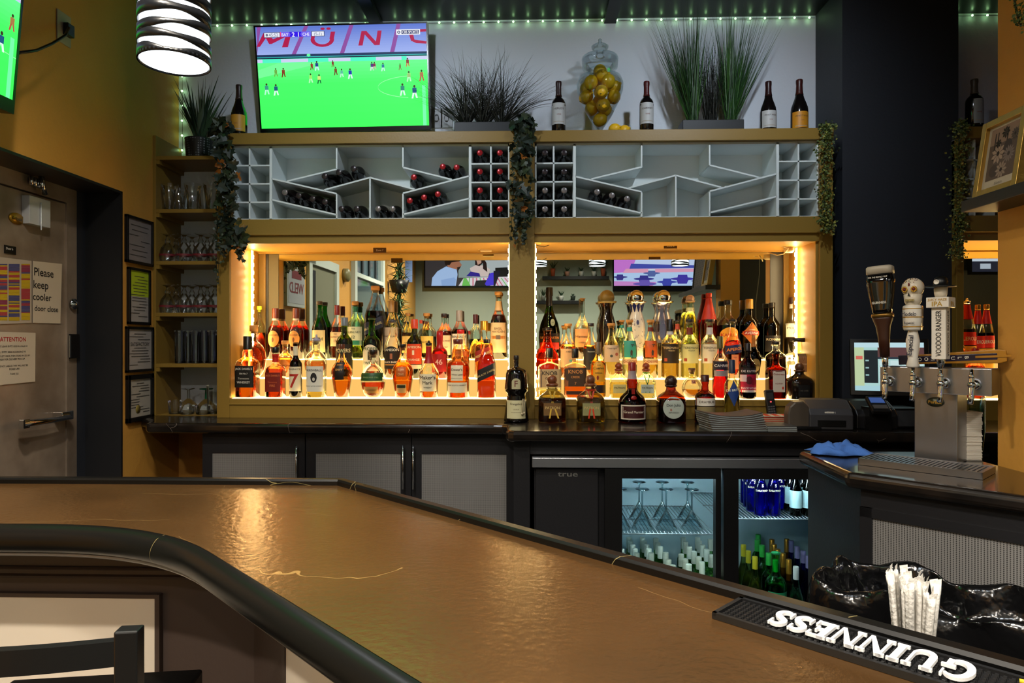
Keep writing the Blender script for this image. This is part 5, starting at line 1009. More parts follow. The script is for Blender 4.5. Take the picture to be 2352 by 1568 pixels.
# steel side and sticker next to the right door
m = MB(); m.box(kx(1869), kx(1869) + .012, YK - .075, YK - .031, .1, kz(1098)); m.box(kx(1869), kx(1888), YK - .036, YK - .031, .1, kz(1098)); m.build('door_edge', pmat('grey_metal', '#6c7274', .35, .6), ck)
m = MB(); m.box(kx(1872), kx(1884), YK - .038, YK - .036, kz(1265), kz(1228)); s_t = m.build('sticker', pmat('sticker_cream', '#b8ae80', .5), ck)
m = MB(); text_on(m, 'T9', frame((kx(1878), YK - .0385, kz(1238)), (1, 0, 0), (0, 0, 1)), .03, .02); m.build('sticker_print', M_ink, s_t)
m = MB(); m.box(kx(1890), kx(1890) + .30, YK - .02, YK + .025, 0, bz - .05); m.build('filler_panel', M_cab, label='black filler panel right of the glass door cooler', cat='panel')
M_wire = pmat('shelf_wire', '#9aa4aa', .3, .6)
def wire_shelf(a, b, z, y0=YK + .09, y1=3.8):
    t = thing('wire_shelf', 'wire shelf behind the %s glass door of the cooler' % ('left' if a < kx(1600) else 'right'), 'shelf', (a, y0, z))
    m = MB(); m.tube([(a, y0, z), (b, y0, z)], .0035, 6); m.tube([(a, y1, z), (b, y1, z)], .0035, 6); m.tube([(a, (y0 + y1) / 2, z - .003), (b, (y0 + y1) / 2, z - .003)], .003, 6); m.build('frame_wire', M_wire, t)
    m = MB(); n = int((b - a) / .017)
    for k in range(n + 1): x = a + (b - a) * k / n; m.tube([(x, y0, z + .003), (x, y1, z + .003)], .0014, 4)
    m.build('cross_wires', M_wire, t)
zs1 = ZP(1226, YK + .09, 1530); zs2 = ZP(1192, YK + .09, 1780)
wire_shelf(kx(1405), kx(1652), zs1); wire_shelf(kx(1660), xi1 - .012, zs2)
# martini glasses upside down
G_mart = None
def martini(x, y, zb, lb, h=.19):
    t = thing('martini_glass', lb, 'cocktail glass', (x, y, zb + .0045), group='martini glasses upside down in the cooler')
    o = (x, y, zb + .005); m = MB(); m.lathe([(.053, 0), (.054, .001), (.008, .083), (.0045, .092)], o, 28, cap=False); m.build('bowl', G_mart, t)
    m = MB(); m.lathe([(.0045, .090), (.0035, .11), (.0035, .17), (.009, h - .004)], o, 12, cap=False); m.build('stem', G_mart, t)
    m = MB(); m.lathe([(.009, h - .005), (.034, h - .001), (.0345, h), (.001, h + .001)], o, 28, cap=False); m.build('foot', G_mart, t)
def gmat(name, tint, k, rough=.02):
    m = thin(tint); c = m.copy(); c.name = name
    for n in c.node_tree.nodes:
        if n.type == 'MATH': n.inputs[1].default_value = k * .62
        if n.type == 'LAYER_WEIGHT': n.inputs[0].default_value = .36
    return c
G_glass = gmat('drinking_glass', '#eef6f6', 1.1); G_mart = gmat('cocktail_glass', '#dfeef2', 2.2)
for px, lb in ((1424, 'martini glass at the left frame of the left cooler door, cut off'), (1475, 'front martini glass, leftmost of the three whole ones'), (1530, 'front martini glass in the middle'), (1589, 'front martini glass nearest the door divider')): martini(XP(px, 3.33), 3.33, zs1, lb)
for px, lb in ((1468, 'rear martini glass behind the leftmost front one'), (1521, 'rear martini glass behind the middle front one'), (1579, 'rear martini glass behind the rightmost front one')): martini(XP(px, 3.50), 3.50, zs1, lb)
# bottles in the cooler: one of each kind built, then copied
def fridge_proto(glass, liq, capc, prof='bordeaux', h=.30, r=.034, capz=.80, lbc=None, neckc=None, name='wine_bottle'):
    t = thing(name, 'x', 'bottle', (0, 0, 0)); pf = [(a * r, b * h) for a, b in PR[prof]]
    m = MB(); m.lathe([(.001, .002)] + pf, (0, 0, 0), 20, cap=False); m.build('glass', thin(glass), t)
    if liq: lp = [(max(.001, (a - .06) * r), b * h + .004) for a, b in PR[prof] if b < .66]; m = MB(); m.lathe([(.001, .004)] + lp + [(.001, .66 * h)], (0, 0, 0), 20, cap=False); m.build('liquid', liquid(liq), t)
    rc = rad_at(PR[prof], .93) * r * 1.18
    m = MB(); m.lathe([(rc, capz * h), (rc, h - .001), (rc * .93, h), (.001, h)], (0, 0, 0), 16, cap=False)
    for q in (.90, .95): m.lathe([(rc * 1.04, h * q), (rc * 1.04, h * q + .002)], (0, 0, 0), 16, cap=False)
    m.build('cap', capm(capc), t)
    if lbc: m = MB(); m.lathe([(r * 1.01, .15 * h), (r * 1.01, .48 * h)], (0, 0, 0), 20, cap=False); m.build('label', pmat('label_' + lbc, lbc, .5), t)
    return t
used_f = set()
def fput(t, px, py, lb, grp, ztop=.392, h=.30, zfl=None):
    d = EYE - ztop; Y = d * F / (py - 784); a = (px - 1176) / F; Y = Y * (cos(TH) + a * sin(TH)); x = XP(px, Y)
    if t in used_f: t = dup(t, label=lb, group=grp)
    else: used_f.add(t); t['label'] = lb; t['group'] = grp
    t.location = (x, Y, ztop - h if zfl is None else zfl)
fw = fridge_proto('#cdeebd', '#d8f0a0', '#ccd6ca')
colsW = {'leftmost column': [(215, 965), (240, 1015), (272, 1072), (305, 1130), (330, 1190)], 'second column from the left': [(412, 963), (437, 1015), (475, 1070), (505, 1127), (540, 1188)],
         'third column': [(605, 975), (632, 1035), (668, 1095), (748, 1180), (788, 1283), (850, 1365)], 'column right of the gap': [(1000, 965), (1032, 1030), (1088, 1098), (1155, 1167), (1222, 1243), (1270, 1318)],
         'rightmost long column': [(1207, 962), (1230, 1015), (1278, 1075), (1337, 1137)], 'short front column right of the gap': [(970, 1205), (1030, 1272), (1080, 1350)], 'column cut by the right door frame': [(1393, 990), (1400, 1215)], 'column cut by the left door frame': [(112, 1130), (126, 1190)]}
nth = ('rearmost', 'second from the back', 'third from the back', 'fourth from the back', 'fifth from the back', 'frontmost')
for cn, L_ in colsW.items():
    for k, (a, b) in enumerate(L_):
        fput(fw, 1410 + a / 6.272, 1080 + b / 6.272, 'pale-capped wine bottle, %s in the %s' % (nth[k] if k < len(L_) - 1 else 'frontmost', cn), 'screw-capped bottles behind the left cooler door')
kinds = {'yellow': (fridge_proto('#c8d0a0', '#e8e0a8', '#d8c830', 'burgundy'), [(185, 835), (240, 905), (315, 970)]), 'green': (fridge_proto('#a0e090', '#90f0a0', '#38c050', 'bordeaux'), [(350, 720), (340, 780), (395, 840), (468, 928), (540, 1000)]),
         'gold': (fridge_proto('#d0c078', '#d8c880', 'gold', 'burgundy', capz=.62), [(505, 775), (530, 830), (570, 885), (630, 930), (695, 1000), (672, 770)]), 'violet': (fridge_proto('#5048b0', '#3020a8', '#8c88c0', 'burgundy'), [(722, 790), (790, 855), (858, 905), (915, 960)]), 'silver': (fridge_proto('#a8c8b8', '#c8e0c8', '#c8ccd0', 'burgundy'), [(775, 1080)])}
for kn, (t, L_) in kinds.items():
    for k, (a, b) in enumerate(L_):
        fput(t, 1670 + a / 4.9, 1080 + b / 4.9, '%s-capped bottle, %s of its kind, lower right cooler half' % (kn, 'frontmost' if k == len(L_) - 1 else nth[k]) if len(L_) > 1 else 'silver-capped bottle at the front of the right cooler half', '%s-capped bottles behind the right cooler door' % kn)
# big green label on the front green one
Yg = 3.30; m_ = XP(1782, Yg)
B(1782, 1268, 46, (Yg, .083), 'bordeaux', '#88f0b0', '#38e088', .60, ('screw', '#2ca060'), [LB(.30, .52, '#2c9c6c', ('SALT', .7, .2, '#103c28'), w=.9), LB(.12, .29, '#48d090', ('Limonata', .5, .25, '#1c6c48'), w=.9)], 'large mint green bottle with a green label at the front of the right cooler half')
pb = fridge_proto('#7068ff', '#3818ff', '#5048d0', 'burgundy', h=.27, r=.031, name='water_bottle')
ug = 'blue water bottles on the upper shelf of the right cooler half'
for k, (px, Y, lb) in enumerate(((1747, 3.31, 'front left bright blue water bottle'), (1777, 3.31, 'front right bright blue water bottle'), (1729, 3.39, 'blue water bottle just behind the front left one'), (1722, 3.47, 'blue water bottle third from the front in the left row'), (1715, 3.55, 'rearmost blue water bottle in the left row'), (1790, 3.42, 'dark blue water bottle behind the front right one'), (1786, 3.52, 'rearmost dark blue water bottle right of the pair'))):
    t = pb if k == 0 else dup(pb); t['label'] = lb + ' on the upper cooler shelf'; t['group'] = ug; t.location = (XP(px, Y), Y, zs2 + .006)
    if k < 2:
        m = MB(); 
        for s, z_, sz in (('SARATOGA', .12, .017), ('S', .145, .02)):
            V, Fc = text2d(s, sz, .056); m.add([(a, -sqrt(max(1e-8, .0316 ** 2 - a * a)), z_ + b) for a, b in V], Fc)
        lo = m.build('print', M_wht, None); lo.parent = t
pc = fridge_proto('#20302c', '#181c14', '#c8d4d4', 'burgundy', h=.25, r=.029, capz=.66, lbc='#a8ccd4', name='wine_bottle')
for k, (px, Y, lb) in enumerate(((1828, 3.31, 'small dark bottle with a pale blue label and white foil, left front one'), (1857, 3.31, 'small dark bottle with a pale blue label and white foil, right front one'), (1815, 3.40, 'small white-foiled dark bottle in the second row, left one'), (1843, 3.40, 'small white-foiled dark bottle in the second row, right one'), (1803, 3.49, 'small white-foiled dark bottle in the third row, left one'), (1830, 3.49, 'small white-foiled dark bottle in the third row, right one'))):
    t = pc if k == 0 else dup(pc); t['label'] = lb; t['group'] = 'white-foiled bottles on the upper shelf of the right cooler half'; t.location = (XP(px, Y), Y, zs2 + .006)

# ================================================================ glasses on the left shelves
G_sh = gmat('shelf_glass', '#f2f4f2', 1.5)
zsh = lambda i: ZP(SH[i], Y2, 420) + .0008
def tumbler(name, lb, px, Y, z, prof, grp, band=None, foot=None, mt=None):
    x = XP(px, Y); t = thing(name, lb, 'glass', (x, Y, z), group=grp)
    m = MB(); m.lathe(prof, (x, Y, z), 22, cap=False); m.build('bowl', mt or G_sh, t)
    m = MB(); r0 = prof[0][0] if not foot else foot[0]
    if foot: m.lathe(foot[1], (x, Y, z), 18, cap=False); m.build('stem', mt or G_sh, t)
    else: m.lathe([(.001, prof[0][1] + .0005), (prof[0][0] * .96, prof[0][1] + .0005), (prof[0][0] * .96, prof[0][1] + .010), (.001, prof[0][1] + .010)], (x, Y, z), 18, cap=False); m.build('thick_base', mt or G_sh, t)
    if band: m = MB(); rr_ = band[3]; m.lathe([(rr_, band[0]), (rr_, band[1])], (x, Y, z), 22, cap=False); m.build('red_print', pmat('red_print', band[2], .5), t)
    return t
Pint = [(.030, 0), (.031, .02), (.030, .05), (.038, .10), (.046, .148), (.046, .150)]
PintL = [(.046, 0), (.046, .01), (.034, .07), (.026, .13), (.033, .152)]
for k, (px, Y, s, lb) in enumerate(((390, 3.78, 1.0, 'curved pint glass at the left end of the top glass shelf'), (443, 3.78, 1.0, 'curved pint glass in the middle of the top glass shelf'), (486, 3.78, 1.0, 'curved pint glass half hidden by the ivy on the top glass shelf'), (412, 3.86, .95, 'pint glass behind the two front ones, left, on the top glass shelf'), (470, 3.86, .95, 'pint glass behind the front ones, right, on the top glass shelf'), (428, 3.93, .9, 'small glass at the back of the top glass shelf'))):
    tumbler('pint_glass', lb, px, Y, zsh(1), [(r_ * s, z_ * s) for r_, z_ in Pint], 'pint glasses on the top glass shelf')
GobB = [(.033, 0), (.043, .025), (.044, .04), (.036, .075), (.018, .10), (.012, .108)]
def goblet(px, Y, sh, lb, row):
    tumbler('goblet', lb, px, Y, zsh(sh), GobB, 'upside-down goblets on the %s glass shelf' % row, (.032, .043, '#6c1c22', .0447) if Y < 3.8 else None, foot=(.03, [(.012, .107), (.016, .118), (.010, .130), (.006, .140), (.014, .150), (.036, .158), (.036, .160)]))
for sh, row in ((2, 'second'), (3, 'third')):
    for k, px in enumerate((385, 423, 461, 494)): goblet(px, 3.78, sh, 'upside-down goblet, %s in the front row of the %s glass shelf' % (('first', 'second', 'third', 'fourth')[k], row), row)
    for k, px in enumerate((405, 441, 476)): goblet(px, 3.86, sh, 'upside-down goblet, %s in the rear row of the %s glass shelf' % (('first', 'second', 'third')[k], row), row)
for k, (px, Y) in enumerate(((412, 3.79), (432, 3.82), (450, 3.79), (470, 3.82), (488, 3.79), (420, 3.90), (445, 3.90), (468, 3.90), (490, 3.90))):
    tumbler('highball_glass', 'tall straight glass, %s from the left %s of the fourth glass shelf' % (('first', 'second', 'third', 'fourth', 'fifth', 'first', 'second', 'third', 'fourth')[k], 'in front' if k < 5 else 'at the back'), px, Y, zsh(4), [(.024, 0), (.025, .05), (.028, .185)], 'tall straight glasses on the fourth glass shelf', mt=gmat('cool_shelf_glass', '#dde2ee', 1.7) if k == 0 else bpy.data.materials['cool_shelf_glass'])
tumbler('rocks_glass', 'low rocks glass at the left of the bottom glass shelf', 402, 3.79, zsh(5), [(.032, 0), (.038, .075)], 'glasses on the bottom glass shelf')
tumbler('rocks_glass', 'low rocks glass in front of the upturned margarita glass', 430, 3.77, zsh(5), [(.036, 0), (.040, .05)], 'glasses on the bottom glass shelf')
tumbler('rocks_glass', 'low rocks glass right on the bottom glass shelf', 466, 3.77, zsh(5), [(.036, 0), (.040, .05)], 'glasses on the bottom glass shelf')
tumbler('highball_glass', 'stacked tall glass at the right end of the bottom glass shelf', 489, 3.80, zsh(5), [(.028, 0), (.034, .16)], 'glasses on the bottom glass shelf')
tumbler('margarita_glass', 'clear margarita glass standing upside down on the bottom glass shelf', 433, 3.90, zsh(5), [(.060, 0), (.056, .03), (.028, .06), (.010, .075)], 'glasses on the bottom glass shelf', foot=(.03, [(.009, .074), (.007, .125), (.036, .132), (.036, .134)]))
tumbler('margarita_glass', 'green-stemmed margarita glass standing upside down on the bottom glass shelf', 474, 3.90, zsh(5), [(.060, 0), (.056, .03), (.028, .06), (.010, .075)], 'glasses on the bottom glass shelf', foot=(.03, [(.009, .074), (.007, .125), (.038, .130), (.038, .134)])).children[1].data.materials[0] = pmat('green_glass_stem', '#1c5c3c', .1)

# ================================================================ framed papers on the left wall
def framed(name, lb, px0, px1, y0, y1, paper, lines, fw_=.014, head=None, split=None, seal=None):
    X = XL; a = onX(px0, y0, X); Yb = YX(px1, X); z1, z0 = a.z, onX(px0, y1, X).z; Ya = a.y
    t = thing(name, lb, 'framed paper', (X, Ya, z0), group='framed notices on the yellow wall')
    m = MB()
    for q in ((Ya, Ya + fw_, z0, z1), (Yb - fw_, Yb, z0, z1), (Ya, Yb, z0, z0 + fw_), (Ya, Yb, z1 - fw_, z1)): m.box(X + .001, X + .018, *q)
    m.build('frame', M_blk, t, .001)
    m = MB(); m.box(X + .001, X + .010, Ya + fw_, Yb - fw_, z0 + fw_, z1 - fw_)
    if split: m.box(X + .010, X + .0105, Ya + fw_, Yb - fw_, z0 + (z1 - z0) * split, z1 - fw_, 1)
    m.build('paper', [pmat('paper_' + paper, paper, .35), pmat('lime_paper', '#b8cc28', .4)], t)
    m = MB(); rr = random.Random(len(lb)); w_ = Yb - Ya - 2 * fw_; M = frame((X + .0112, (Ya + Yb) / 2, (z0 + z1) / 2), (0, 1, 0), (0, 0, 1)); h = z1 - z0 - 2 * fw_
    for k in range(lines):
        zz_ = h * (.42 - .84 * (k + .5) / lines); 
        if head and abs(zz_ - head[1] * h) < h * .06: continue
        l = rr.uniform(.3, .8) * w_; xo = rr.choice((-.5, 0, .5)) * (w_ * .86 - l)
        m.box(xo - l / 2, xo + l / 2, zz_ - .0016, zz_ + .0016, 0, .0004, M=M)
    if head: text_on(m, head[0], M @ Matrix.Translation((0, head[1] * h, 0)), head[2], w_ * .8)
    if m.f: m.build('print', pmat('faded_ink', '#4c4844', .6), t)
    if seal: m = MB(); m.lathe([(.022, 0), (.022, .001)], n=20, M=M @ Matrix.Translation((seal[0] * w_, seal[1] * h, 0))); m.build('seal', pmat('seal_gold', '#8a7a3c', .4, .3), t)
framed('notice_frame', 'black framed paper at the top of the column of four on the yellow wall', 285, 346, 491, 601, '#8a817e', 7)
framed('notice_frame', 'narrow black framed paper with a lime green upper half, second from the top', 290, 340, 612, 744, '#a8a098', 14, split=.50)
framed('notice_frame', 'black framed certificate reading SATISFACTORY, third from the top', 286, 347, 749, 856, '#a8a098', 12, head=('SATISFACTORY', .13, .036))
framed('notice_frame', 'black framed certificate with a round gold seal, lowest of the four', 287, 347, 862, 972, '#aaa294', 12, fw_=.024, seal=(-.12, -.30))

# outlet and cable on the left wall, wall plates by the television
t = thing('wall_outlet', 'worn outlet plate high on the yellow wall with a black plug', 'outlet', onX(145, 66, XL)); c = onX(145, 66, XL)
m = MB(); m.box(XL, XL + .006, c.y - .045, c.y + .045, c.z - .07, c.z + .07); m.build('plate', pmat('grey_plate', '#a09684', .5), t, .002); m = MB(); m.box(XL + .006, XL + .03, c.y - .01, c.y + .035, c.z - .03, c.z + .025); m.build('plug', M_blk, t, .003)
p0, p1 = onX(158, 64, XL + .03), Vector((-1.96, 2.55, onX(47, 124, -1.96).z)); q = onX(120, 100, XL + .08)
m = MB(); m.tube([p0, p0.lerp(q, .5) + Vector((.02, 0, -.0)), q, q.lerp(p1, .5) + Vector((0, 0, -.01)), p1], .006, 8); m.build('power_cable', M_blk, label='black power cable from the wall outlet to the television at the left edge', cat='cable')
for px, lb in ((1003, 'wall plate half hidden behind the television'), (1026, 'white wall plate with a black socket between the television and the dark plant')):
    c = (XP(px, YW), YW, ZP(270, YW)); t = thing('wall_plate', lb, 'wall plate', c); m = MB(); m.box(c[0] - .035, c[0] + .035, YW - .006, YW, c[2] - .058, c[2] + .058); m.build('plate', pmat('white_plate', '#8c8e90', .4), t, .002)
    m = MB(); m.lathe([(.014, 0), (.014, .003)], n=16, M=frame((c[0], YW - .006, c[2]), (1, 0, 0), (0, 0, 1)) @ Matrix.Diagonal((1, 1.7, 1, 1))); m.box(c[0] - .010, c[0] + .010, YW - .012, YW - .006, c[2] - .016, c[2] + .010, 1); m.build('socket', [pmat('grey_plate2', '#6c6e70', .4), M_blk], t)

# ================================================================ draught tower and tap counter
tcn = thing('tap_counter', 'black stone tap counter running diagonally at the right', 'counter', (1.3, 2.0, 0))
poly = [(.985, 2.17), (2.02, 1.12), (2.02, 2.18), (1.556, 2.18), (1.556, 2.60), (1.0, 2.60), (.997, 2.46)]
m = MB(); m.prism(poly, CT - .05, CT); o = m.build('counter_top', M_cnt, tcn, .018); o.modifiers['bevel'].segments = 4
body = [(1.03, 2.17), (2.0, 1.19), (2.0, 2.17), (1.55, 2.17), (1.55, 2.58), (1.03, 2.58)]
m = MB(); m.prism(body, 0, CT - .052); m.build('cabinet', M_cab, tcn)
un = Vector((1, -1, 0)).normalized(); Mf = frame((1.03, 2.17, 0), un, (0, 0, 1))   # x along the front, y up, z outwards
m = MB(); m.box(.035, .80, .62, .915, .001, .004, M=Mf); m.build('mesh_panel', M_screen, tcn)
m = MB()
for q in ((.0, .82, .915, .945), (.0, .82, .59, .62), (.0, .035, .59, .945)): m.box(q[0], q[1], q[2], q[3], .0, .010, M=Mf)
m.build('panel_moulding', M_cab, tcn)
TR = thing('draught_tower', 'stainless T-shaped draught beer tower with four faucets on the tap counter', 'beer tower', (1.367, 2.355, CT), rz=-pi / 4)
# local: x along the box, -y to the front, z up from the counter
m = MB(); m.box(-.064, .064, 0, .12, .0005, .24); m.build('column', M_steel, TR, .002)
m = MB(); m.box(-.165, .165, -.028, .09, .235, .322); m.build('header_box', M_steel, TR, .002)
m = MB(); m.lathe([(.026, 0), (.026, .004)], n=24, M=Matrix.Translation((.0, -.001, .205)) @ Matrix.Rotation(pi / 2, 4, 'X') @ Matrix.Diagonal((1, .62, 1, 1))); ob_ = m.build('oval_badge', pmat('dark_badge', '#3a3a28', .4, .4), TR)
m = MB(); text_on(m, 'Perlick', Matrix.Translation((0, -.0055, .205)) @ Matrix.Rotation(pi / 2, 4, 'X'), .016, .04); m.build('badge_lettering', M_goldk, ob_)
FX = (-.132, -.047, .035, .121)
for k, x in enumerate(FX):
    m = MB(); m.lathe([(.017, 0), (.019, .006), (.015, .012), (.011, .022)], n=18, M=Matrix.Translation((x, -.029, .272)) @ Matrix.Rotation(pi / 2, 4, 'X')); m.build('shank', M_chrome, TR)
    m = MB(); m.tube([(x, -.045, .272), (x, -.075, .272)], .007, 10); m.tube([(x, -.075, .318), (x, -.075, .292), (x, -.075, .26), (x, -.079, .235), (x, -.088, .212)], [.005, .008, .0095, .0085, .0075], 12)
    m.sphere((x, -.075, .272), .0125); m.lathe([(.008, 0), (.010, .004), (.006, .012), (.0055, .028)], (x, -.075, .294), 14); m.build('faucet', M_chrome, TR)
def handle(o, x, rot=None):      # a finished mesh becomes the lever of faucet x; later pieces hang on it
    o.parent = TR; o.location = (x, -.075, .0 + .322); o.rotation_euler = rot or (0, 0, -.10 if x < 0 else -.05); ORG[o] = Vector((0, 0, 0)); return o
FR = lambda x, y, z: Matrix.Translation((x, y, z)) @ Matrix.Rotation(pi / 2, 4, 'X')
m = MB(); m.lathe([(.015, .035), (.018, .10), (.022, .14), (.030, .165), (.031, .172)], n=20, sq=4, asp=.7); h1 = handle(m.build('tap_handle', pmat('dark_brown_wood', '#35190d', .4)), FX[0], (0, R(-3), 0)); h1['label'] = 'tap handle shaped like a dark pint glass with a cream head'
m = MB(); m.lathe([(.009, 0), (.010, .02), (.011, .04)], n=16); m.build('ferrule', M_chrome, h1)
m = MB(); m.lathe([(.033, .172), (.034, .180), (.032, .184)], n=20, sq=4, asp=.7, cap=True); m.build('gold_collar', pmat('old_gold', '#8c6c34', .3, .8), h1)
m = MB(); m.lathe([(.028, .184), (.031, .20), (.039, .25), (.043, .29), (.042, .322)], n=24, sq=4.5, asp=.6); m.build('pint_body', pmat('stout_black', '#08080a', .08, coat=.6), h1)
m = MB(); m.lathe([(.0425, .322), (.042, .345), (.036, .350)], n=24, sq=4.5, asp=.6); m.build('cream_head', pmat('cream_head', '#b0a898', .4), h1)
m = MB(); yf = -.0275
for s, z, sz, wd in (('FOR THE PERFECT PINT', .310, .010, .062), ('GUINNESS', .222, .015, .045)): text_on(m, s, FR(0, yf, z), sz, wd)
m.build('lettering', M_wht, h1)
m = MB(); m.lathe([(.016, 0), (.020, .006), (.015, .03), (.020, .07), (.021, .09), (.014, .125), (.015, .13)], n=20); h2 = handle(m.build('tap_handle', pmat('white_ceramic', '#d8d4cc', .2, coat=.5)), FX[1]); h2['label'] = 'white tap handle with a painted flower-eyed skull above a cup'
m = MB(); m.lathe([(.026, .125), (.029, .13), (.030, .16), (.031, .20), (.029, .208), (.018, .212)], n=6, sq=2); m.build('cup', pmat('white_ceramic', '#d8d4cc', .2, coat=.5), h2)
m = MB(); 
for z in (.136, .168, .196): m.lathe([(.0305 + (.0005 if z > .15 else 0), z), (.0308 + (.0005 if z > .15 else 0), z + .003)], n=6, cap=False)
m.build('gold_bands', M_goldk, h2)
m = MB(); text_on(m, 'Modelo', FR(0, -.0300, .180), .024, .046); text_on(m, 'Especial', FR(0, -.0296, .150), .013, .032); text_on(m, 'Especial', FR(0, -.0216, .075), .022, .07, rot=pi / 2 - .1); m.build('lettering', pmat('navy_ink', '#1c2038', .4), h2)
m = MB(); m.sphere((0, 0, .268), .034, 20, 14, sc_=(1, .9, 1)); m.lathe([(.018, .205), (.026, .222), (.028, .245), (.02, .25)], n=16); m.build('skull', pmat('bone_ceramic', '#cfc6b4', .3, coat=.3), h2)
m = MB()
for s in (-1, 1):
    for k in range(10): a = 2 * pi * k / 10; m.sphere((s * .0145 + .0075 * cos(a), -.0285, .262 + .0075 * sin(a)), .0034, 6, 4, 0)
    m.sphere((s * .0145, -.031, .262), .0045, 8, 6, 1)
m.sphere((0, -.0315, .278), .004, 6, 4, 1, sc_=(.8, .6, 1.6)); m.add([(-.004, -.0315, .240), (.004, -.0315, .240), (.0, -.0325, .252)], [(0, 1, 2)], 2)
for k in range(7): m.box(-.0135 + k * .0042, -.0105 + k * .0042, -.0300, -.0262, .222, .229, 3)
for k in range(24): a = random.uniform(-1.1, 1.1); b = random.uniform(.5, 1.25); m.sphere((.0345 * sin(a) * cos(b), -.031 * cos(a) * cos(b), .268 + .034 * sin(b)), .0016, 5, 4, k % 3)
m.build('painted_face', [M_goldk, pmat('maroon_paint', '#6c1c24', .4), M_ink, pmat('tooth_gold', '#a89868', .4)], h2)
m = MB(); m.box(-.021, .021, -.021, .021, .030, .198); h3 = handle(m.build('tap_handle', pmat('white_ceramic', '#d8d4cc', .2, coat=.5), None, .002), FX[2]); h3['label'] = 'white post tap handle topped by a black wide-brimmed hat'
m = MB(); m.lathe([(.008, 0), (.013, .028), (.013, .032)], n=16); m.build('ferrule', M_chrome, h3)
m = MB(); m.box(-.033, .033, -.033, .033, .198, .232); m.build('sign_block', pmat('white_ceramic', '#d8d4cc', .2, coat=.5), h3, .002)
m = MB(); text_on(m, 'VOODOO RANGER', FR(0, -.0214, .114), .030, .15, rot=pi / 2, sx=.9); text_on(m, 'VOODOO RANGER', Matrix.Translation((.0214, 0, .114)) @ Matrix.Rotation(pi / 2, 4, 'Z') @ Matrix.Rotation(pi / 2, 4, 'X'), .030, .15, rot=pi / 2, sx=.9); m.build('lettering', M_ink, h3)
m = MB(); text_on(m, 'JUICY HAZE', FR(0, -.0334, .224), .011, .055); text_on(m, 'IPA', FR(0, -.0334, .210), .022, .04); text_on(m, 'IPA', Matrix.Translation((.0334, 0, .210)) @ Matrix.Rotation(pi / 2, 4, 'Z') @ Matrix.Rotation(pi / 2, 4, 'X'), .022, .04); m.build('block_lettering', pmat('mustard_ink', '#a8841c', .4), h3)
m = MB(); m.lathe([(.016, .232), (.019, .245), (.020, .262), (.017, .268)], n=16); m.build('neck_knob', pmat('bone_ceramic', '#cfc6b4', .3, coat=.3), h3)
m = MB(); m.lathe([(.043, .266), (.045, .268), (.043, .270), (.022, .271), (.021, .285), (.017, .297), (.006, .303), (.001, .300)], n=24); m.build('hat', M_blk, h3)
m = MB(); m.lathe([(.008, 0), (.008, .002), (.006, .002), (.006, .001)], n=16, M=FR(-.006, -.0205, .282)); m.build('hat_badge', M_wht, h3)
# handle lying across the top of the tower
Lh = thing('beer_tap_lever', 'blue and gold tap handle lying on its side across the draught tower', 'tap handle', (1.367, 2.355, CT)); Lh.rotation_euler = (0, 0, -pi / 4 + .14); ORG[Lh] = Vector((0, 0, 0))
Mh = Matrix.Translation((-.115, .045, .344)) @ Matrix.Rotation(-R(3.5), 4, 'Y')
out = [(0, -.013), (.02, -.017), (.10, -.017), (.22, -.021), (.29, -.023), (.31, -.018), (.31, .018), (.29, .023), (.22, .021), (.10, .017), (.02, .017), (0, .013)]
m = MB(); m.add([Mh @ Vector((x, -.012, z)) for x, z in out] + [Mh @ Vector((x, .012, z)) for x, z in out], [tuple(range(12)), tuple(range(12, 24))[::-1]] + [(i, 12 + i, 12 + (i + 1) % 12, (i + 1) % 12) for i in range(12)]); m.build('body', pmat('handle_gold', '#a87420', .3), Lh, .003)
m = MB(); m.box(-.001, .05, -.0135, .0135, -.0165, .0165, M=Mh); m.box(.04, .285, -.0135, .0135, -.011, .011, M=Mh); m.build('blue_stripe', pmat('handle_navy', '#0e1130', .25), Lh, .002)
m = MB(); m.box(.225, .322, -.0150, -.0132, -.003, .004, M=Mh); m.build('gold_tip', pmat('handle_gold', '#a87420', .3), Lh)
m = MB()
for k, ch in enumerate('NOOM EULB'):
    text_on(m, ch, Mh @ Matrix.Translation((.045 + k * .0195, -.0136, 0)) @ Matrix.Rotation(pi / 2, 4, 'X'), .016, rot=-pi / 2)
m.build('lettering', M_wht, Lh)
# drip tray
dt = thing('drip_tray', 'slotted stainless drip tray in front of the draught tower', 'drip tray', (1.367, 2.355, CT), rz=-pi / 4)
m = MB(); a0, a1, b0, b1 = -.165, .185, -.235, -.075
m.box(a0, a1, b0, b1, .001, .006); m.box(a0, a1, b0, b0 + .004, .006, .022); m.box(a0, a1, b1 - .004, b1, .006, .022); m.box(a0, a0 + .004, b0, b1, .006, .022); m.box(a1 - .004, a1, b0, b1, .006, .022); m.build('pan', M_steel, dt)
m = MB(); n = 26
for k in range(n): x = a0 + .010 + (a1 - a0 - .02) * k / (n - 1); m.box(x - .0035, x + .0035, b0 + .014, b1 - .014, .018, .020)
m.box(a0 + .004, a1 - .004, b0 + .004, b0 + .016, .017, .021); m.box(a0 + .004, a1 - .004, b1 - .016, b1 - .004, .017, .021); m.build('slotted_grate', M_steel, dt)
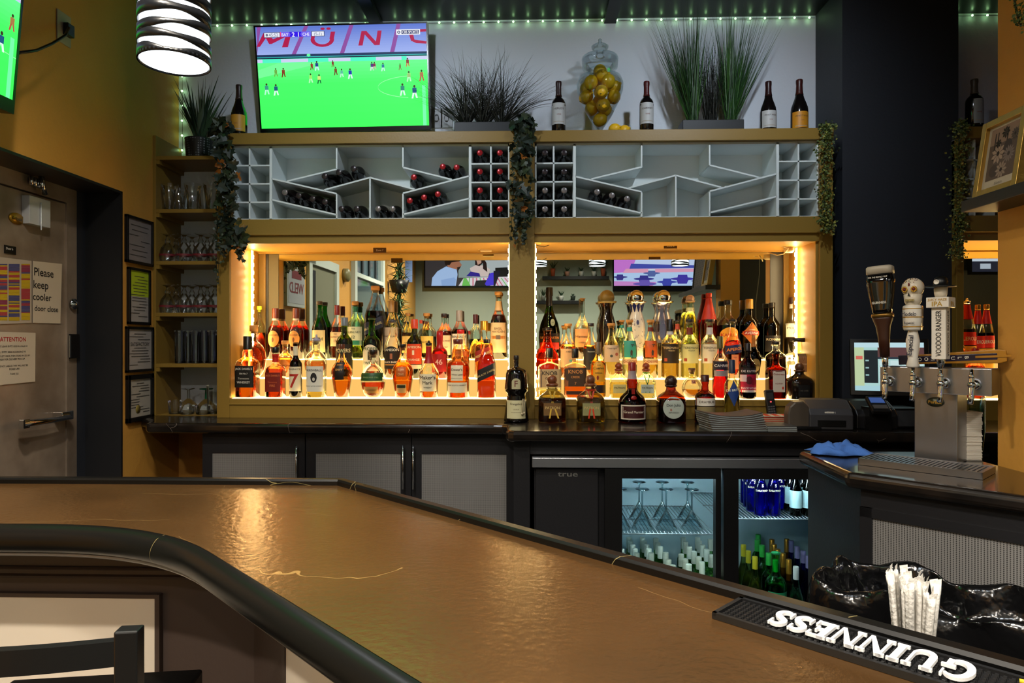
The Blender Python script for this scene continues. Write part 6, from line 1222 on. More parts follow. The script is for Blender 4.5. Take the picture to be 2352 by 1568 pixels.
# napkins and cups behind the tower
c = GP(2228, 1057, CT); nk = thing('napkin_stack', 'tall stack of white beverage napkins right of the beer tower column', 'napkins', (c[0] - .0, c[1] + .03, CT)); rr = random.Random(2)
m = MB(); nn = 44
for k in range(nn):
    ox, oy = rr.uniform(-.0022, .0022), rr.uniform(-.0022, .0022); z = CT + .001 + k * .0038; m.box(c[0] - .045 + ox, c[0] + .034 + ox, c[1] - .01 + oy, c[1] + .08 + oy, z, z + .0031)
o = m.build('napkins', M_paper, nk); o['kind'] = 'stuff'
for k, (px, yt, n_) in enumerate(((2238, 908, 14), (2262, 912, 18))):
    Y = 2.50 + .0 * k; x = XP(px, Y) if k == 0 else 1.515; t = thing('cup_stack', ('stack of clear plastic cups behind the napkin stack', 'second stack of clear plastic cups beside the wall edge')[k], 'cups', (x, Y, CT), group='clear cup stacks behind the napkins')
    m = MB()
    for j in range(n_): z = CT + .001 + j * .009; m.lathe([(.024, z), (.033, z + .09), (.0345, z + .091), (.0345, z + .094)], (x, Y, 0), 18, cap=False)
    m.build('cups', G_glass, t)
# blue towel
c = GP(1928, 1045, CT); t = MB(); rr = random.Random(3); NX, NY = 26, 14; V = []
for i in range(NX + 1):
    for j in range(NY + 1):
        u_, v_ = i / NX - .5, j / NY - .5; e = (1 - (2 * abs(u_)) ** 3) * (1 - (2 * abs(v_)) ** 3)
        z = .004 + e * (.026 + .007 * sin(9 * u_ + 4 * v_) + .007 * sin(23 * v_ + 5 * u_) + .003 * sin(31 * u_ - 13 * v_) + .004 * abs(sin(17 * u_ + 9 * v_)) - .005 * abs(sin(13 * v_ - 8 * u_))) * (1.2 - u_ * 1.1)
        V.append((c[0] + .015 + u_ * .20 + .012 * sin(7 * v_), c[1] + .012 - u_ * .03 + v_ * .11 + .012 * sin(11 * u_), CT + max(.003, z)))
t.smooth = True; t.add(V, [(i * (NY + 1) + j, (i + 1) * (NY + 1) + j, (i + 1) * (NY + 1) + j + 1, i * (NY + 1) + j + 1) for i in range(NX) for j in range(NY)])
o = t.build('towel', pmat('blue_terry', '#3a66b0', .9, bump=(400, .3)), label='crumpled blue cloth on the corner of the tap counter', cat='towel'); so = o.modifiers.new('s', 'SOLIDIFY'); so.thickness = .003; so.offset = 1
# bin with black bag
bn = thing('waste_bin', 'narrow black bin lined with a shiny black bag below the tap counter', 'bin', (.975, 1.70, 0), rz=-pi / 4)
m = MB(); hw, hl = .13, .235
m.prism([(-hl, -hw), (hl, -hw), (hl, hw), (-hl, hw)], .0, .76); m.build('bin_body', M_blk, bn, .01)
m = MB(); m.smooth = True; V = []; K = 64; rr = random.Random(9); rows = [(1.04, .60), (1.09, .72), (1.12, .80), (1.08, .850), (.99, .862), (.90, .845), (.86, .78), (.80, .765), (.05, .762)]
nz = [[rr.uniform(-1, 1) for _ in range(K)] for _ in rows]
for ri, (s, z) in enumerate(rows):
    for k in range(K):
        a = 2 * pi * k / K; ca, sa = cos(a), sin(a); q = 1 / (abs(ca) ** 7 + abs(sa) ** 7) ** (1 / 7)
        wv = .012 * sin(a * 9 + ri) + .009 * nz[ri][k] + .008 * sin(a * 23)
        V.append(((hl * s + wv) * q * ca, (hw * s + wv) * q * sa, z + (.014 * sin(a * 7 + 1) + .008 * nz[(ri + 3) % len(rows)][k]) * (1 if 1 < ri < 8 else .3)))
m.add(V, [(r_ * K + k, r_ * K + (k + 1) % K, (r_ + 1) * K + (k + 1) % K, (r_ + 1) * K + k) for r_ in range(len(rows) - 1) for k in range(K)])
o = m.build('bag', pmat('black_bin_bag', '#0b0b0c', .16, bump=(16, .8), spec=.7), bn); sb = o.modifiers.new('s', 'SUBSURF'); sb.levels = 1; sb.render_levels = 1
# work shelf behind the bar with the straws
ua = Vector((.855, -.815, 0)).normalized(); ub = Vector((-ua.y, ua.x, 0))
ws = thing('work_shelf', 'black work shelf behind the bar under the straws', 'shelf', (.6, 1.1, .8))
P0_ = Vector((.36, 1.03, 0)) + ub * .05
m = MB(); m.prism([tuple((P0_ + ua * a + ub * b)[:2]) for a, b in ((-.3, .0), (1.1, .0), (1.1, .30), (-.3, .30))], .80, .825); m.build('board', M_cab, ws)
cs = (.672, 1.225, .826); st_ = thing('straw_cup', 'plastic cup packed with white paper-wrapped straws behind the bar', 'straws', cs)
m = MB(); m.lathe([(.026, 0), (.036, .10)], cs, 20, cap=False); m.build('cup', G_glass, st_)
M_pp = pmat('straw_paper', '#e2ded6', .7, bump=(120, .3)); rr = random.Random(6)
for k in range(34):
    a, q = rr.uniform(0, 2 * pi), .027 * sqrt(rr.random()); dx, dy = q * cos(a), q * sin(a); h = rr.uniform(.195, .215) + (.02 if dx < 0 else 0) * rr.random(); s = 1.42
    p0 = Vector((cs[0] + dx * .75, cs[1] + dy * .75, cs[2] + .002)); p1 = Vector((cs[0] + dx * s, cs[1] + dy * s, cs[2] + h - .018)); p2 = p1 + Vector((rr.uniform(-.006, .006), rr.uniform(-.006, .006), .016))
    m = MB(); m.tube([p0, p1, p1 + (p2 - p1) * .3, p2], [.0048, .0050, .0052, .0028], 6); e = Vector((.006, 0, 0)) if k % 2 else Vector((.004, .004, 0)); m.add([p1 + e, p1 - e, p2 + Vector((0, 0, .008)) - e * 1.2, p2 + Vector((0, 0, .010)) + e * 1.2], [(0, 1, 2, 3)]); m.build('straw', M_pp, st_)
# bar mat with the raised name
Mm = frame((.36, 1.03, 0), ua, ub); A0 = Vector((.36, 1.03, BT)) - ub * .034
mt_ = thing('bar_mat', 'long black rubber bar mat with big white letters, on the bar top at lower right', 'bar mat', (A0.x, A0.y, BT))
gl = Vector(GP(1657, 1408, BT) + (BT,)); s0 = (gl - A0).dot(ua); L_m = .60; W_m = .084
def mm(a, b, z): p = A0 + ua * (s0 + a) - ub * b; return (p.x, p.y, BT + .0005 + z)
m = MB(); q = [mm(0, 0, 0), mm(L_m, 0, 0), mm(L_m, W_m, 0), mm(0, W_m, 0)]; m.add(q + [(x, y, z + .004) for x, y, z in q], [(0, 1, 2, 3), (7, 6, 5, 4), (0, 4, 5, 1), (1, 5, 6, 2), (2, 6, 7, 3), (3, 7, 4, 0)])
for a, b, c_, d in ((0, L_m, 0, .006), (0, L_m, W_m - .006, W_m), (0, .006, 0, W_m), (L_m - .006, L_m, 0, W_m)):
    q = [mm(a, c_, .004), mm(b, c_, .004), mm(b, d, .004), mm(a, d, .004)]; m.add(q + [(x, y, z + .005) for x, y, z in q], [(7, 6, 5, 4), (0, 4, 5, 1), (1, 5, 6, 2), (2, 6, 7, 3), (3, 7, 4, 0)])
m.build('base', pmat('black_rubber', '#101011', .45), mt_)
m = MB(); na, nb = 74, 9
for i in range(na):
    for j in range(nb):
        a, b = .012 + (L_m - .024) * i / (na - 1), .012 + (W_m - .024) * j / (nb - 1); r1, r2 = .0026, .0018; ce = [mm(a + r1 * cx, b + r1 * cy, .004) for cx, cy in ((-1, -1), (1, -1), (1, 1), (-1, 1))] + [mm(a + r2 * cx, b + r2 * cy, .0078) for cx, cy in ((-1, -1), (1, -1), (1, 1), (-1, 1))]
        m.add(ce, [(7, 6, 5, 4), (0, 4, 5, 1), (1, 5, 6, 2), (2, 6, 7, 3), (3, 7, 4, 0)])
o = m.build('nubs', pmat('black_rubber', '#101011', .45), mt_); o['kind'] = 'stuff'
# letters: read from the far side, so x runs back up the bar and y towards the camera
tS = (Vector(GP(1790, 1425, BT) + (0,)) - Vector((A0.x, A0.y, 0))).dot(ua) ; tG = (Vector(GP(2262, 1538, BT) + (0,)) - Vector((A0.x, A0.y, 0))).dot(ua); ctr = A0 + ua * (tS + tG) / 2 - ub * (W_m / 2); wd = tG - tS
Mt = frame((ctr.x, ctr.y, BT + .0098), -ua, -ub); sz = .066; m = MB()
def stroke(pts, ws):      # ribbon of varying width through 2-D points
    V = []; K = len(pts)
    for i, p in enumerate(pts):
        a, b = pts[max(i - 1, 0)], pts[min(i + 1, K - 1)]; d = Vector((b[0] - a[0], b[1] - a[1])).normalized(); w_ = ws[i] if isinstance(ws, (list, tuple)) else ws
        V += [(p[0] - d.y * w_ / 2, p[1] + d.x * w_ / 2), (p[0] + d.y * w_ / 2, p[1] - d.x * w_ / 2)]
    return V, [(2 * i, 2 * i + 1, 2 * i + 3, 2 * i + 2) for i in range(K - 1)]
def rc(x0, x1, y0, y1): return [(x0, y0), (x1, y0), (x1, y1), (x0, y1)], [(0, 1, 2, 3)]
def arcp(cx, cy, rx, ry, a0, a1, n=14): return [(cx + rx * cos(R(a0 + (a1 - a0) * k / n)), cy + ry * sin(R(a0 + (a1 - a0) * k / n))) for k in range(n + 1)]
TK, TN, SL = .21, .085, .075
LET = {'I': (.36, [rc(.08, .29, 0, 1), rc(0, .37, 0, SL), rc(0, .37, 1 - SL, 1)]),
 'N': (.86, [rc(.10, .10 + TN, 0, 1), rc(.70, .70 + TN, 0, 1), ([(.06, 1), (.30, 1), (.785, 0), (.66, 0)], [(0, 3, 2, 1)]), rc(0, .28, 0, SL), rc(0, .25, 1 - SL, 1), rc(.60, .88, 1 - SL, 1)]),
 'E': (.70, [rc(.08, .08 + TK, 0, 1), rc(0, .66, 0, SL), rc(0, .64, 1 - SL, 1), rc(.2, .50, .47, .47 + SL), rc(.60, .68, 0, .28), rc(.58, .66, .74, 1), rc(.45, .52, .36, .66)]),
 'U': (.88, [rc(.08, .08 + TK, .3, 1), rc(.70, .70 + TN, .3, 1), stroke(arcp(.4625, .31, .28, .27, 180, 360), [.21 - .009 * k for k in range(15)]), rc(0, .37, 1 - SL, 1), rc(.60, .88, 1 - SL, 1)]),
 'G': (.92, [stroke(arcp(.46, .5, .37, .455, 48, 180, 12) + arcp(.46, .5, .37, .455, 190, 312, 12), [.07 + .15 * sin(pi * k / 25) for k in range(26)]), rc(.62, .80, .06, .44), rc(.52, .92, .44 - SL, .44 + .01), rc(.74, .80, .70, 1)]),
 'S': (.64, [stroke(arcp(.33, .745, .23, .215, 25, 180, 10) + [(.13, .66), (.26, .56), (.42, .47), (.52, .36)] + arcp(.32, .255, .23, .215, 0, -155, 10), [.07 + .14 * sin(pi * k / 25) for k in range(26)]), rc(.49, .56, .68, .98), rc(.06, .13, .02, .32)])}
tot = sum(LET[c][0] + .07 for c in 'GUINNESS') - .07; kx_ = wd / tot; hh_ = .052; xx = -wd / 2
for ch in 'GUINNESS':
    for j_, (V, Fc) in enumerate(LET[ch][1]): m.add([Mt @ Vector((xx + a * kx_, (b - .5) * hh_, j_ * .0001)) for a, b in V], Fc)
    xx += (LET[ch][0] + .07) * kx_
m.build('white_letters', pmat('mat_white', '#d8d8d8', .5), mt_).modifiers.new('s', 'SOLIDIFY').thickness = -.004
m = MB(); hc = A0 + ua * (tG + .045) - ub * (W_m / 2)
Mh_ = frame((hc.x, hc.y, BT + .0095), -ua, -ub)
m.tube([Mh_ @ Vector((.022 * cos(a) * 1.1, .026 * sin(a), 0)) for a in [pi * .1 + 1.5 * pi * k / 16 for k in range(17)]], .0028, 6)
for k in range(5): m.tube([Mh_ @ Vector((-.012 + k * .006, -.018 + k * .002, 0)), Mh_ @ Vector((-.012 + k * .006, .020 - k * .002, 0))], .0011, 5)
m.build('gold_harp', pmat('mat_gold', '#b8a020', .5), mt_)

# ================================================================ bar stool at lower left
bs = thing('bar_stool', 'black wooden ladder-back bar stool cut off at lower left', 'bar stool', (-.85, 1.12, 0))
M_stl = pmat('black_stool_paint', '#0b0c0d', .35)
pR = Vector((XP(297, 1.12), 1.12, 0)); pL = pR + Vector((-.385, -.060, 0)); dv = (pL - pR).normalized(); bk = Vector((dv.y, -dv.x, 0)); bk = bk if bk.y > 0 else -bk; zt_ = ZP(1442, 1.12, 297)
def beam(nm, p, q, w_, d_, side):
    m = MB(); p, q = Vector(p), Vector(q); ax = (q - p).normalized(); sd = Vector(side); sd = (sd - ax * sd.dot(ax)).normalized(); n_ = ax.cross(sd)
    V = [c + sd * a * w_ / 2 + n_ * b * d_ / 2 for c in (p, q) for a, b in ((-1, -1), (1, -1), (1, 1), (-1, 1))]
    m.add(V, [(3, 2, 1, 0), (4, 5, 6, 7), (0, 1, 5, 4), (1, 2, 6, 5), (2, 3, 7, 6), (3, 0, 4, 7)]); return m.build(nm, M_stl, bs, .003)
front = -bk
for p in (pR, pL):
    beam('back_post', p + Vector((0, 0, 0)) , p + Vector((0, 0, zt_)), .038, .030, dv)
    f_ = p - bk * -.0 + front * .0
for p in (pR, pL): beam('leg', p + bk * .36, p + bk * .34 + Vector((0, 0, .70)), .034, .034, dv)
for zc0, hh in ((ZP(1493, 1.12, 268), .042), (.83, .035)):
    m = MB(); V = []; K = 14
    for k in range(K + 1):
        f = k / K; c = pR.lerp(pL, f) - bk * (.018 * sin(pi * f)); 
        for dz in (-hh / 2, hh / 2):
            for dd in (-.009, .009): V.append(c + bk * dd + Vector((0, 0, zc0 + dz)))
    m.add(V, [(a, b, b + 4, a + 4) for k in range(K) for a, b in ((k * 4, k * 4 + 1), (k * 4 + 1, k * 4 + 3), (k * 4 + 3, k * 4 + 2), (k * 4 + 2, k * 4))]); m.build('back_rail', M_stl, bs)
m = MB(); q = [pR + bk * -.01, pL + bk * -.01, pL + bk * .38, pR + bk * .38]; m.prism([tuple(v[:2]) for v in q], .70, .735); m.build('seat', M_stl, bs, .006)
for z in (.25, .30): beam('stretcher', (pR + bk * .35 if z < .28 else pR) + Vector((0, 0, z)), (pL + bk * .35 if z < .28 else pL) + Vector((0, 0, z)), .025, .025, (0, 0, 1))
for p in (pR, pL): beam('stretcher', p + Vector((0, 0, .28)), p + bk * .35 + Vector((0, 0, .28)), .025, .025, (0, 0, 1))

# ================================================================ shelf and pictures on the right
m = MB(); m.box(1.440, 1.562, 1.3, 2.335, 1.893, 1.930); m.build('floating_shelf', M_cab, bevel=.002, label='dark floating shelf on the yellow wall at the right edge', cat='shelf')
def lean_frame(name, lb, ya, yb, xb, xt, z0, h, fwid, th, fm, inner):
    # faces -X, standing on the shelf, top leaning to +X
    n = Vector((-h, 0, xt - xb)).normalized(); up = Vector((xt - xb, 0, h)).normalized(); L_ = (Vector((xt - xb, 0, h))).length; z0 = z0 + .001
    M = frame((xb, ya, z0), (0, -1, 0), up); W_ = ya - yb      # x: towards the camera, y up, z normal (-X)
    t = thing(name, lb, 'framed picture', (xb, ya, z0)); m = MB()
    for q in ((0, fwid, 0, L_), (W_ - fwid, W_, 0, L_), (fwid, W_ - fwid, 0, fwid), (fwid, W_ - fwid, L_ - fwid, L_)): m.box(q[0], q[1], q[2], q[3], -th, 0, M=M)
    m.build('frame', fm, t, .0015); m = MB(); m.box(fwid, W_ - fwid, fwid, L_ - fwid, -th * .6, -th * .35, M=M); m.build('mat_board', pmat('mat_board', '#b8b0a0', .6), t)
    P = Pic(M @ Matrix.Translation((W_ / 2, L_ / 2, -th * .35)), W_ - 2 * fwid, L_ - 2 * fwid); inner(P); P.mb.build('print', vcmat('printed_colours'), t); return t
def flowers(P):
    P.rect(.08, .04, .92, .86, '#5a4c48'); rr = random.Random(12); P.rect(.08, .04, .92, .30, '#8a7468')
    for u in (.2, .28, .55): P.poly([(u, .55), (u + .05, .55), (u + .04, .12), (u + .01, .12)], '#2c2426')
    P.ell(.62, .42, .13, .14, '#3c3234'); P.ell(.30, .72, .14, .10, '#443a3a')
    for u, v, r_, c1, c2, n in ((.36, .46, .20, '#a08c80', '#2c2224', 9), (.68, .52, .17, '#7c7070', '#3c3234', 14), (.52, .74, .17, '#94847a', '#2c2224', 10), (.52, .16, .12, '#1c1819', '#3c3234', 8), (.80, .24, .12, '#4c4444', '#2c2224', 12), (.34, .30, .09, '#1c1819', '#1c1819', 7)):
        for k in range(n):
            a = 2 * pi * k / n; da = pi / n * .8; P.poly([(u, v), (u + r_ * .7 * cos(a - da), v + r_ * .6 * sin(a - da)), (u + r_ * cos(a), v + r_ * .82 * sin(a)), (u + r_ * .7 * cos(a + da), v + r_ * .6 * sin(a + da))], c1)
        P.ell(u, v, r_ * .22, r_ * .2, c2, 10)
    P.text('bloom', .5, .93, .014, .05, '#8c8478')
lean_frame('picture_frame', 'gold framed print of flowers leaning on the floating shelf', 2.310, 2.105, 1.458, 1.495, 1.930, .248, .022, .040, pmat('hammered_gold', '#d0a858', .3, .85, bump=(45, .25)), flowers)
def rings(P):
    P.rect(0, 0, 1, 1, '#5a504c')
    for k in range(12):
        for v in range(18): P.ell(.08 + .16 * k + .04 * (v % 2), .04 + v * .055, .05, .022, '#1c191a', 10)
lean_frame('picture_frame', 'black framed picture behind the gold frame, cut by the right edge', 2.04, 1.62, 1.492, 1.53, 1.930, .42, .026, .022, M_blk, rings)

# ================================================================ till area on the back counter
def slab_stack(name, lb, cat, c, n, w_, d_, th, rz, cols, fan=0., grp=None, curl=0.):
    t = thing(name, lb, cat, (c[0], c[1], CT), rz=rz); rr = random.Random(n)
    for j in range(len(cols)):
        m = MB()
        for k in range(j, n, len(cols)):
            z = .001 + k * th; ox = fan * k + rr.uniform(-.002, .002); oy = rr.uniform(-.002, .002)
            K = 5; V = []
            for i in range(K + 1):
                u_ = i / K - .5; zz_ = z + curl * (u_ * 2) ** 2 * (k / n)
                V += [(ox + u_ * w_, oy - d_ / 2, zz_), (ox + u_ * w_, oy + d_ / 2, zz_), (ox + u_ * w_, oy + d_ / 2, zz_ + th * .85), (ox + u_ * w_, oy - d_ / 2, zz_ + th * .85)]
            m.add(V, [(i * 4 + a, i * 4 + 4 + a, i * 4 + 4 + (a + 1) % 4, i * 4 + (a + 1) % 4) for i in range(K) for a in range(4)] + [(0, 1, 2, 3), (K * 4 + 3, K * 4 + 2, K * 4 + 1, K * 4)])
        m.build('sheets', pmat('stack_' + cols[j], cols[j], .5), t)
    return t
Yt = 3.20
slab_stack('menu_stack', 'fanned stack of grey menus on the back counter right of the squat bottles', 'menus', (XP(1683, 3.24), 3.24), 16, .26, .17, .0042, .12, ('#8c9494', '#4c4440'), fan=-.0016, curl=.018)
slab_stack('menu_stack', 'short pile of grey menus between the fanned stack and the printer', 'menus', (XP(1785, 3.22), 3.22), 6, .13, .15, .004, -.03, ('#a0a8a8', '#3c3c3c'))
slab_stack('brochure_stack', 'stack of red and white leaflets lying on a dark tray before the phone', 'leaflets', (XP(1765, 3.42), 3.42), 10, .19, .13, .004, -.10, ('#b89c7c', '#b83820'), fan=.001)
m = MB(); cx_, cy_ = XP(1765, 3.42), 3.42; Mz = Matrix.Translation((cx_, cy_, CT + .044)) @ Matrix.Rotation(-.1, 4, 'Z')
t = thing('leaflet', 'top red and white leaflet on the leaflet stack', 'leaflet', (cx_, cy_, CT + .042)); m.box(-.09, .105, -.063, .063, 0, .002, 0, M=Mz); m.build('sheet', pmat('leaflet_white', '#c8b8a0', .5), t)
m = MB()
for k in range(4): m.box(-.07 + k * .045, -.045 + k * .045, -.055, .055, .002, .0026, 0, M=Mz)
m.build('red_panels', pmat('leaflet_red', '#c83c24', .5), t)
# cordless phone
c = (XP(1775, 3.50), 3.50); t = thing('cordless_phone', 'black cordless phone standing in its cradle before the niche sill', 'phone', (c[0], c[1], CT)); Mp = Matrix.Translation((c[0], c[1], CT)) @ Matrix.Rotation(-R(5), 4, 'Y') @ Matrix.Rotation(-R(8), 4, 'X')
m = MB(); m.box(-.035, .035, -.03, .035, .0005, .03, M=Matrix.Translation((c[0], c[1], CT))); m.build('cradle', M_blk, t, .006); m = MB(); m.box(-.023, .023, -.012, .012, .022, .165, M=Mp); m.build('handset', M_blk, t, .006)
m = MB(); m.box(-.016, .016, -.0135, -.012, .115, .150, 0, M=Mp); m.build('display', pmat('dark_display', '#2a3034', .1), t)
m = MB()
for i in range(4):
    for j in range(3): m.box(-.017 + j * .012, -.008 + j * .012, -.0138, -.012, .040 + i * .012, .047 + i * .012, M=Mp)
m.build('keys', pmat('key_grey', '#4c4c4e', .4), t); m = MB(); m.sphere(Mp @ Vector((0, -.013, .104)), .0035, 8, 6); m.build('red_light', emat('red_led', (1, .05, .05), 4), t)
# receipt printers
def printer(name, lb, px0, px1, yt, Yp, dep, rz, col, txt, led=False):
    xa, xb = XP(px0, Yp), XP(px1, Yp); cx_ = (xa + xb) / 2; w_ = xb - xa; h = ZP(yt, Yp, px0) - CT
    t = thing(name, lb, 'printer', (cx_, Yp, CT), rz=rz); m = MB(); prof = [(-dep / 2, .001), (dep / 2, .001), (dep / 2, h), (-dep * .05, h), (-dep * .40, h * .72), (-dep / 2, h * .52)]
    V = [(x, y, z) for x in (-w_ / 2, w_ / 2) for y, z in prof]; n = len(prof); m.add(V, [tuple(range(n)), tuple(range(n, 2 * n))[::-1]] + [(i, i + n, n + (i + 1) % n, (i + 1) % n) for i in range(n)]); m.build('body', pmat('printer_' + col, col, .4), t, .006)
    m = MB(); m.box(-w_ * .32, w_ * .32, -dep / 2 - .004, -dep / 2, h * .12, h * .34); m.build('front_slot', M_blk, t, .001)
    m = MB(); text_on(m, txt, FR(-w_ * .12 if led else w_ * .0, -dep / 2 + dep * .045, h * .60) @ Matrix.Rotation(-R(20), 4, 'X'), .013, .05, lift=.003); m.build('lettering', pmat('pale_print', '#a8a8a8', .5), t)
    if led: m = MB(); m.sphere((w_ * .22, -dep / 2 - .001, h * .40), .004, 8, 6); m.build('blue_light', emat('blue_led', (.15, .25, 1), 20), t)
    else:
        m = MB(); m.box(-.028, .012, -dep * .47, -dep * .46, h * .56, h * .63, M=Matrix.Identity(4)); m.build('white_sticker', M_paper, t)
    return t
printer('receipt_printer', 'charcoal receipt printer with a white sticker on the back counter', 1848, 1942, 917, 3.30, .20, -.12, '#38383c', 'EPSON')
printer('receipt_printer', 'black printer with a glowing blue light right of the charcoal one', 1946, 2036, 919, 3.34, .22, -.04, '#101013', 'EPSON', True)
c = (XP(1838, 3.22), 3.24); t = thing('tape_dispenser', 'brown-grey rounded holder standing left of the charcoal printer', 'holder', (c[0], c[1], CT)); m = MB()
pts = [(-.052, .001), (.055, .001), (.055, .06), (.045, .105), (.02, .13), (-.02, .128), (-.045, .105), (-.052, .07)]; m.xz([(c[0] + a, CT + b) for a, b in pts], c[1] - .01, c[1] + .05); m.build('shell', pmat('taupe_plastic', '#4c443c', .35), t, .008)
m = MB(); m.box(c[0] - .05, c[0] + .09, c[1] - .04, c[1] - .012, CT + .0005, CT + .016); m.build('foot', M_blk, t, .003)
# till screen
Ys = 3.49; c = Vector((XP(2042, Ys), Ys, ZP(842, Ys, 2042))); Ms = Matrix.Translation(c) @ Matrix.Rotation(-R(18), 4, 'Z') @ Matrix.Rotation(pi / 2 - R(8), 4, 'X')
t = thing('till_screen', 'till touchscreen with a pale order page behind the tap handles', 'monitor', (c.x, c.y, CT)); W_, H_ = .312, .245
m = MB(); m.box(-W_ / 2 - .02, W_ / 2 + .02, -H_ / 2 - .025, H_ / 2 + .02, -.03, 0, M=Ms); m.build('housing', M_blk, t, .004)
m = MB(); m.tube([(c.x, c.y + .04, c.z - .08), (c.x, c.y + .09, CT + .02)], .02, 10); m.box(c.x - .09, c.x + .09, c.y + .02, c.y + .15, CT + .0005, CT + .02); m.build('stand', M_blk, t)
P = Pic(Ms, W_, H_); P.rect(0, 0, 1, 1, '#a8d0cc'); P.rect(0, 0, 1, .10, '#b8d8e0'); P.rect(0, .10, .14, 1, '#b8cca0'); P.rect(.02, .28, .12, .35, '#d06858'); P.rect(.14, .16, .34, .84, '#1c2428'); P.rect(.34, .10, 1, .30, '#5c3c3c'); P.rect(.34, .30, 1, .34, '#283440')
for i in range(4):
    for j in range(4): P.rect(.36 + i * .16, .37 + j * .13, .50 + i * .16, .48 + j * .13, '#c4dcdc')
for j in range(3): P.rect(.16, .36 + j * .15, .21, .39 + j * .15, '#90b8b8')
P.rect(0, .90, 1, 1, '#a4ccd4'); P.mb.build('screen', M_scr, t)
c = (XP(2015, 3.22), 3.22); t = thing('card_terminal', 'small card terminal with a dim blue display before the till screen', 'card reader', (c[0], c[1], CT)); Mp = Matrix.Translation((c[0], c[1], CT + .11)) @ Matrix.Rotation(R(-12), 4, 'Z') @ Matrix.Rotation(R(24), 4, 'X')
m = MB(); m.box(-.04, .04, -.08, .06, 0, .02, M=Mp); m.build('body', M_blk, t, .004); m = MB(); m.box(-.03, .03, -.005, .045, .0205, .021, M=Mp); m.build('display', emat('dim_blue', (.05, .10, .30), .9), t); m = MB(); m.box(-.03, .03, -.06, -.03, .0, .024, M=Mp); m.build('keypad', pmat('key_grey', '#4c4c4e', .4), t)
m = MB(); m.box(c[0] - .05, c[0] + .05, c[1] - .03, c[1] + .05, CT + .0005, CT + .106); m.build('stand', M_blk, t)
t = thing('computer_case', 'small black computer with a mesh front left of the beer tower', 'computer', (XP(2075, 3.25), 3.25, CT)); xa, xb = XP(2036, 3.25), XP(2120, 3.25)
m = MB(); m.box(xa, xb, 3.26, 3.42, CT + .0005, ZP(938, 3.25, 2070)); m.build('case', M_blk, t, .003); m = MB(); m.box(xa + .012, xb, 3.254, 3.26, CT + .012, ZP(943, 3.25, 2070)); m.build('mesh_front', pmat('mesh_grey', '#3a3c40', .5, .3), t)
# ================================================================ plants
def blade(mb, p, d, L_, w_, droop, rr, m=None, segs=6):
    d = Vector(d).normalized(); pos = Vector(p); s = d.cross(Vector((0, 0, 1))); s = s.normalized() if s.length > .05 else Vector((1, 0, 0)); V = []
    tw = rr.uniform(-.8, .8); s = (s * cos(tw) + d.cross(s) * sin(tw))
    for k in range(segs + 1):
        f = k / segs; ww = w_ * (1 - f) ** .7 * (.6 + .4 * min(1, f * 4)); V += [pos + s * ww / 2, pos - s * ww / 2]
        pos = pos + d * (L_ / segs); d = (d + Vector((0, 0, -droop / segs * (.4 + 1.6 * f)))).normalized()
    mb.add(V, [(2 * k, 2 * k + 1, 2 * k + 3, 2 * k + 2) for k in range(segs)], m)
def grass(name, lb, base, n, L_, spread, w_, droop, mats, clumps, seed, pot):
    t = thing(name, lb, 'plant', base); rr = random.Random(seed)
    pot(t)
    m = MB()
    for k in range(n):
        cx_, cy_, lean = rr.choice(clumps); a = rr.uniform(0, 2 * pi); q = spread * sqrt(rr.random())
        d = (cos(a) * q + lean, sin(a) * q * (.45 if sin(a) < 0 else .16), 1); L2 = L_ * rr.uniform(.55, 1.05)
        blade(m, (base[0] + cx_ + rr.uniform(-.02, .02), base[1] + cy_ + rr.uniform(-.02, .02), base[2] + pot.h * .9), d, L2, w_ * rr.uniform(.7, 1.3), droop * rr.uniform(.4, 1.4), rr, rr.randrange(len(mats)))
    o = m.build('blades', mats, t); o['kind'] = 'stuff'; return t
def boxpot(x0, x1, d, h):
    def f(t):
        b = ORG[t]; m = MB(); m.box(b.x + x0, b.x + x1, b.y - d / 2, b.y + d / 2, b.z + .001, b.z + h); m.build('planter_box', pmat('charcoal_planter', '#121316', .5), t, .003)
    f.h = h; return f
G1 = [pmat('dusky_grass', '#14160f', .6), pmat('dusky_grass_b', '#20231a', .6)]; G2 = [pmat('green_grass', '#264c20', .5), pmat('green_grass_b', '#3a6228', .5), pmat('green_grass_c', '#233f22', .5)]
Yp = 3.78
grass('spiky_plant', 'wide spiky dark grass plant in a black trough right of the television', (XP(1110, Yp), Yp, Z_L1), 560, .42, 1.15, .0048, .85, G1, [(-.10, 0, -.25), (0, 0, 0), (.10, 0, .25)], 1, boxpot(-.155, .165, .12, .085))
grass('tall_grass_plant', 'tall green grass fans in a black trough at the right of the top ledge', (XP(1632, Yp), Yp, Z_L1), 620, .64, .38, .0055, .10, G2, [(-.10, 0, -.16), (-.09, 0, -.1), (.11, 0, .16), (.10, 0, .08)], 2, boxpot(-.165, .165, .12, .085))
tgp = COL.objects['tall_grass_plant']; m = MB(); rr = random.Random(7); bx_ = ORG[tgp]
for k in range(160):
    a = rr.uniform(0, 2 * pi); q = .30 * sqrt(rr.random()); blade(m, (bx_.x + rr.uniform(-.03, .03), bx_.y + rr.uniform(-.02, .02), bx_.z + .08), (cos(a) * q, sin(a) * q * (.45 if sin(a) < 0 else .16), 1), .48 * rr.uniform(.55, 1.05), .004, .15, rr, 0)
o = m.build('dry_blades', G1, tgp); o['kind'] = 'stuff'
def patpot(t):
    b = ORG[t]; m = MB(); m.lathe([(.066, .001), (.070, .01), (.077, .125), (.079, .130), (.072, .130), (.068, .115), (.001, .11)], b, 32); m.build('patterned_pot', M_pat, t)
patpot.h = .12
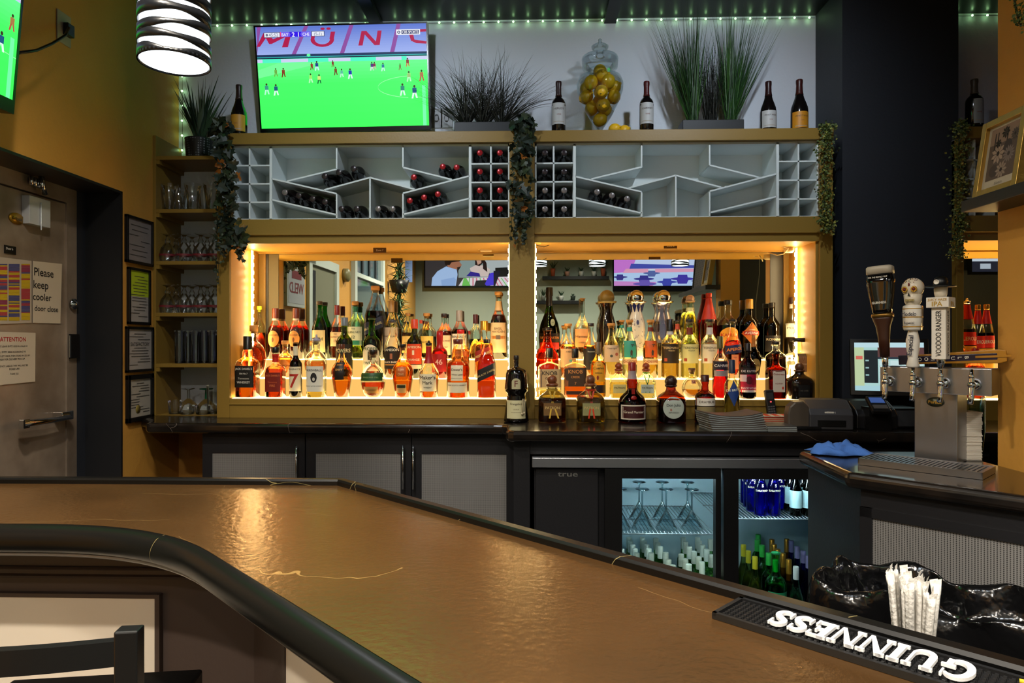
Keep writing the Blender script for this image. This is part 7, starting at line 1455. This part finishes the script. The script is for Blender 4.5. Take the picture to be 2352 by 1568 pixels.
M_pat = pmat('patterned_ceramic', '#27292c', .45); nt = M_pat.node_tree; b_ = nt.nodes['Principled BSDF']; tc = nt.nodes.new('ShaderNodeTexCoord'); v_ = nt.nodes.new('ShaderNodeTexVoronoi'); v_.inputs['Scale'].default_value = 75; v_.inputs['Randomness'].default_value = .1
r_ = nt.nodes.new('ShaderNodeValToRGB'); r_.color_ramp.elements[0].position = .30; r_.color_ramp.elements[1].position = .38; r_.color_ramp.elements[0].color = C('#6c6e74'); r_.color_ramp.elements[1].color = C('#0e0f11')
nt.links.new(tc.outputs['Object'], v_.inputs['Vector']); nt.links.new(v_.outputs['Distance'], r_.inputs[0]); nt.links.new(r_.outputs[0], b_.inputs['Base Color'])
Yq = 3.86; grass('potted_plant', 'broad-bladed dark green plant in a patterned pot on the left shelf unit', (XP(458, Yq), Yq, z2(SH[0])), 70, .40, .55, .020, .30, [pmat('aloe_green', '#26382a', .45), pmat('aloe_green_b', '#33492f', .45)], [(0, 0, 0)], 3, patpot)

# lemon jar
Yj = 3.75; cx_ = XP(1378, Yj); z0 = Z_L1; H_ = ZP(88, Yj, 1378) - z0; t = thing('apothecary_jar', 'tall lidded glass jar of lemons standing on the top ledge', 'jar', (cx_, Yj, z0)); G_jar = gmat('jar_glass', '#e4ecee', 1.0)
s = H_ / .50
m = MB(); m.lathe([(r_ * s, z_ * s) for r_, z_ in ((.001, .002), (.045, .003), (.046, .008), (.018, .018), (.010, .030), (.020, .050), (.055, .100), (.095, .180), (.115, .235), (.117, .270), (.105, .302), (.060, .320), (.050, .330), (.056, .345))], (cx_, Yj, z0), 32, cap=False); m.build('bowl', G_jar, t)
m = MB(); m.lathe([(r_ * s, z_ * s) for r_, z_ in ((.050, .338), (.088, .350), (.092, .395), (.088, .405), (.050, .412), (.022, .420), (.018, .432), (.040, .445), (.044, .458), (.030, .468), (.012, .474), (.008, .485), (.010, .492), (.001, .500))], (cx_, Yj, z0), 32, cap=False); m.build('lid', G_jar, t)
M_lem = pmat('lemon_peel', '#e8b41c', .4, bump=(90, .2)); rr = random.Random(5)
def lemon(c, r, lb, par=None):
    ax = Matrix.Rotation(rr.uniform(0, pi), 4, 'Z') @ Matrix.Rotation(rr.uniform(.3, 1.4), 4, 'X'); tt = thing('lemon', lb, 'lemon', c, group='lemons in and beside the glass jar'); m = MB(); V = []
    m.sphere(c, r, 16, 12, sc_=(1, 1, 1.12), M=ax); q = ax @ Vector((0, 0, r * 1.12)); m.sphere(Vector(c) + q, r * .24, 8, 6); m.build('peel', M_lem, tt)
    m = MB(); q2 = ax @ Vector((0, 0, -r * 1.13)); m.sphere(Vector(c) + q2, r * .10, 6, 4); m.build('stem_end', pmat('stem_brown', '#4a4420', .6), tt)
nm = 0
for zf, nn, q, off in ((.090, 1, 0, 0), (.150, 3, .042, .3), (.205, 4, .070, 0), (.258, 5, .073, .5), (.295, 2, .035, .2), (.335, 1, 0, 0)):
    for k in range(nn):
        a = 2 * pi * k / nn + off - pi / 2; side = ('front', 'front right', 'right', 'back right', 'back', 'back left', 'left', 'front left')[int(((a + pi / 2) % (2 * pi)) / (2 * pi) * 8 + .5) % 8]
        lemon((cx_ + q * s * cos(a), Yj + q * s * sin(a), z0 + zf * s), .0335 * s, 'yellow lemon in the glass jar, %s layer up, at the %s' % (('first', 'second', 'third', 'fourth', 'fifth', 'sixth')[nm], side))
    nm += 1
lemon((XP(1411, 3.70), 3.70, Z_L1 + .031), .030, 'loose lemon on the ledge at the foot of the jar, left one'); lemon((XP(1433, 3.73), 3.73, Z_L1 + .031), .030, 'loose lemon on the ledge at the foot of the jar, right one')

# vines
def leafpoly(kind):
    if kind == 'maple': return [(0, -.1), (.25, -.25), (.55, -.1), (.45, .15), (.75, .35), (.35, .45), (.30, .70), (0, 1.0), (-.30, .70), (-.35, .45), (-.75, .35), (-.45, .15), (-.55, -.1), (-.25, -.25)]
    return [(0, 0), (.35, .3), (.4, .6), (0, 1), (-.4, .6), (-.35, .3)]
def vine(name, lb, pts, n, size, wid, mats, seed, kind='maple', depth=.05, tails=()):
    """pts: list of (px, py, Y, halfwidth px, density)"""
    P = [Vector((XP(a, Y), Y, ZP(b, Y, a))) for a, b, Y in pts]; t = thing(name, lb, 'vine', P[0]); rr = random.Random(seed)
    m = MB(); m.tube(P, .003, 6); 
    for tl in tails: m.tube([(XP(a, Y), Y, ZP(b, Y, a)) for a, b, Y in tl], .0014, 5)
    m.build('stem', pmat('vine_stem', '#2c2a1a', .7), t)
    m = MB(); lp = leafpoly(kind)
    paths = [(P, n, size, wid)] + [([Vector((XP(a, Y), Y, ZP(b, Y, a))) for a, b, Y in tl], int(n * .35), size * .40, .010) for tl in tails]
    for Q, n_, sz0, wd in paths:
        for k in range(n_):
            f = rr.random() * (len(Q) - 1); i = min(int(f), len(Q) - 2); c = Q[i].lerp(Q[i + 1], f - i); wd2 = wd * (.5 + .5 * abs(sin(f * 2.6 + seed)))
            c = c + Vector((rr.gauss(0, wd2 * .5), -abs(rr.gauss(0, depth * .4)), rr.gauss(0, .012))); sz = sz0 * rr.uniform(.6, 1.25)
            M = Matrix.Translation(c) @ Matrix.Rotation(rr.uniform(-1.2, 1.2), 4, 'Z') @ Matrix.Rotation(rr.uniform(.8, 2.3), 4, 'X') @ Matrix.Rotation(rr.uniform(-2.2, 2.2) + pi, 4, 'Z')
            V = [M @ Vector((x * sz, y * sz, abs(x) * sz * .35 - y * y * sz * .15)) for x, y in lp] + [M @ Vector((0, .3 * sz, 0))]
            K = len(lp); m.add(V, [(j, (j + 1) % K, K) for j in range(K)], rr.choices(range(len(mats)), [10, 4, .45][:len(mats)] if kind == 'maple' else [5, 2, 2])[0])
    o = m.build('leaves', mats, t); o['kind'] = 'stuff'; return t
IV = [pmat('dark_ivy', '#1e2a20', .5), pmat('dark_ivy_b', '#2e3a22', .5), pmat('autumn_leaf', '#9a5a1c', .5)]; GR = [pmat('small_leaf_green', '#4a5a28', .55), pmat('small_leaf_light', '#8a8c40', .55), pmat('small_leaf_dark', '#2c3a1c', .55)]
vine('ivy_garland', 'dark ivy garland hanging at the left corner of the wine rack', [(512, 308, 3.67), (512, 285, 3.58), (518, 360, 3.57), (528, 440, 3.57), (530, 520, 3.57), (540, 565, 3.57)], 200, .042, .062, IV, 1, tails=[[(505, 400, 3.57), (500, 520, 3.57), (502, 650, 3.57)], [(516, 430, 3.57), (512, 520, 3.57), (514, 600, 3.57)], [(548, 560, 3.56), (556, 590, 3.55)]])
vine('ivy_garland', 'dark ivy garland with a few orange leaves hanging down the middle post', [(1205, 303, 3.67), (1205, 275, 3.58), (1205, 330, 3.57), (1200, 385, 3.57), (1200, 450, 3.57), (1208, 520, 3.57)], 170, .040, .055, IV, 2, tails=[[(1182, 300, 3.58), (1180, 430, 3.58), (1172, 555, 3.58)], [(1190, 420, 3.58), (1186, 520, 3.58), (1184, 560, 3.58)], [(1205, 500, 3.58), (1203, 560, 3.58)]])
vine('trailing_plant', 'trailing green small-leaved vine at the right end of the back bar', [(1898, 300, 3.68), (1898, 292, 3.56), (1893, 360, 3.56), (1895, 440, 3.56), (1893, 500, 3.56), (1900, 530, 3.56)], 1300, .013, .045, GR, 3, 'leaf', .04)
vine('trailing_plant', 'trailing green small-leaved vine hanging just right of the black column', [(2205, 298, 3.68), (2205, 288, 3.56), (2200, 380, 3.56), (2198, 450, 3.56), (2200, 520, 3.56), (2196, 590, 3.56)], 1300, .013, .05, GR, 4, 'leaf', .04)
vine('trailing_plant', 'sprig of small green leaves hanging into the top right corner', [(2312, -736, 1.95), (2312, -40, 1.95), (2330, 0, 1.92), (2338, 40, 1.92), (2345, 58, 1.92)], 170, .010, .020, GR, 5, 'leaf', .03)

# ================================================================ the room behind, seen in the bar mirrors
def V_(px, py, Y):    # world x, z of something seen in the mirror at this pixel when it stands at depth Y
    Yv = 2 * YM - Y; return WP(px, py, Yv)
Yr = -4.2
for nm, px0, px1, yb, lb in (('left', 977, 1178, 656, 'wall television on the rear wall showing people at a table, seen in the left mirror'), ('right', 1410, 1607, 657, 'wall television on the rear wall with a purple party scene, seen in the right mirror')):
    xa, xb = V_(px0, 600, Yr + .1)[0], V_(px1, 600, Yr + .1)[0]; W_ = xb - xa; H_ = W_ * 9 / 16; zb = V_(1200, yb, Yr + .1)[1]
    M = Matrix.Translation(((xa + xb) / 2, Yr + .1, zb + H_ / 2)) @ Matrix.Rotation(pi, 4, 'Z') @ Matrix.Rotation(pi / 2, 4, 'X')
    t = tv('television', lb, M, W_, H_, bez=.02, chin=.03 if nm == 'left' else .10); P = Pic(M, W_, H_)
    # u runs to the world -x: in the mirror it reads reversed, so draw with u' = 1 - u
    f = lambda pts: [(1 - u, .34 + .66 * v if v > 0 else 0) for u, v in pts][::-1]
    pl = lambda pts, c: P.poly(f(pts), c)
    if nm == 'left':     # v: the mirror shows only the lower 2/3
        pl([(0, 0), (1, 0), (1, 1), (0, 1)], '#3a3436'); pl([(.38, .0), (.72, .0), (.72, .75), (.38, .75)], '#8a9898'); pl([(.66, 0), (1, 0), (1, .62), (.66, .62)], '#b4b8bc'); pl([(.80, .45), (1, .43), (1, .72), (.80, .72)], '#1c1c1a')
        pl([(.07, 1), (.08, .75), (.14, .55), (.24, .40), (.36, .50), (.37, .65), (.35, 1)], '#a8c0ec'); pl([(.19, 1), (.18, .82), (.33, .74), (.35, .8), (.34, 1)], '#90acdf')
        pl([(.26, .42), (.24, .30), (.28, .22), (.38, .22), (.42, .36), (.40, .42), (.36, .50)], '#a86c54'); pl([(.23, .36), (.22, .24), (.28, .16), (.40, .18), (.40, .24), (.30, .28), (.28, .36)], '#241814'); pl([(.36, .44), (.41, .40), (.38, .53)], '#2c1c18')
        pl([(.51, .46), (.58, .36), (.68, .38), (.74, .50), (.72, .72), (.54, .72)], '#d8c0bc'); pl([(.57, .36), (.57, .16), (.66, .14), (.70, .30), (.71, .58), (.66, .48), (.66, .30), (.62, .40)], '#2a1c1c'); pl([(.58, .18), (.64, .18), (.64, .30), (.60, .36)], '#c89884')
        pl([(.47, .70), (.52, .56), (.62, .62), (.63, .72)], '#2a1c8c'); pl([(.38, 1), (.44, .76), (.98, .72), (1, .74), (1, 1)], '#e4d8e0')
        for k in range(14): a = .46 + k * .04; pl([(a, .755), (a + .012, .755), (a + .012 + (k - 2) * .008, 1), (a + (k - 2) * .008, 1)], ('#d85878', '#78c868', '#d85878')[k % 3])
        pl([(.42, 1), (.44, .76), (.47, .76), (.52, 1)], '#70c058'); pl([(.56, 1), (.58, .84), (.72, .82), (.74, 1)], '#1c1c20'); pl([(.68, .95), (.74, .62), (.84, .55), (.80, .98), (.70, 1)], '#4838d8'); pl([(.78, .54), (.86, .56), (.80, 1), (.78, 1)], '#1c1a2c')
    else:
        pl([(0, 0), (1, 0), (1, 1), (0, 1)], '#c8d4f8'); pl([(0, 0), (.35, 0), (.2, .55), (0, .6)], '#d078d8'); pl([(.2, .30), (1, .36), (1, .44), (.18, .46)], '#4850b0'); pl([(.14, .46), (1, .46), (1, .56), (.10, .60)], '#e8a0c0'); pl([(0, .60), (1, .56), (1, 1), (0, 1)], '#b8d0f8'); pl([(0, .85), (.5, .88), (.45, 1), (0, 1)], '#d088d0')
        for cx2, cy2, s_, cc in ((.07, .72, .09, '#3c3488'), (.35, .78, .12, '#3a3690'), (.44, .60, .10, '#5868a8'), (.62, .88, .12, '#4048b0'), (.80, .78, .14, '#4438a8'), (.98, .85, .08, '#3c3488'), (.36, .94, .14, '#6c58b8')):
            pl([(cx2 + s_ * cos(2 * pi * k / 16), cy2 + s_ * .35 * sin(2 * pi * k / 16)) for k in range(16)], cc); pl([(cx2 - s_ * .45, cy2), (cx2 - s_ * .38, cy2 - s_ * .9), (cx2 + s_ * .38, cy2 - s_ * .9), (cx2 + s_ * .45, cy2)], cc); pl([(cx2 - s_ * .5, cy2 + s_ * .2), (cx2 + s_ * .5, cy2 + s_ * .2), (cx2 + s_ * .35, cy2 + s_ * 1.1), (cx2 - s_ * .4, cy2 + s_ * 1.1)], cc)
        pl([(.40, .48), (.48, .48), (.48, .52), (.40, .52)], '#d8e8f8')
    P.mb.build('screen', M_scr, t)
# wall shelves with small potted plants on the rear wall
for px0, px1, yt, lb, pots in ((1246, 1399, 634, 'upper', ((1270, 'terracotta', .17), (1303, 'pink', .11), (1335, 'white', .11), (1364, 'white', .15), (1385, 'terracotta', .24))), (1228, 1340, 690, 'lower', ((1248, 'grey', .16), (1289, 'white', .12), (1316, 'dark', .06)))):
    xa, zt_ = V_(px0, yt, Yr + .2); xb = V_(px1, yt, Yr + .2)[0]
    m = MB(); m.box(xa, xb, Yr + .002, Yr + .2, zt_ - .06, zt_); m.build('wall_shelf', M_blk, bevel=.003, label='dark %s plant shelf on the rear wall, seen in the right mirror' % lb, cat='shelf')
    for k, (px, c_, hp) in enumerate(pots):
        x = V_(px, yt, Yr + .12)[0]; z = zt_ + .001; cc = {'terracotta': '#9c4c2c', 'pink': '#b08878', 'white': '#c0c4c0', 'grey': '#6c7068', 'dark': '#24302a'}[c_]
        t = thing('potted_plant', 'small plant in a %s pot, %s rear wall shelf, %s from the left' % (c_, lb, ('first', 'second', 'third', 'fourth', 'fifth')[k]), 'plant', (x, Yr + .12, z), group='small potted plants on the rear wall shelves')
        hpot = .14 if c_ == 'terracotta' else .085; m = MB(); m.lathe([(.032, 0), (.044, hpot * .8), (.046, hpot), (.038, hpot), (.001, hpot * .9)], (x, Yr + .12, z), 16); m.build('pot', pmat('pot_' + c_, cc, .6), t)
        m = MB(); rr = random.Random(k + len(lb))
        for j in range(26): a = rr.uniform(0, 6.28); blade(m, (x, Yr + .12, z + hpot * .9), (cos(a) * .6, sin(a) * .6, 1), hp * rr.uniform(.6, 1.1), .022, .5, rr, segs=4)
        m.build('leaves', pmat('shelf_plant_green', '#2c4430', .6), t)
# left wall things seen in the left mirror: picture, doorway, bell, window, planter, banner
def lw(px): # depth on the left wall seen at mirror column px
    a = (px - 1176) / F; k = (cos(TH) * a - sin(TH)) / (cos(TH) + a * sin(TH)); return 2 * YM - XL / k
def lz(px, py): Yv = 2 * YM - lw(px); return WP(px, py, Yv)[1]
ya, yb = lw(653), lw(694); z1, z0 = lz(672, 612), lz(672, 705)
t = thing('framed_poster', 'white framed poster with red lettering seen in the left mirror', 'framed picture', (XL, yb, z0)); m = MB(); m.box(XL + .001, XL + .03, yb, ya, z0, z1); m.build('frame', pmat('frame_white', '#a8aca8', .5), t, .003)
m = MB(); m.box(XL + .031, XL + .032, yb + .03, ya - .03, z0 + .03, z1 - .03); m.build('poster', pmat('poster_grey', '#9a9ca0', .5), t); m = MB(); M = frame((XL + .033, (ya + yb) / 2, z1 - .13), (0, 1, 0), (0, 0, 1)); text_on(m, 'WELD', M @ Matrix.Translation((0, -.06, 0)), .13, (ya - yb) * .8); m.box(-.12, .12, .02, .09, 0, .001, M=M); m.build('print', pmat('maroon_print', '#6c2024', .5), t)
d2 = thing('door_2', None, None, (XL, lw(775), 0)); d2['kind'] = 'structure'; ya, yb = lw(712), lw(768); z1 = lz(712, 606); fwt = .09
M_trim = pmat('pale_trim', '#b4bcb4', .5)
m = MB(); m.box(XL + .001, XL + .03, ya, ya + fwt, 0, z1 + fwt); m.box(XL + .001, XL + .03, yb - fwt, yb, 0, z1 + fwt); m.box(XL + .001, XL + .03, yb, ya, z1, z1 + fwt); m.build('door_frame', M_trim, d2)
m = MB(); m.box(XL + .001, XL + .006, yb, ya, .0, z1); m.build('door_leaf', pmat('grey_olive_door', '#6c6c58', .6), d2); m = MB(); m.box(XL + .0065, XL + .008, ya - .16, ya, 0, z1 - .05); m.build('dark_gap', M_blk, d2)
t = thing('wall_bell', 'round olive bell on the left wall seen in the left mirror', 'bell', (XL, lw(790), lz(790, 632))); m = MB(); m.lathe([(.075, 0), (.075, .05), (.05, .07), (.001, .072)], n=20, M=frame((XL + .001, lw(790), lz(790, 632)), (0, 1, 0), (0, 0, 1))); m.build('gong', pmat('olive_metal', '#76704c', .4), t)
w1 = thing('window_1', None, None, (XL, lw(880), 1.2)); w1['kind'] = 'structure'; ya, yb = lw(812), lw(873); z0, z1 = 1.15, lz(812, 560)
m = MB(); 
for q in ((ya, ya + .1, z0 - .1, z1 + .1), (yb - .1, yb, z0 - .1, z1 + .1), (yb, ya, z1, z1 + .1), (yb, ya, z0 - .1, z0), (yb, ya, lz(830, 632) - .05, lz(830, 632))): m.box(XL + .001, XL + .05, *q)
m.build('window_frame', M_trim, w1); m = MB(); m.box(XL + .001, XL + .012, yb, ya, z0, z1); m.build('window_pane', pmat('dusk_glass', '#44545a', .08, coat=.4), w1)
m = MB()
for k in range(3): y = ya - (ya - yb) * (k + 1) / 4; m.box(XL + .012, XL + .03, y - .03, y + .03, lz(830, 628), z1)
m.build('mullions', pmat('dark_mullion', '#24282c', .5), w1)
c = (XL + .16, lw(892), lz(892, 625)); t = thing('hanging_plant', 'bushy green plant hanging by the window, seen in the left mirror', 'plant', c); m = MB(); rr = random.Random(3)
for k in range(420): a = rr.uniform(0, 6.28); b = rr.uniform(-1.2, 1.2); blade(m, (c[0], c[1], c[2] + rr.uniform(-.9, .35)), (cos(a) * cos(b), sin(a) * cos(b), sin(b)), rr.uniform(.12, .26), .03, .4, rr, segs=3)
m.build('foliage', pmat('fern_green', '#2c4a26', .6), t)
m = MB(); m.lathe([(.10, -.3), (.15, -.12)], c, 16); m.build('basket', M_blk, t)
xa = V_(915, 600, -3.2)[0]; xb = V_(947, 600, -3.2)[0]; z1, z0 = V_(930, 560, -3.2)[1], V_(930, 648, -3.2)[1]
t = thing('banner', 'blue and white hanging banner seen in the left mirror', 'banner', (xa, -3.2, z0)); m = MB(); m.box(xa, xb, -3.21, -3.2, z0, z1); m.build('cloth', pmat('banner_blue', '#6484c0', .6, emis=None), t); m = MB(); m.box(xa + .01, xa + (xb - xa) * .4, -3.199, -3.198, z0 + .1, z1); m.build('pale_panel', pmat('banner_pale', '#b8ccec', .6), t)
m = MB(); m.tube([(xa, -3.2, z1), (xb, -3.2, z1)], .008, 6); m.tube([((xa + xb) / 2, -3.2, z1), ((xa + xb) / 2, -3.2, CEIL)], .004, 6); m.build('hanging_rod', M_blk, t)
# vase on the right shelf and the cable on the dark wall, the small television beyond the column
xa, zz_ = V_(1740, 600, 2.345); m = MB(); m.tube([(xa, 2.35, CEIL - .01), (xa + .01, 2.35, zz_ - .1), (xa - .02, 2.35, zz_ - .35), (xa - .01, 2.35, 1.1)], .004, 6); m.build('cable', pmat('grey_cord', '#8c8880', .5), label='thin grey cord hanging down the dark wall, seen in the right mirror', cat='cable')
xa = V_(2226, 600, 2.4)[0]; z0 = V_(2240, 632, 2.4)[1]; Mtv3 = Matrix.Translation((xa + .42, 2.42, z0 + .26)) @ Matrix.Rotation(pi, 4, 'Z') @ Matrix.Rotation(pi / 2, 4, 'X')
t = tv('television', 'television with a pale page seen in the mirror beyond the black column', Mtv3, .84, .47); P = Pic(Mtv3, .84, .47); P.rect(0, 0, 1, 1, '#c8d0e0'); P.rect(0, 0, 1, .35, '#5058a8'); P.rect(0, .82, 1, 1, '#1c2030')
for k in range(5): P.rect(.1 + k * .18, .86, .2 + k * .18, .95, '#b0b8c8')
P.mb.build('screen', M_scr, t)
